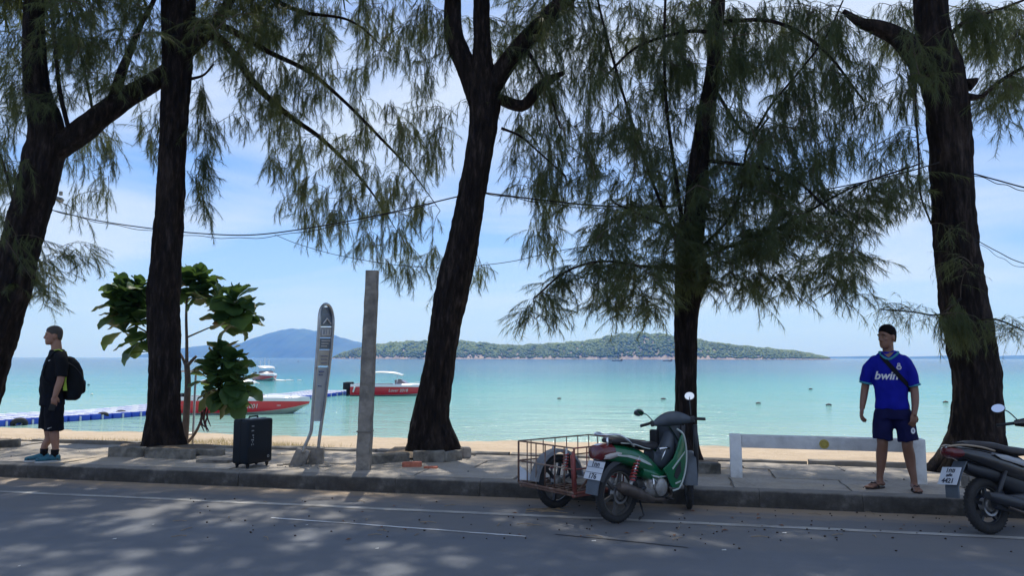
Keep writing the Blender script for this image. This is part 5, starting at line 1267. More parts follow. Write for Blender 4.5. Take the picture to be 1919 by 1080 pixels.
# seat
MB().loft([sup(x, 0, z, hy, hz, 18, 0.7) for x, z, hy, hz in ((-0.13, 0.772, 0.07, 0.022), (-0.08, 0.775, 0.105, 0.036), (0.06, 0.762, 0.122, 0.040), (0.20, 0.728, 0.125, 0.040), (0.30, 0.698, 0.125, 0.042), (0.40, 0.690, 0.112, 0.042), (0.50, 0.690, 0.082, 0.038), (0.545, 0.682, 0.045, 0.022))]).build('seat', m_vinyl, bike, True)
for s in (-1, 1): MB().tube(smooth_pts([(-0.06, s * 0.113, 0.757), (0.10, s * 0.126, 0.737), (0.24, s * 0.130, 0.695), (0.33, s * 0.128, 0.676)], 4), 0.006, 6).build('seat_piping', m_silver, bike, 'all')
MB().tube(smooth_pts([(0.10, -0.135, 0.715), (0.0, -0.138, 0.785), (-0.10, -0.12, 0.835), (-0.21, -0.08, 0.838), (-0.235, 0.0, 0.838), (-0.21, 0.08, 0.838), (-0.10, 0.12, 0.835), (0.0, 0.138, 0.785), (0.10, 0.135, 0.715)], 5), 0.011, 8).build('grab_rail', m_chrome, bike, 'all')
MB().tube([(-0.20, -0.07, 0.837), (-0.19, -0.07, 0.70)], 0.010, 8).build('rail_strut', m_chrome, bike, 'all')
# tail lamp with indicators
lamp = MB().loft([sup(x, 0, z, hy, hz, 18, 0.7) for x, z, hy, hz in ((-0.285, 0.668, 0.070, 0.050), (-0.27, 0.672, 0.100, 0.068), (-0.20, 0.676, 0.108, 0.078), (-0.12, 0.672, 0.108, 0.075))]).build('tail_lamp', m_lens, bike, True)
for s in (-1, 1): MB().loft([sup(x, s * 0.092, z, 0.024, hz, 12, 0.7) for x, z, hz in ((-0.262, 0.640, 0.018), (-0.20, 0.645, 0.030), (-0.10, 0.655, 0.026), (-0.05, 0.66, 0.010))]).build('indicator_lens', m_clear, lamp, True)
# rear mudguard, plate
fen = MB(); rings = []
for i in range(15):
    a = R(20 + i * 9.5); r_ = RW + 0.055; c_ = Vector((r_ * math.cos(a), 0, RW + r_ * math.sin(a)))
    rings.append([c_ + Vector((0, y, 0)) - Vector((math.cos(a), 0, math.sin(a))) * d for y, d in ((-0.075, 0.04), (-0.06, 0), (0.06, 0), (0.075, 0.04), (0.055, 0.012), (-0.055, 0.012))])
fen.loft(rings).build('rear_mudguard', m_dark, bike, True)
MB().loft([[Vector((x, -0.075, z)), Vector((x, 0.075, z)), Vector((x + 0.012, 0.075, z)), Vector((x + 0.012, -0.075, z))] for x, z in ((-0.235, 0.60), (-0.285, 0.50), (-0.33, 0.38), (-0.345, 0.30))]).build('mud_flap', m_grey, bike, True)
Mp = frame((-0.300, 0.0, 0.515), (0, -1, 0), Vector((0.42, 0, 0.91)).normalized(), Vector((-0.91, 0, 0.42)).normalized())
pl_ = MB().box(-0.105, 0.105, -0.088, 0.088, -0.003, 0.002, Mp).build('number_plate', m_plate, bike, True, 0.004)
for y in (0.028, -0.022): MB().box(-0.104, 0.104, y - 0.002, y + 0.002, 0.0021, 0.0045, Mp).build('plate_band', m_ptext, pl_)
plate_text(pl_, [('1กก', 0.062, 0.0, 0.054), ('176', 0.068, 0.0, -0.058)], Mp, m_ptext)
# leg shield: green outside, dark inside, pale edge trim
def shield(y_in, y_out, x_off, name, m, th=0.012):
    rows_ = []
    for i in range(13):
        t = i / 12; z = 0.86 - 0.58 * t; xc = 0.70 + 0.10 * math.sin(t * 2.4) - 0.12 * t * t + x_off
        hw = 0.045 + 0.125 * math.sin(math.pi * min(0.72, 0.08 + 0.9 * t)) 
        rows_.append([Vector((xc + 0.03 - 0.05 * (abs(u) ** 2.2), u * hw, z)) for u in (-1, -0.8, -0.5, -0.2, 0.2, 0.5, 0.8, 1)])
    return rows_
so_ = shield(0, 0, 0.02, '', None); si_ = shield(0, 0, 0.0, '', None)
MB().loft(so_, cap=False, closed=False).build('leg_shield', m_green, bike, 'all')
MB().loft(si_, cap=False, closed=False).build('inner_shield', m_grey, bike, 'all')
for sg in (-1, 1): MB().tube(smooth_pts([(0.775, sg * 0.10, 0.84), (0.79, sg * 0.165, 0.79), (0.824, sg * 0.17, 0.66), (0.824, sg * 0.17, 0.52), (0.784, sg * 0.17, 0.38), (0.71, sg * 0.168, 0.275), (0.62, sg * 0.16, 0.255)], 4), 0.010, 6).build('shield_trim', m_silver, bike, 'all')
# side wings of the shield reaching back over the engine
for s in (-1, 1):
    w_ = MB().prism([(0.775, 0.80), (0.815, 0.66), (0.815, 0.52), (0.775, 0.38), (0.70, 0.275), (0.60, 0.285), (0.555, 0.36), (0.515, 0.43), (0.47, 0.475), (0.55, 0.515), (0.63, 0.565), (0.69, 0.65), (0.735, 0.75)], 0.016, Matrix.Translation((0, s * 0.165, 0)))
    w_.build('shield_wing', m_green, bike, True, 0.006)
    MB().prism([(0.66, 0.47), (0.73, 0.53), (0.735, 0.43), (0.67, 0.36), (0.625, 0.39)], 0.020, Matrix.Translation((0, s * 0.167, 0))).build('wing_vent', m_dark, bike, True)
    MB().prism([(0.60, 0.475), (0.80, 0.625), (0.80, 0.612), (0.61, 0.46)], 0.022, Matrix.Translation((0, s * 0.166, 0))).build('wing_stripe', m_silver, bike, False)
    MB().prism([(0.64, 0.33), (0.73, 0.345), (0.72, 0.33), (0.65, 0.315)], 0.022, Matrix.Translation((0, s * 0.166, 0))).build('wing_stripe', m_silver, bike, False)
# tunnel between seat and shield
MB().loft([sup(x, 0, z, hy, hz, 14, 0.7) for x, z, hy, hz in ((0.46, 0.60, 0.07, 0.06), (0.54, 0.54, 0.065, 0.075), (0.62, 0.53, 0.065, 0.09), (0.70, 0.60, 0.075, 0.12), (0.755, 0.68, 0.08, 0.14))]).build('centre_tunnel', m_grey, bike, True)
MB().tube([(0.50, -0.10, 0.66), (0.60, -0.105, 0.665), (0.66, -0.09, 0.655)], 0.013, 7).build('carrier_bar', m_chrome, bike, 'all')
MB().tube([(0.60, -0.10, 0.66), (0.53, -0.10, 0.55)], 0.009, 6).build('carrier_bar', m_chrome, bike, 'all')
MB().box(0.60, 0.665, 0.03, 0.12, 0.67, 0.83).build('storage_box', m_black, bike, True, 0.025, 3)
# steering: column, cowl, bars turned right
st = bpy.data.objects.new('steering', None); C.objects.link(st); st.parent = bike; st.location = (0.83, 0, 0.865); st.rotation_euler = (R(-7), 0, STEER); st.scale = (0.9, 0.80, 0.92)
MB().loft([sup(0.0 + 0.02 * t, 0, -0.12 + 0.18 * t, 0.075 + 0.03 * t, 0.05, 14, 0.8) for t in (0, 0.5, 1)]).build('neck_cowl', m_grey, st, True)
cow = []
for i in range(13):
    u = -1 + 2 * i / 12; y = u * 0.225
    cow.append([Vector((0.0 - 0.11 * abs(u) ** 1.6 + (0.085 - 0.055 * abs(u)) * math.cos(a), y, 0.078 - 0.025 * u * u + (0.080 - 0.048 * u * u) * math.sin(a))) for a in [2 * math.pi * k / 14 for k in range(14)]])
MB().loft(cow).build('handlebar_cowl', m_grey, st, True)
MB().loft([sup(x, 0, 0.06, hy, hz, 16, 0.85) for x, hy, hz in ((0.06, 0.075, 0.062), (0.10, 0.07, 0.058), (0.125, 0.045, 0.035))]).build('headlight', m_clear, st, True)
for s in (-1, 1):
    MB().tube([(-0.105, s * 0.235, 0.062), (-0.175, s * 0.40, 0.045)], 0.0165, 10).build('grip', m_rubber, st, 'all')
    MB().box(-0.145, -0.085, s * 0.25 - 0.025, s * 0.25 + 0.025, 0.02, 0.085).build('switch_pod', m_dark, st, True, 0.012)
    MB().tube([(-0.075, s * 0.25, 0.05), (-0.085, s * 0.31, 0.045), (-0.125, s * 0.41, 0.035)], 0.0065, 6).build('brake_lever', m_chrome, st, 'all')
mirror(st, (-0.10, -0.24, 0.09), (-0.02, -0.26, 0.30), (-1, 0.05, 0.25), 0.064, 0.046)
mirror(st, (-0.10, 0.24, 0.08), (-0.10, 0.40, 0.185), (-0.75, 0.1, -0.55), 0.064, 0.046)
for y_, z_ in ((-0.20, 0.05), (-0.17, 0.03), (0.20, 0.05)): MB().tube(smooth_pts([(-0.06, y_, z_), (0.06, y_ * 0.7, -0.02), (0.07, y_ * 0.3, -0.14), (0.04, y_ * 0.2, -0.26)], 5), 0.0045, 5).build('control_cable', m_rubber, st, 'all')
MB().tube(smooth_pts([(0.62, -0.06, 0.40), (0.70, -0.12, 0.46), (0.74, -0.10, 0.58)], 4), 0.005, 5).build('engine_hose', m_rubber, bike, 'all')
MB().tube([(0.20, -0.10, 0.20), (0.24, -0.12, 0.06), (0.16, -0.13, 0.035)], 0.010, 6).build('centre_stand', m_dark, bike, 'all')
# front fork and mudguard (turned with the wheel)
fk = bpy.data.objects.new('front_fork', None); C.objects.link(fk); fk.parent = bike; fk.location = (WB, 0, RW); fk.rotation_euler = (0, 0, STEER)
for s in (-1, 1): MB().tube([(0, s * 0.075, 0), (-0.09, s * 0.075, 0.22), (-0.24, s * 0.06, 0.60)], [0.020, 0.024, 0.022], 9).build('fork_leg', m_dark, fk, 'all')
rings = []
for i in range(12):
    a = R(18 + i * 14.5); r_ = RW + 0.045; c_ = Vector((r_ * math.cos(a), 0, r_ * math.sin(a)))
    rings.append([c_ + Vector((0, y, 0)) - Vector((math.cos(a), 0, math.sin(a))) * d for y, d in ((-0.075, 0.09), (-0.07, 0.02), (-0.04, 0), (0.04, 0), (0.07, 0.02), (0.075, 0.09), (0.06, 0.03), (-0.06, 0.03))])
MB().loft(rings).build('front_mudguard', m_grey, fk, True)
# ---- sidecar: wheel inside a wire cage on the left
sidec = bpy.data.objects.new('sidecar', None); C.objects.link(sidec); sidec.parent = bike
u0, u1, v0, v1, z0, z1 = -0.30, 0.72, 0.27, 1.10, 0.27, 0.69
def bar(p, q, r_=0.0062, m=m_rust, name='cage_wire'): MB().tube([p, q], r_, 6).build(name, m, sidec, 'all')
for z in (z0, (z0 + z1) / 2 + 0.01, z1):
    for u in (u0, u1): bar((u, v0, z), (u, v1, z), 0.008 if z != z0 else 0.012)
    for v in (v0, v1): bar((u0, v, z), (u1, v, z), 0.008 if z != z0 else 0.012, m_redp if v == v0 else m_rust)
for k in range(7):
    v = v0 + (v1 - v0) * k / 6
    bar((u0, v, z0), (u0, v, z1), 0.011 if k in (0, 6) else 0.0065, m_redp if k == 0 else m_rust); bar((u1, v, z0), (u1, v, z1))
for k in range(1, 6):
    u = u0 + (u1 - u0) * k / 6; bar((u, v1, z0), (u, v1, z1)); bar((u, v0, z0), (u, v0, z1), 0.0065, m_redp)
for k in range(9): v = v0 + (v1 - v0) * (k + 0.5) / 9; bar((u0, v, z0 - 0.01), (u1, v, z0 - 0.01), 0.006, m_rust, 'floor_rod')
bar((u0, v0 + 0.02, 0.24), (u1, v0 + 0.02, 0.24), 0.018, m_redp, 'chassis_tube'); bar((u0, v1 - 0.03, 0.24), (u1, v1 - 0.03, 0.24), 0.018, m_rust, 'chassis_tube')
for u in (u0 + 0.02, 0.10, u1 - 0.03): bar((u, v0, 0.245), (u, v1, 0.245), 0.016, m_rust, 'chassis_tube')
bar((0.12, 0.02, 0.33), (0.12, v0 + 0.02, 0.25), 0.016, m_redp, 'hitch_tube'); bar((0.55, 0.05, 0.28), (0.60, v0 + 0.02, 0.25), 0.016, m_redp, 'hitch_tube'); bar((0.02, 0.13, 0.62), (-0.24, v0 + 0.02, 0.27), 0.012, m_rust, 'hitch_tube')
bar((-0.28, v0 + 0.005, 0.25), (-0.30, v0 + 0.01, 0.66), 0.018, m_redp, 'corner_post'); bar((-0.27, v0 + 0.045, 0.28), (-0.29, v0 + 0.05, 0.62), 0.011, m_redp, 'corner_post')
MB().box(0.06, u1 - 0.02, v0 + 0.03, v1 - 0.05, z0 + 0.002, z0 + 0.014).build('floor_board', m_conc, sidec, True)
sw = wheel(sidec, 'sidecar_wheel', (0.02, 0.86, RW), RW, 0.075, 0, 0, 6, m_dark, False)
rings = []
for i in range(14):
    a = R(5 + i * 13.0); r_ = RW + 0.06; c_ = Vector((0.02 + r_ * math.cos(a), 0.86, RW + r_ * math.sin(a)))
    rings.append([c_ + Vector((0, y, 0)) - Vector((math.cos(a), 0, math.sin(a))) * d for y, d in ((-0.062, 0.03), (-0.05, 0), (0.05, 0), (0.062, 0.03), (0.048, 0.01), (-0.048, 0.01))])
MB().loft(rings).build('wheel_arch', mat('faded_grey_paint', (0.17, 0.18, 0.20), 0.6, var=0.25, scale=9), sidec, True)
for v in (0.76, 0.96):
    bar((0.02, v, RW), (0.06, v, 0.62), 0.014, m_steel, 'wheel_strut')
    MB().tube(coil((0.035, v, 0.40), (0.055, v, 0.58), 0.026, 6, 0.006), 0.007, 6).build('strut_spring', m_spring, sidec, 'all')
MB().loft([[Vector((-0.30 + 0.01 * k, v1 - 0.02 - 0.16 * k / 3, 0.30)), Vector((-0.30 + 0.01 * k, v1 - 0.02 - 0.16 * k / 3, 0.44 - 0.03 * k))] for k in range(4)], cap=False, closed=False).build('tail_plate', m_plate, sidec, True)

# ---------------------------------------------------------------- the black scooter cut by the right edge
r2 = on_z(1857, 1002, 0.0)
head2 = YAW + math.pi / 2 - R(72)
scoot = thing('scooter', 'black scooter with a white number plate parked at the right picture edge', 'scooter', r2, head2)
scoot.rotation_euler = (R(-7), 0, head2)
scoot.rotation_euler = (R(7) * -1, 0, head2); scoot.scale = (0.94, 0.96, 0.97)
RS = 0.255
m_blk = mat('black_gloss', (0.010, 0.010, 0.012), 0.22, var=0.1, scale=3, coat=0.7)
m_sil2 = mat('silver_panel', (0.30, 0.31, 0.33), 0.32, 0.5, var=0.1, scale=4)
wheel(scoot, 'rear_wheel', (0, 0, RS), RS, 0.095, 0, 0, 5, m_dark)
wheel(scoot, 'front_wheel', (1.24, 0, RS), RS, 0.085, R(20), 0, 5, m_dark)
MB().loft([sup(x, -0.115, z, hy, hz, 14, 0.7) for x, z, hy, hz in ((-0.04, 0.285, 0.03, 0.05), (0.06, 0.275, 0.04, 0.072), (0.25, 0.27, 0.045, 0.078), (0.42, 0.27, 0.05, 0.080), (0.54, 0.27, 0.04, 0.05))]).build('exhaust_cover', m_dark, scoot, True)
MB().tube([(-0.16, -0.165, 0.36), (-0.05, -0.165, 0.33), (0.18, -0.165, 0.27), (0.34, -0.16, 0.24), (0.40, -0.15, 0.23)], [0.032, 0.052, 0.056, 0.046, 0.024], 14).build('muffler', m_dark, scoot, True)
MB().tube([(0.05, -0.19, 0.245), (0.20, -0.19, 0.195), (0.34, -0.18, 0.17)], 0.012, 7).build('heat_shield', m_exh, scoot, True)
MB().loft([sup(x, 0.10, z, hy, hz, 14, 0.7) for x, z, hy, hz in ((-0.06, 0.27, 0.05, 0.06), (0.10, 0.28, 0.07, 0.085), (0.34, 0.29, 0.07, 0.08), (0.50, 0.30, 0.05, 0.05))]).build('drive_case', m_dark, scoot, True)
MB().loft([sup(x, 0, 0.30, hy, hz, 14, 0.7) for x, hy, hz in ((0.28, 0.08, 0.06), (0.36, 0.11, 0.09), (0.52, 0.11, 0.09), (0.60, 0.08, 0.05))]).build('engine', m_alu, scoot, True)
# tail body sweeping up to the rear
tb = [(-0.40, 0.770, 0.035, 0.020), (-0.34, 0.755, 0.070, 0.046), (-0.24, 0.735, 0.098, 0.066), (-0.10, 0.700, 0.125, 0.088), (0.06, 0.655, 0.142, 0.108), (0.22, 0.605, 0.152, 0.130), (0.38, 0.560, 0.150, 0.140), (0.50, 0.520, 0.135, 0.120), (0.58, 0.480, 0.110, 0.085)]
MB().loft([sup(x, 0, z, hy, hz, 20, 0.72) for x, z, hy, hz in tb]).build('body_cover', m_blk, scoot, True)
for s in (-1, 1):
    MB().prism([(0.02, 0.715), (0.16, 0.700), (0.34, 0.645), (0.44, 0.595), (0.40, 0.575), (0.24, 0.625), (0.10, 0.665)], 0.016, Matrix.Translation((0, s * 0.146, 0)) @ Matrix.Rotation(s * R(4), 4, 'Z')).build('silver_panel', m_sil2, scoot, True, 0.004)
    MB().prism([(-0.30, 0.745), (-0.18, 0.762), (-0.05, 0.735), (-0.15, 0.722), (-0.26, 0.700)], 0.016, Matrix.Translation((0, s * 0.110, 0)) @ Matrix.Rotation(s * R(9), 4, 'Z')).build('indicator', m_clear, scoot, True, 0.004)
MB().loft([sup(x, 0, z, hy, hz, 16, 0.7) for x, z, hy, hz in ((-0.415, 0.760, 0.030, 0.022), (-0.385, 0.748, 0.072, 0.045), (-0.31, 0.738, 0.088, 0.052), (-0.25, 0.735, 0.092, 0.040))]).build('tail_lamp', m_lens, scoot, True)
MB().loft([sup(x, 0, z, hy, hz, 16, 0.7) for x, z, hy, hz in ((-0.22, 0.812, 0.07, 0.020), (-0.10, 0.808, 0.115, 0.036), (0.10, 0.782, 0.135, 0.042), (0.26, 0.742, 0.138, 0.045), (0.42, 0.722, 0.125, 0.045), (0.55, 0.715, 0.09, 0.035))]).build('seat', m_vinyl, scoot, True)
for s in (-1, 1): MB().tube(smooth_pts([(-0.40, s * 0.03, 0.798), (-0.28, s * 0.09, 0.806), (-0.10, s * 0.128, 0.780), (0.04, s * 0.142, 0.742)], 4), 0.014, 8, flat=(1, 0.7)).build('grab_rail', mat('bronze_rail', (0.34, 0.27, 0.20), 0.45, 0.4) if s < 0 else bpy.data.materials['bronze_rail'], scoot, 'all')
MB().loft([[Vector((x, -0.07, z)), Vector((x, 0.07, z)), Vector((x + 0.016, 0.07, z)), Vector((x + 0.016, -0.07, z))] for x, z in ((-0.24, 0.66), (-0.33, 0.55), (-0.39, 0.44), (-0.40, 0.34))]).build('mudguard', m_grey, scoot, True)
Mp = frame((-0.395, 0.0, 0.535), (0, -1, 0), Vector((0.52, 0, 0.85)).normalized(), Vector((-0.85, 0, 0.52)).normalized())
pl_ = MB().box(-0.105, 0.105, -0.088, 0.088, -0.003, 0.002, Mp).build('number_plate', m_plate, scoot, True, 0.004)
plate_text(pl_, [('1กข', 0.062, 0.0, 0.052), ('ภูเก็ต', 0.032, 0.0, 0.004), ('4421', 0.066, 0.0, -0.052)], Mp, m_ptext)
for s in (-1, 1): MB().tube([(0.00, s * 0.10, 0.28), (0.16, s * 0.12, 0.56)], 0.022, 9).build('shock_absorber', m_dark, scoot, 'all')
MB().loft([sup(x, 0, z, hy, hz, 14, 0.7) for x, z, hy, hz in ((-0.22, 0.62, 0.06, 0.05), (-0.10, 0.575, 0.085, 0.055), (0.06, 0.545, 0.10, 0.075), (0.24, 0.48, 0.115, 0.13), (0.42, 0.42, 0.12, 0.15), (0.56, 0.40, 0.11, 0.12))]).build('inner_mudguard', m_dark, scoot, True)
# floor, front shield, bars
MB().box(0.52, 0.88, -0.14, 0.14, 0.27, 0.36).build('foot_board', m_dark, scoot, True, 0.03)
MB().loft([sup(x, 0, z, hy, 0.03, 14, 0.8) for x, z, hy in ((0.84, 0.34, 0.15), (0.94, 0.50, 0.19), (1.02, 0.70, 0.18), (1.02, 0.88, 0.12))]).build('front_shield', m_blk, scoot, True)
st2 = bpy.data.objects.new('steering', None); C.objects.link(st2); st2.parent = scoot; st2.location = (0.93, 0, 0.94); st2.rotation_euler = (0, 0, R(20))
cow = []
for i in range(11):
    u = -1 + 2 * i / 10
    cow.append([Vector((-0.10 * abs(u) ** 1.5 + (0.09 - 0.055 * abs(u)) * math.cos(a), u * 0.22, 0.05 + (0.08 - 0.05 * abs(u)) * math.sin(a))) for a in [2 * math.pi * k / 12 for k in range(12)]])
MB().loft(cow).build('handlebar_cowl', m_blk, st2, True)
for s in (-1, 1):
    MB().tube([(-0.10, s * 0.21, 0.05), (-0.17, s * 0.37, 0.035)], 0.0165, 10).build('grip', m_rubber, st2, 'all')
    MB().tube([(-0.06, s * 0.22, 0.045), (-0.09, s * 0.30, 0.04), (-0.125, s * 0.38, 0.02)], 0.0065, 6).build('brake_lever', m_chrome, st2, 'all')
mirror(st2, (-0.09, -0.20, 0.08), (-0.20, -0.33, 0.165), (-0.9, 0.0, 0.44), 0.066, 0.046)
mirror(st2, (-0.09, 0.20, 0.08), (-0.16, 0.33, 0.20), (-0.9, 0.0, 0.30), 0.066, 0.046)
MB().tube([(0.36, 0.12, 0.24), (0.34, 0.25, 0.02)], 0.011, 7).build('side_stand', m_dark, scoot, 'all')
# ================================================================== people
def fuse(mb, voxel, it=4, m=None, name='body', noise_amp=0.0, nscale=6.0):
    me = bpy.data.meshes.new(name); me.from_pydata(mb.v, [], mb.f)
    bm = bmesh.new(); bm.from_mesh(me); bmesh.ops.recalc_face_normals(bm, faces=bm.faces); bm.to_mesh(me); bm.free()
    o = bpy.data.objects.new(name, me); C.objects.link(o)
    r = o.modifiers.new('r', 'REMESH'); r.mode = 'VOXEL'; r.voxel_size = voxel; r.use_smooth_shade = True
    if it:
        s = o.modifiers.new('s', 'SMOOTH'); s.iterations = it; s.factor = 0.5
    bpy.context.view_layer.update()
    out = baked(o); bpy.data.objects.remove(o)
    if noise_amp:
        n = len(out.vertices); co = np.empty(n * 3, np.float32); no = np.empty(n * 3, np.float32)
        out.vertices.foreach_get('co', co); out.vertices.foreach_get('normal', no); co = co.reshape(-1, 3); no = no.reshape(-1, 3)
        d = np.array([mn.noise(Vector((p[0] * nscale, p[1] * nscale, p[2] * nscale * 0.45))) + 0.5 * mn.noise(Vector((p[0] * nscale * 2.6 + 3, p[1] * nscale * 2.6, p[2] * nscale * 1.5))) for p in co])
        out.vertices.foreach_set('co', (co + no * (d * noise_amp)[:, None]).ravel()); out.update()
    out.shade_smooth()
    if m: out.materials.append(m)
    return out
def slices(mb, rows_, n=22, e=0.88):
    """stack of horizontal superellipse slices (z, cx, cy, rx, ry)"""
    rings = []
    for z, cx, cy, rx, ry in smooth_pts(rows_, 4):
        rings.append([Vector((cx + math.copysign(abs(math.cos(a)) ** e, math.cos(a)) * rx, cy + math.copysign(abs(math.sin(a)) ** e, math.sin(a)) * ry, z)) for a in [2 * math.pi * k / n for k in range(n)]])
    return mb.loft(rings)
def limb(mb, pts, n=14, end=True):
    sp = smooth_pts(pts, 5); mb.tube([p[:3] for p in sp], [p[3] for p in sp], n)
    mb.ell(pts[0][:3], (pts[0][3],) * 3)
    if end: mb.ell(pts[-1][:3], (pts[-1][3],) * 3)
def hand(mb, wrist, d, palm, curl=0.5, s=1.0, side=1, thumb_out=0.6):
    """palm and five fingers; d = direction of the fingers, palm = where the palm looks, side = +1/-1 picks the thumb's side"""
    w, d, pn = Vector(wrist), Vector(d).normalized(), Vector(palm).normalized()
    pn = (pn - d * pn.dot(d)).normalized(); ax = d.cross(pn) * side
    M = frame(w + d * 0.048 * s, ax, pn, d)
    mb.ell((0, 0, 0), (0.040 * s, 0.016 * s, 0.054 * s), 12, 8, None) if False else mb.add([M @ Vector(p) for p in MB().ell((0, 0, 0), (0.041 * s, 0.017 * s, 0.056 * s)).v], MB().ell((0, 0, 0), (1, 1, 1)).f)
    for k, (off, ln) in enumerate(((0.029, 0.072), (0.010, 0.082), (-0.010, 0.076), (-0.028, 0.060))):
        p = w + d * 0.088 * s + ax * off * s; dirn = (d + ax * off * 1.5).normalized(); a = curl * (0.7 + 0.16 * k); pts = [tuple(p - dirn * 0.02 * s) + (0.0095 * s,), tuple(p) + (0.0092 * s,)]
        for q, fr in enumerate((0.45, 0.32, 0.25)):
            dirn = (dirn * math.cos(a) + pn * math.sin(a)).normalized(); dn_ = dirn; p = p + dirn * ln * fr * s; pts.append(tuple(p) + ((0.0088 - 0.0009 * q) * s,)); 
            pn2 = pn
        mb.tube([x[:3] for x in pts], [x[3] for x in pts], 9); mb.ell(pts[-1][:3], (pts[-1][3],) * 3, 8, 6)
    p0 = w + d * 0.025 * s + ax * 0.030 * s; p1 = p0 + (d * 0.6 + ax * thumb_out + pn * 0.35).normalized() * 0.040 * s; p2 = p1 + (d * 0.9 + ax * 0.2 + pn * 0.4 * (0.5 + curl)).normalized() * 0.032 * s
    mb.tube([p0, p1, p2], [0.0135 * s, 0.0110 * s, 0.0088 * s], 9); mb.ell(p2, (0.0088 * s,) * 3, 8, 6)
def head(mb, c, yaw, s=1.0, pitch=0.0):
    """head whose face looks along -y before the turn; c is its centre; 0.24 m tall"""
    M = Matrix.Translation(c) @ Matrix.Rotation(yaw, 4, 'Z') @ Matrix.Rotation(pitch, 4, 'X') @ Matrix.Scale(s, 4)
    h = MB()
    slices(h, [(-0.118, 0, -0.052, 0.022, 0.022), (-0.110, 0, -0.048, 0.036, 0.038), (-0.085, 0, -0.030, 0.053, 0.062), (-0.050, 0, -0.012, 0.062, 0.080), (-0.010, 0, 0.000, 0.069, 0.092), (0.030, 0, 0.004, 0.073, 0.096), (0.070, 0, 0.008, 0.069, 0.090), (0.100, 0, 0.010, 0.052, 0.070), (0.116, 0, 0.010, 0.028, 0.040), (0.121, 0, 0.010, 0.006, 0.010)], 24, 0.95)
    h.tube([(0, -0.086, 0.022), (0, -0.096, -0.005), (0, -0.104, -0.024), (0, -0.094, -0.036)], [0.010, 0.012, 0.015, 0.013], 10)      # nose
    for sx in (-1, 1):
        h.ell((sx * 0.011, -0.098, -0.031), (0.010, 0.010, 0.008), 8, 6)
        h.ell((sx * 0.032, -0.078, 0.026), (0.026, 0.014, 0.009), 10, 6)                                                             # brow
        h.ell((sx * 0.036, -0.064, -0.018), (0.022, 0.018, 0.018), 10, 6)                                                            # cheek
        h.ell((sx * 0.079, 0.006, -0.010), (0.012, 0.020, 0.034), 10, 8, Matrix.Rotation(sx * 0.35, 3, 'Z'))                           # ear
    h.ell((0, -0.084, -0.058), (0.024, 0.012, 0.006), 10, 6); h.ell((0, -0.083, -0.069), (0.021, 0.012, 0.007), 10, 6)                  # lips
    h.ell((0, -0.070, -0.098), (0.022, 0.020, 0.016), 10, 6)                                                                         # chin
    mb.add([M @ Vector(p) for p in h.v], h.f)
    return M
def hair_cap(M, parent, m, top=0.010, line=0.052, name='hair'):
    """close hair following the skull: everything above the hairline, lower at the back"""
    nu, nv = 36, 12; rings = []
    for j in range(nv):
        row_ = []
        for k in range(nu):
            a = 2 * math.pi * k / nu; cx, cy = math.cos(a), math.sin(a)        # cy<0 face side
            fr = max(0, -cy); zl = line * fr ** 0.8 + (-0.005) * (1 - fr) * (1 if cy < 0.15 else 0) + (-0.055 if cy >= 0.15 else 0) * min(1, (cy - 0.15) * 2.2)
            if abs(cx) > 0.72 and cy < 0.35: zl = max(zl, 0.022)
            t = j / (nv - 1); z = zl + (0.1265 + top - zl) * math.sin(t * math.pi / 2)
            q = max(0.0, 1 - ((z - 0.03) / (0.098 + top)) ** 2.6) if z > 0.03 else 1 - 0.3 * ((0.03 - z) / 0.1) ** 2
            q = math.sqrt(q) if j < nv - 1 else 0.03
            g = 0.25 + 0.75 * min(1, t * 2.2); jit = 0.0016 * math.sin(k * 5.1 + j * 3.3) + 0.0014 * math.sin(k * 2.3 - j * 4.1)
            row_.append(M @ Vector((cx * (0.0738 + top * 0.55 * g + jit) * q, 0.006 + cy * (0.0958 + top * 0.6 * g + jit) * q, z + jit)))
        rings.append(row_)
    return MB().loft(rings).build(name, m, parent, 'all')
def face_bits(M, parent, m_brow):
    for sx in (-1, 1):
        e = MB().ell((sx * 0.031, -0.0835, 0.006), (0.0125, 0.0055, 0.0052), 12, 8).xf(M).build('eye', bpy.data.materials['eye_white'], parent, 'all')
        MB().ell((sx * 0.031, -0.0885, 0.006), (0.0055, 0.003, 0.0058), 10, 6).xf(M).build('iris', bpy.data.materials['eye_dark'], e, 'all')
        MB().tube([(sx * 0.013, -0.094, 0.029), (sx * 0.032, -0.0945, 0.034), (sx * 0.052, -0.082, 0.028)], [0.003, 0.0045, 0.0025], 6).xf(M).build('eyebrow', m_brow, parent, 'all')
    MB().tube([(-0.022, -0.0925, -0.0635), (0, -0.0965, -0.0635), (0.022, -0.0925, -0.0635)], [0.0015, 0.0025, 0.0015], 6).xf(M).build('mouth', bpy.data.materials['lip'], parent, 'all')
mat('eye_white', (0.26, 0.23, 0.21), 0.3, var=0.05); mat('eye_dark', (0.015, 0.010, 0.008), 0.2, var=0.05); mat('lip', (0.10, 0.035, 0.030), 0.5, var=0.1)
m_hair = mat('black_hair', (0.006, 0.005, 0.005), 0.85, spec=0.1, var=0.4, scale=60, bump=0.5, bscale=160)
m_hair2 = mat('grey_cropped_hair', (0.055, 0.048, 0.043), 0.8, var=0.35, scale=80, bump=0.5, bscale=200)

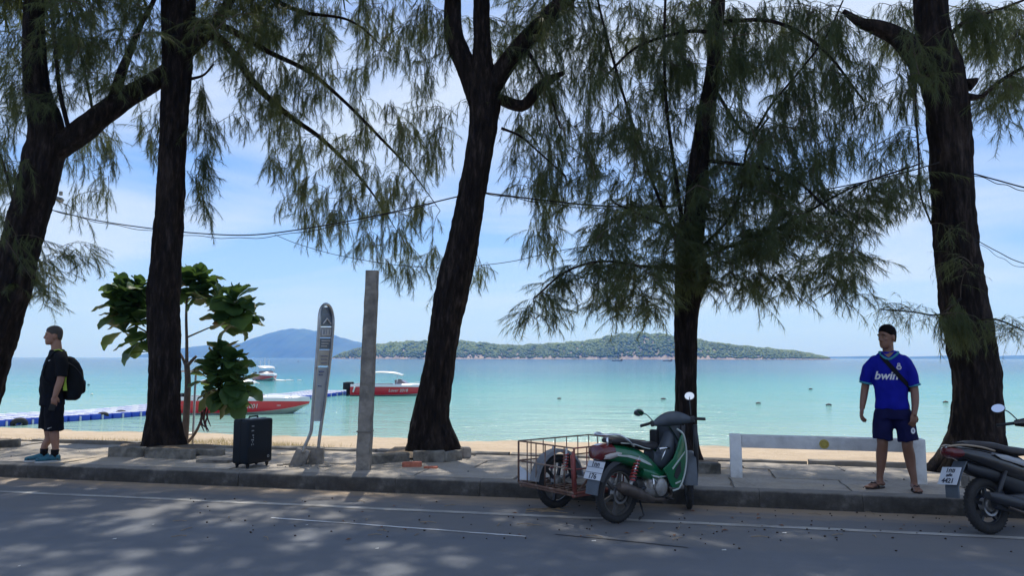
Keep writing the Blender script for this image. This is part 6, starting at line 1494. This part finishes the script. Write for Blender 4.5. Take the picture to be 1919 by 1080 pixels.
# ---------------------------------------------------------------- man in the blue shirt (faces the camera, head turned to his right)
pos = on_z(1675, 918, PAVE_Z); sight = math.atan((1672 - 959.5) / FPX)
man = thing('person', 'standing man in a blue football shirt, navy shorts and sandals, looking aside', 'person', (pos.x, pos.y, PAVE_Z), YAW - sight)
m_skin = mat('brown_skin', (0.190, 0.094, 0.062), 0.5, var=0.12, scale=9, bump=0.1, bscale=60)
skin = MB()
hM = head(skin, (0.000, -0.025, 1.607), R(-42), 1.0, R(3))
limb(skin, [(0.005, 0.0, 1.40, 0.062), (0.004, -0.006, 1.46, 0.056), (0.003, -0.012, 1.53, 0.056)])
slices(skin, [(0.86, 0.02, 0.0, 0.11, 0.08), (1.10, 0.01, 0.0, 0.125, 0.09), (1.30, 0.005, 0.0, 0.150, 0.09), (1.40, 0.005, 0.0, 0.08, 0.06)])
limb(skin, [(-0.150, 0.0, 1.32, 0.036), (-0.205, 0.01, 1.21, 0.043), (-0.235, 0.02, 1.07, 0.041), (-0.255, 0.0, 0.95, 0.037), (-0.272, -0.025, 0.845, 0.027)])
hand(skin, (-0.272, -0.025, 0.850), (-0.12, -0.22, -1), (0.75, 0.35, 0.1), 0.55, 1.0, -1)
limb(skin, [(0.158, 0.0, 1.31, 0.036), (0.212, 0.01, 1.19, 0.043), (0.236, 0.0, 1.04, 0.042), (0.236, -0.05, 0.91, 0.037), (0.222, -0.095, 0.800, 0.027)])
hand(skin, (0.222, -0.095, 0.806), (-0.14, -0.10, -1), (-0.5, 0.75, 0.0), 0.6, 1.0, 1)
for hip, kn, an, ft in (((-0.065, 0.0, 0.86), (-0.088, -0.02, 0.475), (-0.128, 0.02, 0.085), (-0.235, -0.115)), ((0.115, 0.0, 0.86), (0.145, -0.03, 0.475), (0.192, 0.0, 0.085), (0.232, -0.185))):
    limb(skin, [hip + (0.066,), ((hip[0] + kn[0]) / 2, -0.01, 0.66, 0.072), (kn[0], kn[1], 0.52, 0.058), kn[:2] + (0.465, 0.054), (kn[0] * 0.65 + an[0] * 0.35, 0.012, 0.36, 0.056), (kn[0] * 0.4 + an[0] * 0.6, 0.02, 0.25, 0.047), (an[0], an[1], 0.13, 0.034), (an[0], an[1], 0.07, 0.036)])
    d = Vector((ft[0] - an[0], ft[1] - an[1], 0)).normalized(); sd = Vector((-d.y, d.x, 0)); a0 = Vector((an[0], an[1], 0))
    skin.tube([a0 - d * 0.045 + Vector((0, 0, 0.045)), a0 + d * 0.02 + Vector((0, 0, 0.058)), a0 + d * 0.09 + Vector((0, 0, 0.042)), a0 + d * 0.15 + Vector((0, 0, 0.032))], [0.030, 0.036, 0.036, 0.034], 12, flat=(1.05, 0.8))
    for q in range(5): 
        off = (q - 2) * 0.0165; ln = 0.205 - 0.010 * abs(q - 1.2) * 1.3
        skin.tube([a0 + d * 0.14 + sd * off + Vector((0, 0, 0.030)), a0 + d * ln + sd * off * 1.1 + Vector((0, 0, 0.026))], [0.0125, 0.0105], 8); skin.ell(a0 + d * ln + sd * off * 1.1 + Vector((0, 0, 0.026)), (0.0105,) * 3, 8, 6)
obj('body', fuse(skin, 0.0062, 3, m_skin, 'body'), man)
hair_cap(hM, man, m_hair, 0.012, 0.070); face_bits(hM, man, m_hair)
m_shirt = mat('blue_shirt', (0.006, 0.010, 0.25), 0.75, spec=0.12, var=0.15, scale=7, bump=0.35, bscale=11)
m_teal = mat('teal_trim', (0.03, 0.22, 0.30), 0.7, var=0.1); m_navy = mat('navy_shorts', (0.008, 0.009, 0.050), 0.8, spec=0.12, var=0.2, scale=7, bump=0.35, bscale=9)
sh = MB()
slices(sh, [(0.842, 0.020, 0.0, 0.170, 0.122), (0.90, 0.020, 0.0, 0.168, 0.124), (1.02, 0.016, 0.0, 0.162, 0.122), (1.15, 0.010, 0.0, 0.167, 0.120), (1.28, 0.006, 0.0, 0.172, 0.116), (1.35, 0.005, 0.0, 0.166, 0.106), (1.405, 0.005, 0.0, 0.135, 0.092), (1.440, 0.005, 0.0, 0.088, 0.076), (1.455, 0.005, 0, 0.070, 0.066)], 26, 0.85)
limb(sh, [(-0.128, 0.0, 1.355, 0.066), (-0.178, 0.004, 1.285, 0.070), (-0.212, 0.008, 1.19, 0.066), (-0.226, 0.01, 1.115, 0.066)], 16, False); limb(sh, [(0.136, 0.0, 1.350, 0.066), (0.186, 0.004, 1.275, 0.070), (0.218, 0.008, 1.18, 0.066), (0.232, 0.01, 1.095, 0.066)], 16, False)
shirt = obj('shirt', fuse(sh, 0.0085, 5, m_shirt, 'shirt', 0.019, 7.5), man)
for sg, c, d in ((-1, (-0.226, 0.010, 1.118), (-0.22, 0.05, -1)), (1, (0.232, 0.010, 1.098), (0.20, 0.05, -1))): MB().ring(c, d, 0.063, 0.006, 24, 6, 2.0).build('sleeve_cuff', m_teal, shirt, 'all')
bvC = BVHTree.FromPolygons([v.co.copy() for v in shirt.data.vertices], [tuple(p.vertices) for p in shirt.data.polygons])
cp = []
for k in range(29):
    a = 2 * math.pi * k / 28; yy = math.sin(a); q = Vector((0.005 + 0.072 * math.cos(a), 0.070 * yy, 1.445 - 0.078 * max(0, -yy) ** 2.5))
    d = Vector((math.cos(a) * 0.8, yy, 0.15)).normalized(); h = bvC.ray_cast(q + d * 0.4, -d); cp.append(tuple((h[0] if h[0] is not None else q) + d * 0.002))
MB().tube(cp, 0.0125, 7, cap=False).build('collar', m_teal, shirt, 'all')
nk = MB()
for k in range(7):
    w_ = 0.062 * (1 - k / 6) ** 0.8 + 0.003; z = 1.466 - 0.074 * k / 6; h1, h2 = [bvC.ray_cast(Vector((0.005 + sg * w_, -1, z)), Vector((0, 1, 0)))[0] for sg in (-1, 1)]
    if h1 is None or h2 is None: continue
    nk.v += [tuple(h1 + Vector((0, -0.003, 0))), tuple(h2 + Vector((0, -0.003, 0)))]
nk.f = [(2 * i, 2 * i + 1, 2 * i + 3, 2 * i + 2) for i in range(len(nk.v) // 2 - 1)]
if nk.f: nk.build('neck_opening', m_skin, shirt, True)
sho = MB()
slices(sho, [(0.885, 0.022, 0.0, 0.165, 0.112), (0.80, 0.024, 0.0, 0.172, 0.122), (0.74, 0.024, 0.0, 0.176, 0.124)], 24, 0.85)
limb(sho, [(-0.062, 0, 0.80, 0.096), (-0.070, -0.005, 0.68, 0.096), (-0.080, -0.012, 0.60, 0.098), (-0.088, -0.015, 0.522, 0.102)], 18, False); limb(sho, [(0.112, 0, 0.80, 0.096), (0.130, -0.008, 0.68, 0.097), (0.144, -0.018, 0.60, 0.100), (0.156, -0.02, 0.515, 0.106)], 18, False)
shorts = obj('shorts', fuse(sho, 0.0085, 5, m_navy, 'shorts', 0.018, 8.0), man)
m_wprint = mat('white_print', (0.62, 0.63, 0.66), 0.6, var=0.05)
me = subdiv(text_mesh('bwin', 0.118, 0, 0.28, 0.003), 2, 0.02); conform(me, frame((-0.028, -1, 1.195), (1, 0, 0), (0, 0, 1), (0, -1, 0)), shirt.data, (0, 1, 0), 0.003); me.materials.append(m_wprint); obj('shirt_lettering', me, shirt)
cr_ = MB().ring((0.100, -1, 1.285), (0, 1, 0), 0.019, 0.005, 18, 4); cr_.ring((0.100, -1, 1.318), (0, 1, 0), 0.011, 0.004, 12, 4); cr_.box(0.097, 0.103, -1.002, -0.998, 1.270, 1.300)
mec = cr_.mesh('crest', m_wprint, True); conform(mec, Matrix(), shirt.data, (0, 1, 0), 0.003); obj('crest', mec, shirt)
me = subdiv(text_mesh('0', 0.075, 0, 0, 0.004), 2, 0.02); conform(me, frame((0.205, -1, 0.625), (1, 0, 0), (0, 0, 1), (0, -1, 0)), shorts.data, (0, 1, 0), 0.003); me.materials.append(m_wprint); obj('shorts_number', me, shorts)
# strap of a bag slung across the chest
m_strap = mat('black_strap', (0.008, 0.008, 0.012), 0.7, spec=0.12)
bvS = BVHTree.FromPolygons([v.co.copy() for v in shirt.data.vertices], [tuple(p.vertices) for p in shirt.data.polygons])
def on_body(x, z, dy):
    h = bvS.ray_cast(Vector((x, -1.0 if dy > 0 else 1.0, z)), Vector((0, dy, 0))); return (h[0] if h[0] is not None else Vector((x, 0, z))) + Vector((0, -0.006 * dy, 0))
fr_ = [on_body(-0.070 + 0.245 * t, 1.415 - 0.315 * t, 1) for t in np.linspace(0, 1, 12)]; bk_ = [on_body(0.175 - 0.245 * t, 1.10 + 0.315 * t, -1) for t in np.linspace(0, 1, 12)]
lp = fr_ + [Vector((0.205, 0.0, 1.085))] + bk_; rings = []
for i, p in enumerate(lp):
    q = lp[(i + 1) % len(lp)] - lp[i - 1]; t = q.normalized(); nrm = Vector((p.x * 0.3, p.y, 0)).normalized(); s_ = t.cross(nrm).normalized() * 0.022
    rings.append([p - s_ - nrm * 0.003, p + s_ - nrm * 0.003, p + s_ + nrm * 0.004, p - s_ + nrm * 0.004])
rings.append(rings[0])
strap = MB().loft(rings, cap=False).build('bag_strap', m_strap, man, True)
MB().box(0.12, 0.22, 0.105, 0.150, 1.02, 1.14).build('shoulder_bag', m_strap, man, True, 0.015)
m_sole = mat('sandal_sole', (0.030, 0.020, 0.018), 0.8)
for an, ft in (((-0.128, 0.02), (-0.235, -0.115)), ((0.192, 0.0), (0.232, -0.185))):
    d = Vector((ft[0] - an[0], ft[1] - an[1], 0)).normalized(); sd = Vector((-d.y, d.x, 0)); a0 = Vector((an[0], an[1], 0)); ol = []
    for k in range(22):
        a = 2 * math.pi * k / 22; ol.append(a0 + d * (0.075 + 0.140 * math.cos(a)) + sd * (0.043 + 0.006 * math.cos(a)) * math.sin(a))
    so2 = MB().loft([[p + Vector((0, 0, z)) for p in ol] for z in (0.002, 0.016)]).build('sandal', m_sole, man, True)
    MB().tube([a0 + d * 0.06 - sd * 0.042 + Vector((0, 0, 0.02)), a0 + d * 0.10 - sd * 0.02 + Vector((0, 0, 0.066)), a0 + d * 0.14 + Vector((0, 0, 0.062)), a0 + d * 0.10 + sd * 0.02 + Vector((0, 0, 0.070)), a0 + d * 0.06 + sd * 0.042 + Vector((0, 0, 0.02))], 0.008, 6).build('sandal_strap', m_sole, so2, 'all')

# ---------------------------------------------------------------- man with the backpack (stands in profile, faces left)
pos = on_z(88, 866, PAVE_Z); sight = math.atan((88 - 959.5) / FPX)
man2 = thing('person', 'man in black shirt and long shorts standing in profile, wearing teal trainers', 'person', (pos.x, pos.y, PAVE_Z), YAW - sight)
m_skin2 = mat('tan_skin', (0.29, 0.150, 0.100), 0.5, var=0.12, scale=9, bump=0.1, bscale=60)
sk = MB()
hM = head(sk, (-0.005, 0.0, 1.662), R(-90), 1.02, R(0))
limb(sk, [(0.040, 0.0, 1.44, 0.070), (0.034, 0.0, 1.51, 0.064), (0.026, 0.0, 1.58, 0.062)])
slices(sk, [(0.90, 0.03, 0, 0.10, 0.14), (1.15, 0.03, 0, 0.115, 0.15), (1.35, 0.05, 0, 0.105, 0.165), (1.45, 0.045, 0, 0.06, 0.08)])
limb(sk, [(0.085, -0.185, 1.37, 0.058), (0.098, -0.215, 1.24, 0.052), (0.100, -0.228, 1.10, 0.046), (0.072, -0.240, 0.98, 0.042), (0.045, -0.248, 0.868, 0.031)])
hand(sk, (0.045, -0.248, 0.874), (-0.05, 0.0, -1), (-0.1, 1, 0), 0.75, 1.02, 1, 0.4)
limb(sk, [(0.085, 0.185, 1.37, 0.058), (0.075, 0.215, 1.22, 0.050), (0.050, 0.235, 1.08, 0.044), (0.000, 0.240, 0.98, 0.038), (-0.040, 0.235, 0.90, 0.029)])
hand(sk, (-0.040, 0.235, 0.905), (-0.25, 0.0, -1), (0, -1, 0), 0.6, 1.0, -1, 0.4)
for y, xk, xa in ((-0.095, 0.050, 0.082), (0.085, -0.010, -0.040)):
    limb(sk, [(0.03, y * 0.9, 0.85, 0.092), (xk, y, 0.50, 0.062), (xk + 0.012, y, 0.40, 0.058), (xk + 0.022, y, 0.30, 0.055), (xa + 0.004, y, 0.20, 0.043), (xa, y, 0.10, 0.040)])
obj('body', fuse(sk, 0.0062, 3, m_skin2, 'body'), man2)
hair_cap(hM, man2, m_hair2, 0.008, 0.062); face_bits(hM, man2, m_hair2)
m_bsh = mat('black_shirt', (0.008, 0.009, 0.012), 0.8, spec=0.12, var=0.2, scale=8, bump=0.35, bscale=11); m_bso = mat('black_shorts', (0.007, 0.008, 0.013), 0.8, spec=0.12, var=0.2, scale=8, bump=0.35, bscale=9)
sh = MB()
slices(sh, [(0.86, 0.018, 0, 0.138, 0.176), (0.95, 0.010, 0, 0.148, 0.182), (1.08, 0.012, 0, 0.146, 0.184), (1.22, 0.026, 0, 0.138, 0.190), (1.34, 0.044, 0, 0.124, 0.196), (1.42, 0.048, 0, 0.102, 0.150), (1.475, 0.042, 0, 0.078, 0.085)], 26, 0.88)
for sg in (-1, 1): limb(sh, [(0.078, sg * 0.160, 1.385, 0.078), (0.096, sg * 0.205, 1.29, 0.080), (0.100, sg * 0.220, 1.20, 0.074), (0.102, sg * 0.228, 1.125, 0.073)], 16, False)
shirt2 = obj('shirt', fuse(sh, 0.0085, 5, m_bsh, 'shirt', 0.016, 7.0), man2)
sho = MB()
slices(sho, [(0.93, 0.018, 0, 0.142, 0.176), (0.84, 0.020, 0, 0.146, 0.184), (0.74, 0.022, 0, 0.150, 0.186)], 24, 0.88)
limb(sho, [(0.04, -0.088, 0.80, 0.114), (0.052, -0.095, 0.64, 0.114), (0.058, -0.096, 0.52, 0.112), (0.060, -0.096, 0.415, 0.114)], 18, False); limb(sho, [(0.01, 0.088, 0.80, 0.114), (-0.006, 0.092, 0.64, 0.114), (-0.014, 0.090, 0.52, 0.112), (-0.018, 0.090, 0.425, 0.114)], 18, False)
sh2 = obj('shorts', fuse(sho, 0.0085, 5, m_bso, 'shorts', 0.016, 8.0), man2)
mk = MB().tube([(-0.045, -0.40, 0.455), (-0.015, -0.40, 0.447), (0.03, -0.40, 0.466)], [0.002, 0.005, 0.001], 5).mesh('shorts_mark', m_wprint, True); conform(mk, Matrix(), sh2.data, (0, 1, 0), 0.003); obj('shorts_mark', mk, sh2)
mk = MB().tube([(-0.060, -0.40, 1.335), (-0.05, -0.40, 1.330), (-0.030, -0.40, 1.340)], [0.002, 0.006, 0.002], 5).mesh('shirt_mark', m_wprint, True); conform(mk, Matrix(), shirt2.data, (0, 1, 0), 0.003); obj('shirt_mark', mk, shirt2)
m_sock = mat('black_sock', (0.010, 0.010, 0.012), 0.9, spec=0.12); m_teal2 = mat('teal_trainer', (0.015, 0.115, 0.165), 0.6, var=0.3, scale=30, col2=(0.012, 0.016, 0.03), thr=(0.55, 0.62)); m_solew = mat('trainer_sole', (0.42, 0.43, 0.44), 0.6)
for y, xa in ((-0.095, 0.082), (0.085, -0.040)):
    MB().tube([(xa + 0.001, y, 0.06), (xa, y, 0.12), (xa + 0.002, y, 0.165)], [0.046, 0.046, 0.049], 14).build('sock', m_sock, man2, 'all')
    rings = []
    for x, z, hy, hz in ((0.070, 0.050, 0.030, 0.028), (0.050, 0.060, 0.042, 0.045), (0.0, 0.064, 0.046, 0.050), (-0.06, 0.058, 0.047, 0.044), (-0.12, 0.050, 0.050, 0.036), (-0.175, 0.046, 0.044, 0.030), (-0.205, 0.042, 0.030, 0.022), (-0.215, 0.040, 0.012, 0.010)):
        rings.append(sup(xa + x, y, z, hy, hz, 16, 0.8))
    tr = MB().loft(rings).build('trainer', m_teal2, man2, True); ol = []
    for k in range(24):
        a = 2 * math.pi * k / 24; ol.append(Vector((xa - 0.070 + 0.150 * math.cos(a), y + (0.048 - 0.006 * math.cos(a)) * math.sin(a), 0)))
    MB().loft([[p + Vector((0, 0, z)) for p in ol] for z in (0.001, 0.026)]).build('sole', m_solew, tr, True)
    MB().tube([(xa - 0.03, y - 0.03, 0.092), (xa - 0.10, y - 0.02, 0.072), (xa - 0.09, y + 0.025, 0.075)], 0.004, 5).build('lace', m_solew, tr, 'all')
# backpack, worn: a thing of its own
bpk = thing('backpack', 'black backpack with neon yellow straps on the back of the man in profile', 'backpack', man2.location, man2.rotation_euler[2])
m_pack = mat('backpack_fabric', (0.009, 0.010, 0.012), 0.75, spec=0.12, var=0.25, scale=10, bump=0.4, bscale=14)
pk = MB()
rings = []
for z, xc, rx, ry in ((0.80, 0.235, 0.060, 0.10), (0.83, 0.245, 0.095, 0.135), (0.93, 0.258, 0.120, 0.155), (1.08, 0.258, 0.124, 0.158), (1.20, 0.248, 0.112, 0.152), (1.30, 0.228, 0.085, 0.140), (1.37, 0.200, 0.050, 0.11), (1.385, 0.19, 0.02, 0.06)):
    rings.append([Vector((xc + math.copysign(abs(math.cos(a)) ** 0.7, math.cos(a)) * rx, math.copysign(abs(math.sin(a)) ** 0.7, math.sin(a)) * ry, z)) for a in [2 * math.pi * k / 24 for k in range(24)]])
pk.loft(rings); pack = obj('pack_body', fuse(pk, 0.010, 4, m_pack, 'pack_body', 0.007, 7.0), bpk)
MB().loft([sup(x, 0, 0.98, 0.105 - 0.02 * k, 0.11 - 0.02 * k, 16, 0.7) for k, x in enumerate((0.345, 0.385, 0.40))]).build('front_pocket', m_pack, bpk, True)
MB().tube(smooth_pts([(0.165, -0.152, 1.31), (0.255, -0.158, 1.25), (0.335, -0.135, 1.15), (0.372, -0.10, 1.05)], 4), 0.005, 6).build('zip', m_dark, bpk, 'all')
m_neon = mat('neon_strap', (0.42, 0.60, 0.06), 0.6, var=0.15)
bv2 = BVHTree.FromPolygons([v.co.copy() for v in shirt2.data.vertices], [tuple(p.vertices) for p in shirt2.data.polygons])
def hug(p, c=(0.04, 0, None), lift=0.010):
    p = Vector(p); o = Vector((0.04, p.y * 0.55, min(p.z, 1.32))); d = (p - o).normalized(); h = bv2.ray_cast(o + d * 0.8, -d); return (h[0] + d * lift) if h[0] is not None else p
for sg in (-1, 1):
    path = [hug(p) for p in ((0.16, sg * 0.115, 1.34), (0.12, sg * 0.115, 1.42), (0.06, sg * 0.115, 1.47), (0.00, sg * 0.118, 1.44), (-0.06, sg * 0.122, 1.36), (-0.09, sg * 0.125, 1.26), (-0.09, sg * 0.13, 1.15), (-0.05, sg * 0.155, 1.06), (0.02, sg * 0.185, 1.00))] + [Vector((0.13, sg * 0.165, 0.95))]
    rings = []
    for i, p in enumerate(path):
        t = (path[min(i + 1, len(path) - 1)] - path[max(i - 1, 0)]).normalized(); nn = (p - Vector((0.04, p.y * 0.5, min(p.z, 1.32)))).normalized(); s_ = t.cross(nn).normalized() * (0.026 if i < 6 else 0.014)
        rings.append([p - s_ - nn * 0.004, p + s_ - nn * 0.004, p + s_ + nn * 0.007, p - s_ + nn * 0.007])
    st_ = MB().loft(rings).build('shoulder_strap', m_pack, bpk, True)
    MB().tube([hug(p, lift=0.019) for p in ((0.13, sg * 0.100, 1.41), (0.06, sg * 0.100, 1.47), (0.01, sg * 0.104, 1.45))], 0.013, 6, flat=(1.5, 0.5)).build('neon_edge', m_neon, st_, 'all')
MB().loft([[Vector((0.150 + dx, -0.160, z)), Vector((0.150 + dx + w_, -0.166, z)), Vector((0.150 + dx + w_, -0.150, z)), Vector((0.150 + dx, -0.145, z))] for z, dx, w_ in ((1.29, 0.010, 0.014), (1.18, 0.004, 0.016), (1.05, -0.004, 0.022), (0.96, -0.020, 0.048), (0.935, -0.022, 0.055))]).build('side_trim', m_neon, bpk, True)
# phone in the near hand
ph = thing('phone', 'dark phone held low in the hand of the man with the backpack', 'phone', man2.location, man2.rotation_euler[2])
Mh = Matrix.Translation((0.030, -0.232, 0.755)) @ Matrix.Rotation(R(12), 4, 'Y') @ Matrix.Rotation(R(8), 4, 'Z')
MB().box(-0.036, 0.036, -0.005, 0.005, -0.075, 0.075, Mh).build('case', m_black, ph, True, 0.004)
MB().box(-0.033, 0.033, -0.0066, -0.0052, -0.070, 0.070, Mh).build('screen', mat('phone_screen', (0.02, 0.022, 0.026), 0.08), ph, False)

def rebase(root, off):
    """move a thing's Empty to its own base, leaving its parts where they are"""
    off = Vector(off); root.location = Vector(root.location) + Matrix.Rotation(root.rotation_euler[2], 3, 'Z') @ off
    for ch in root.children: ch.location = Vector(ch.location) - off
rebase(bpk, (0.25, 0, 0.80)); rebase(ph, (0.03, -0.232, 0.68))
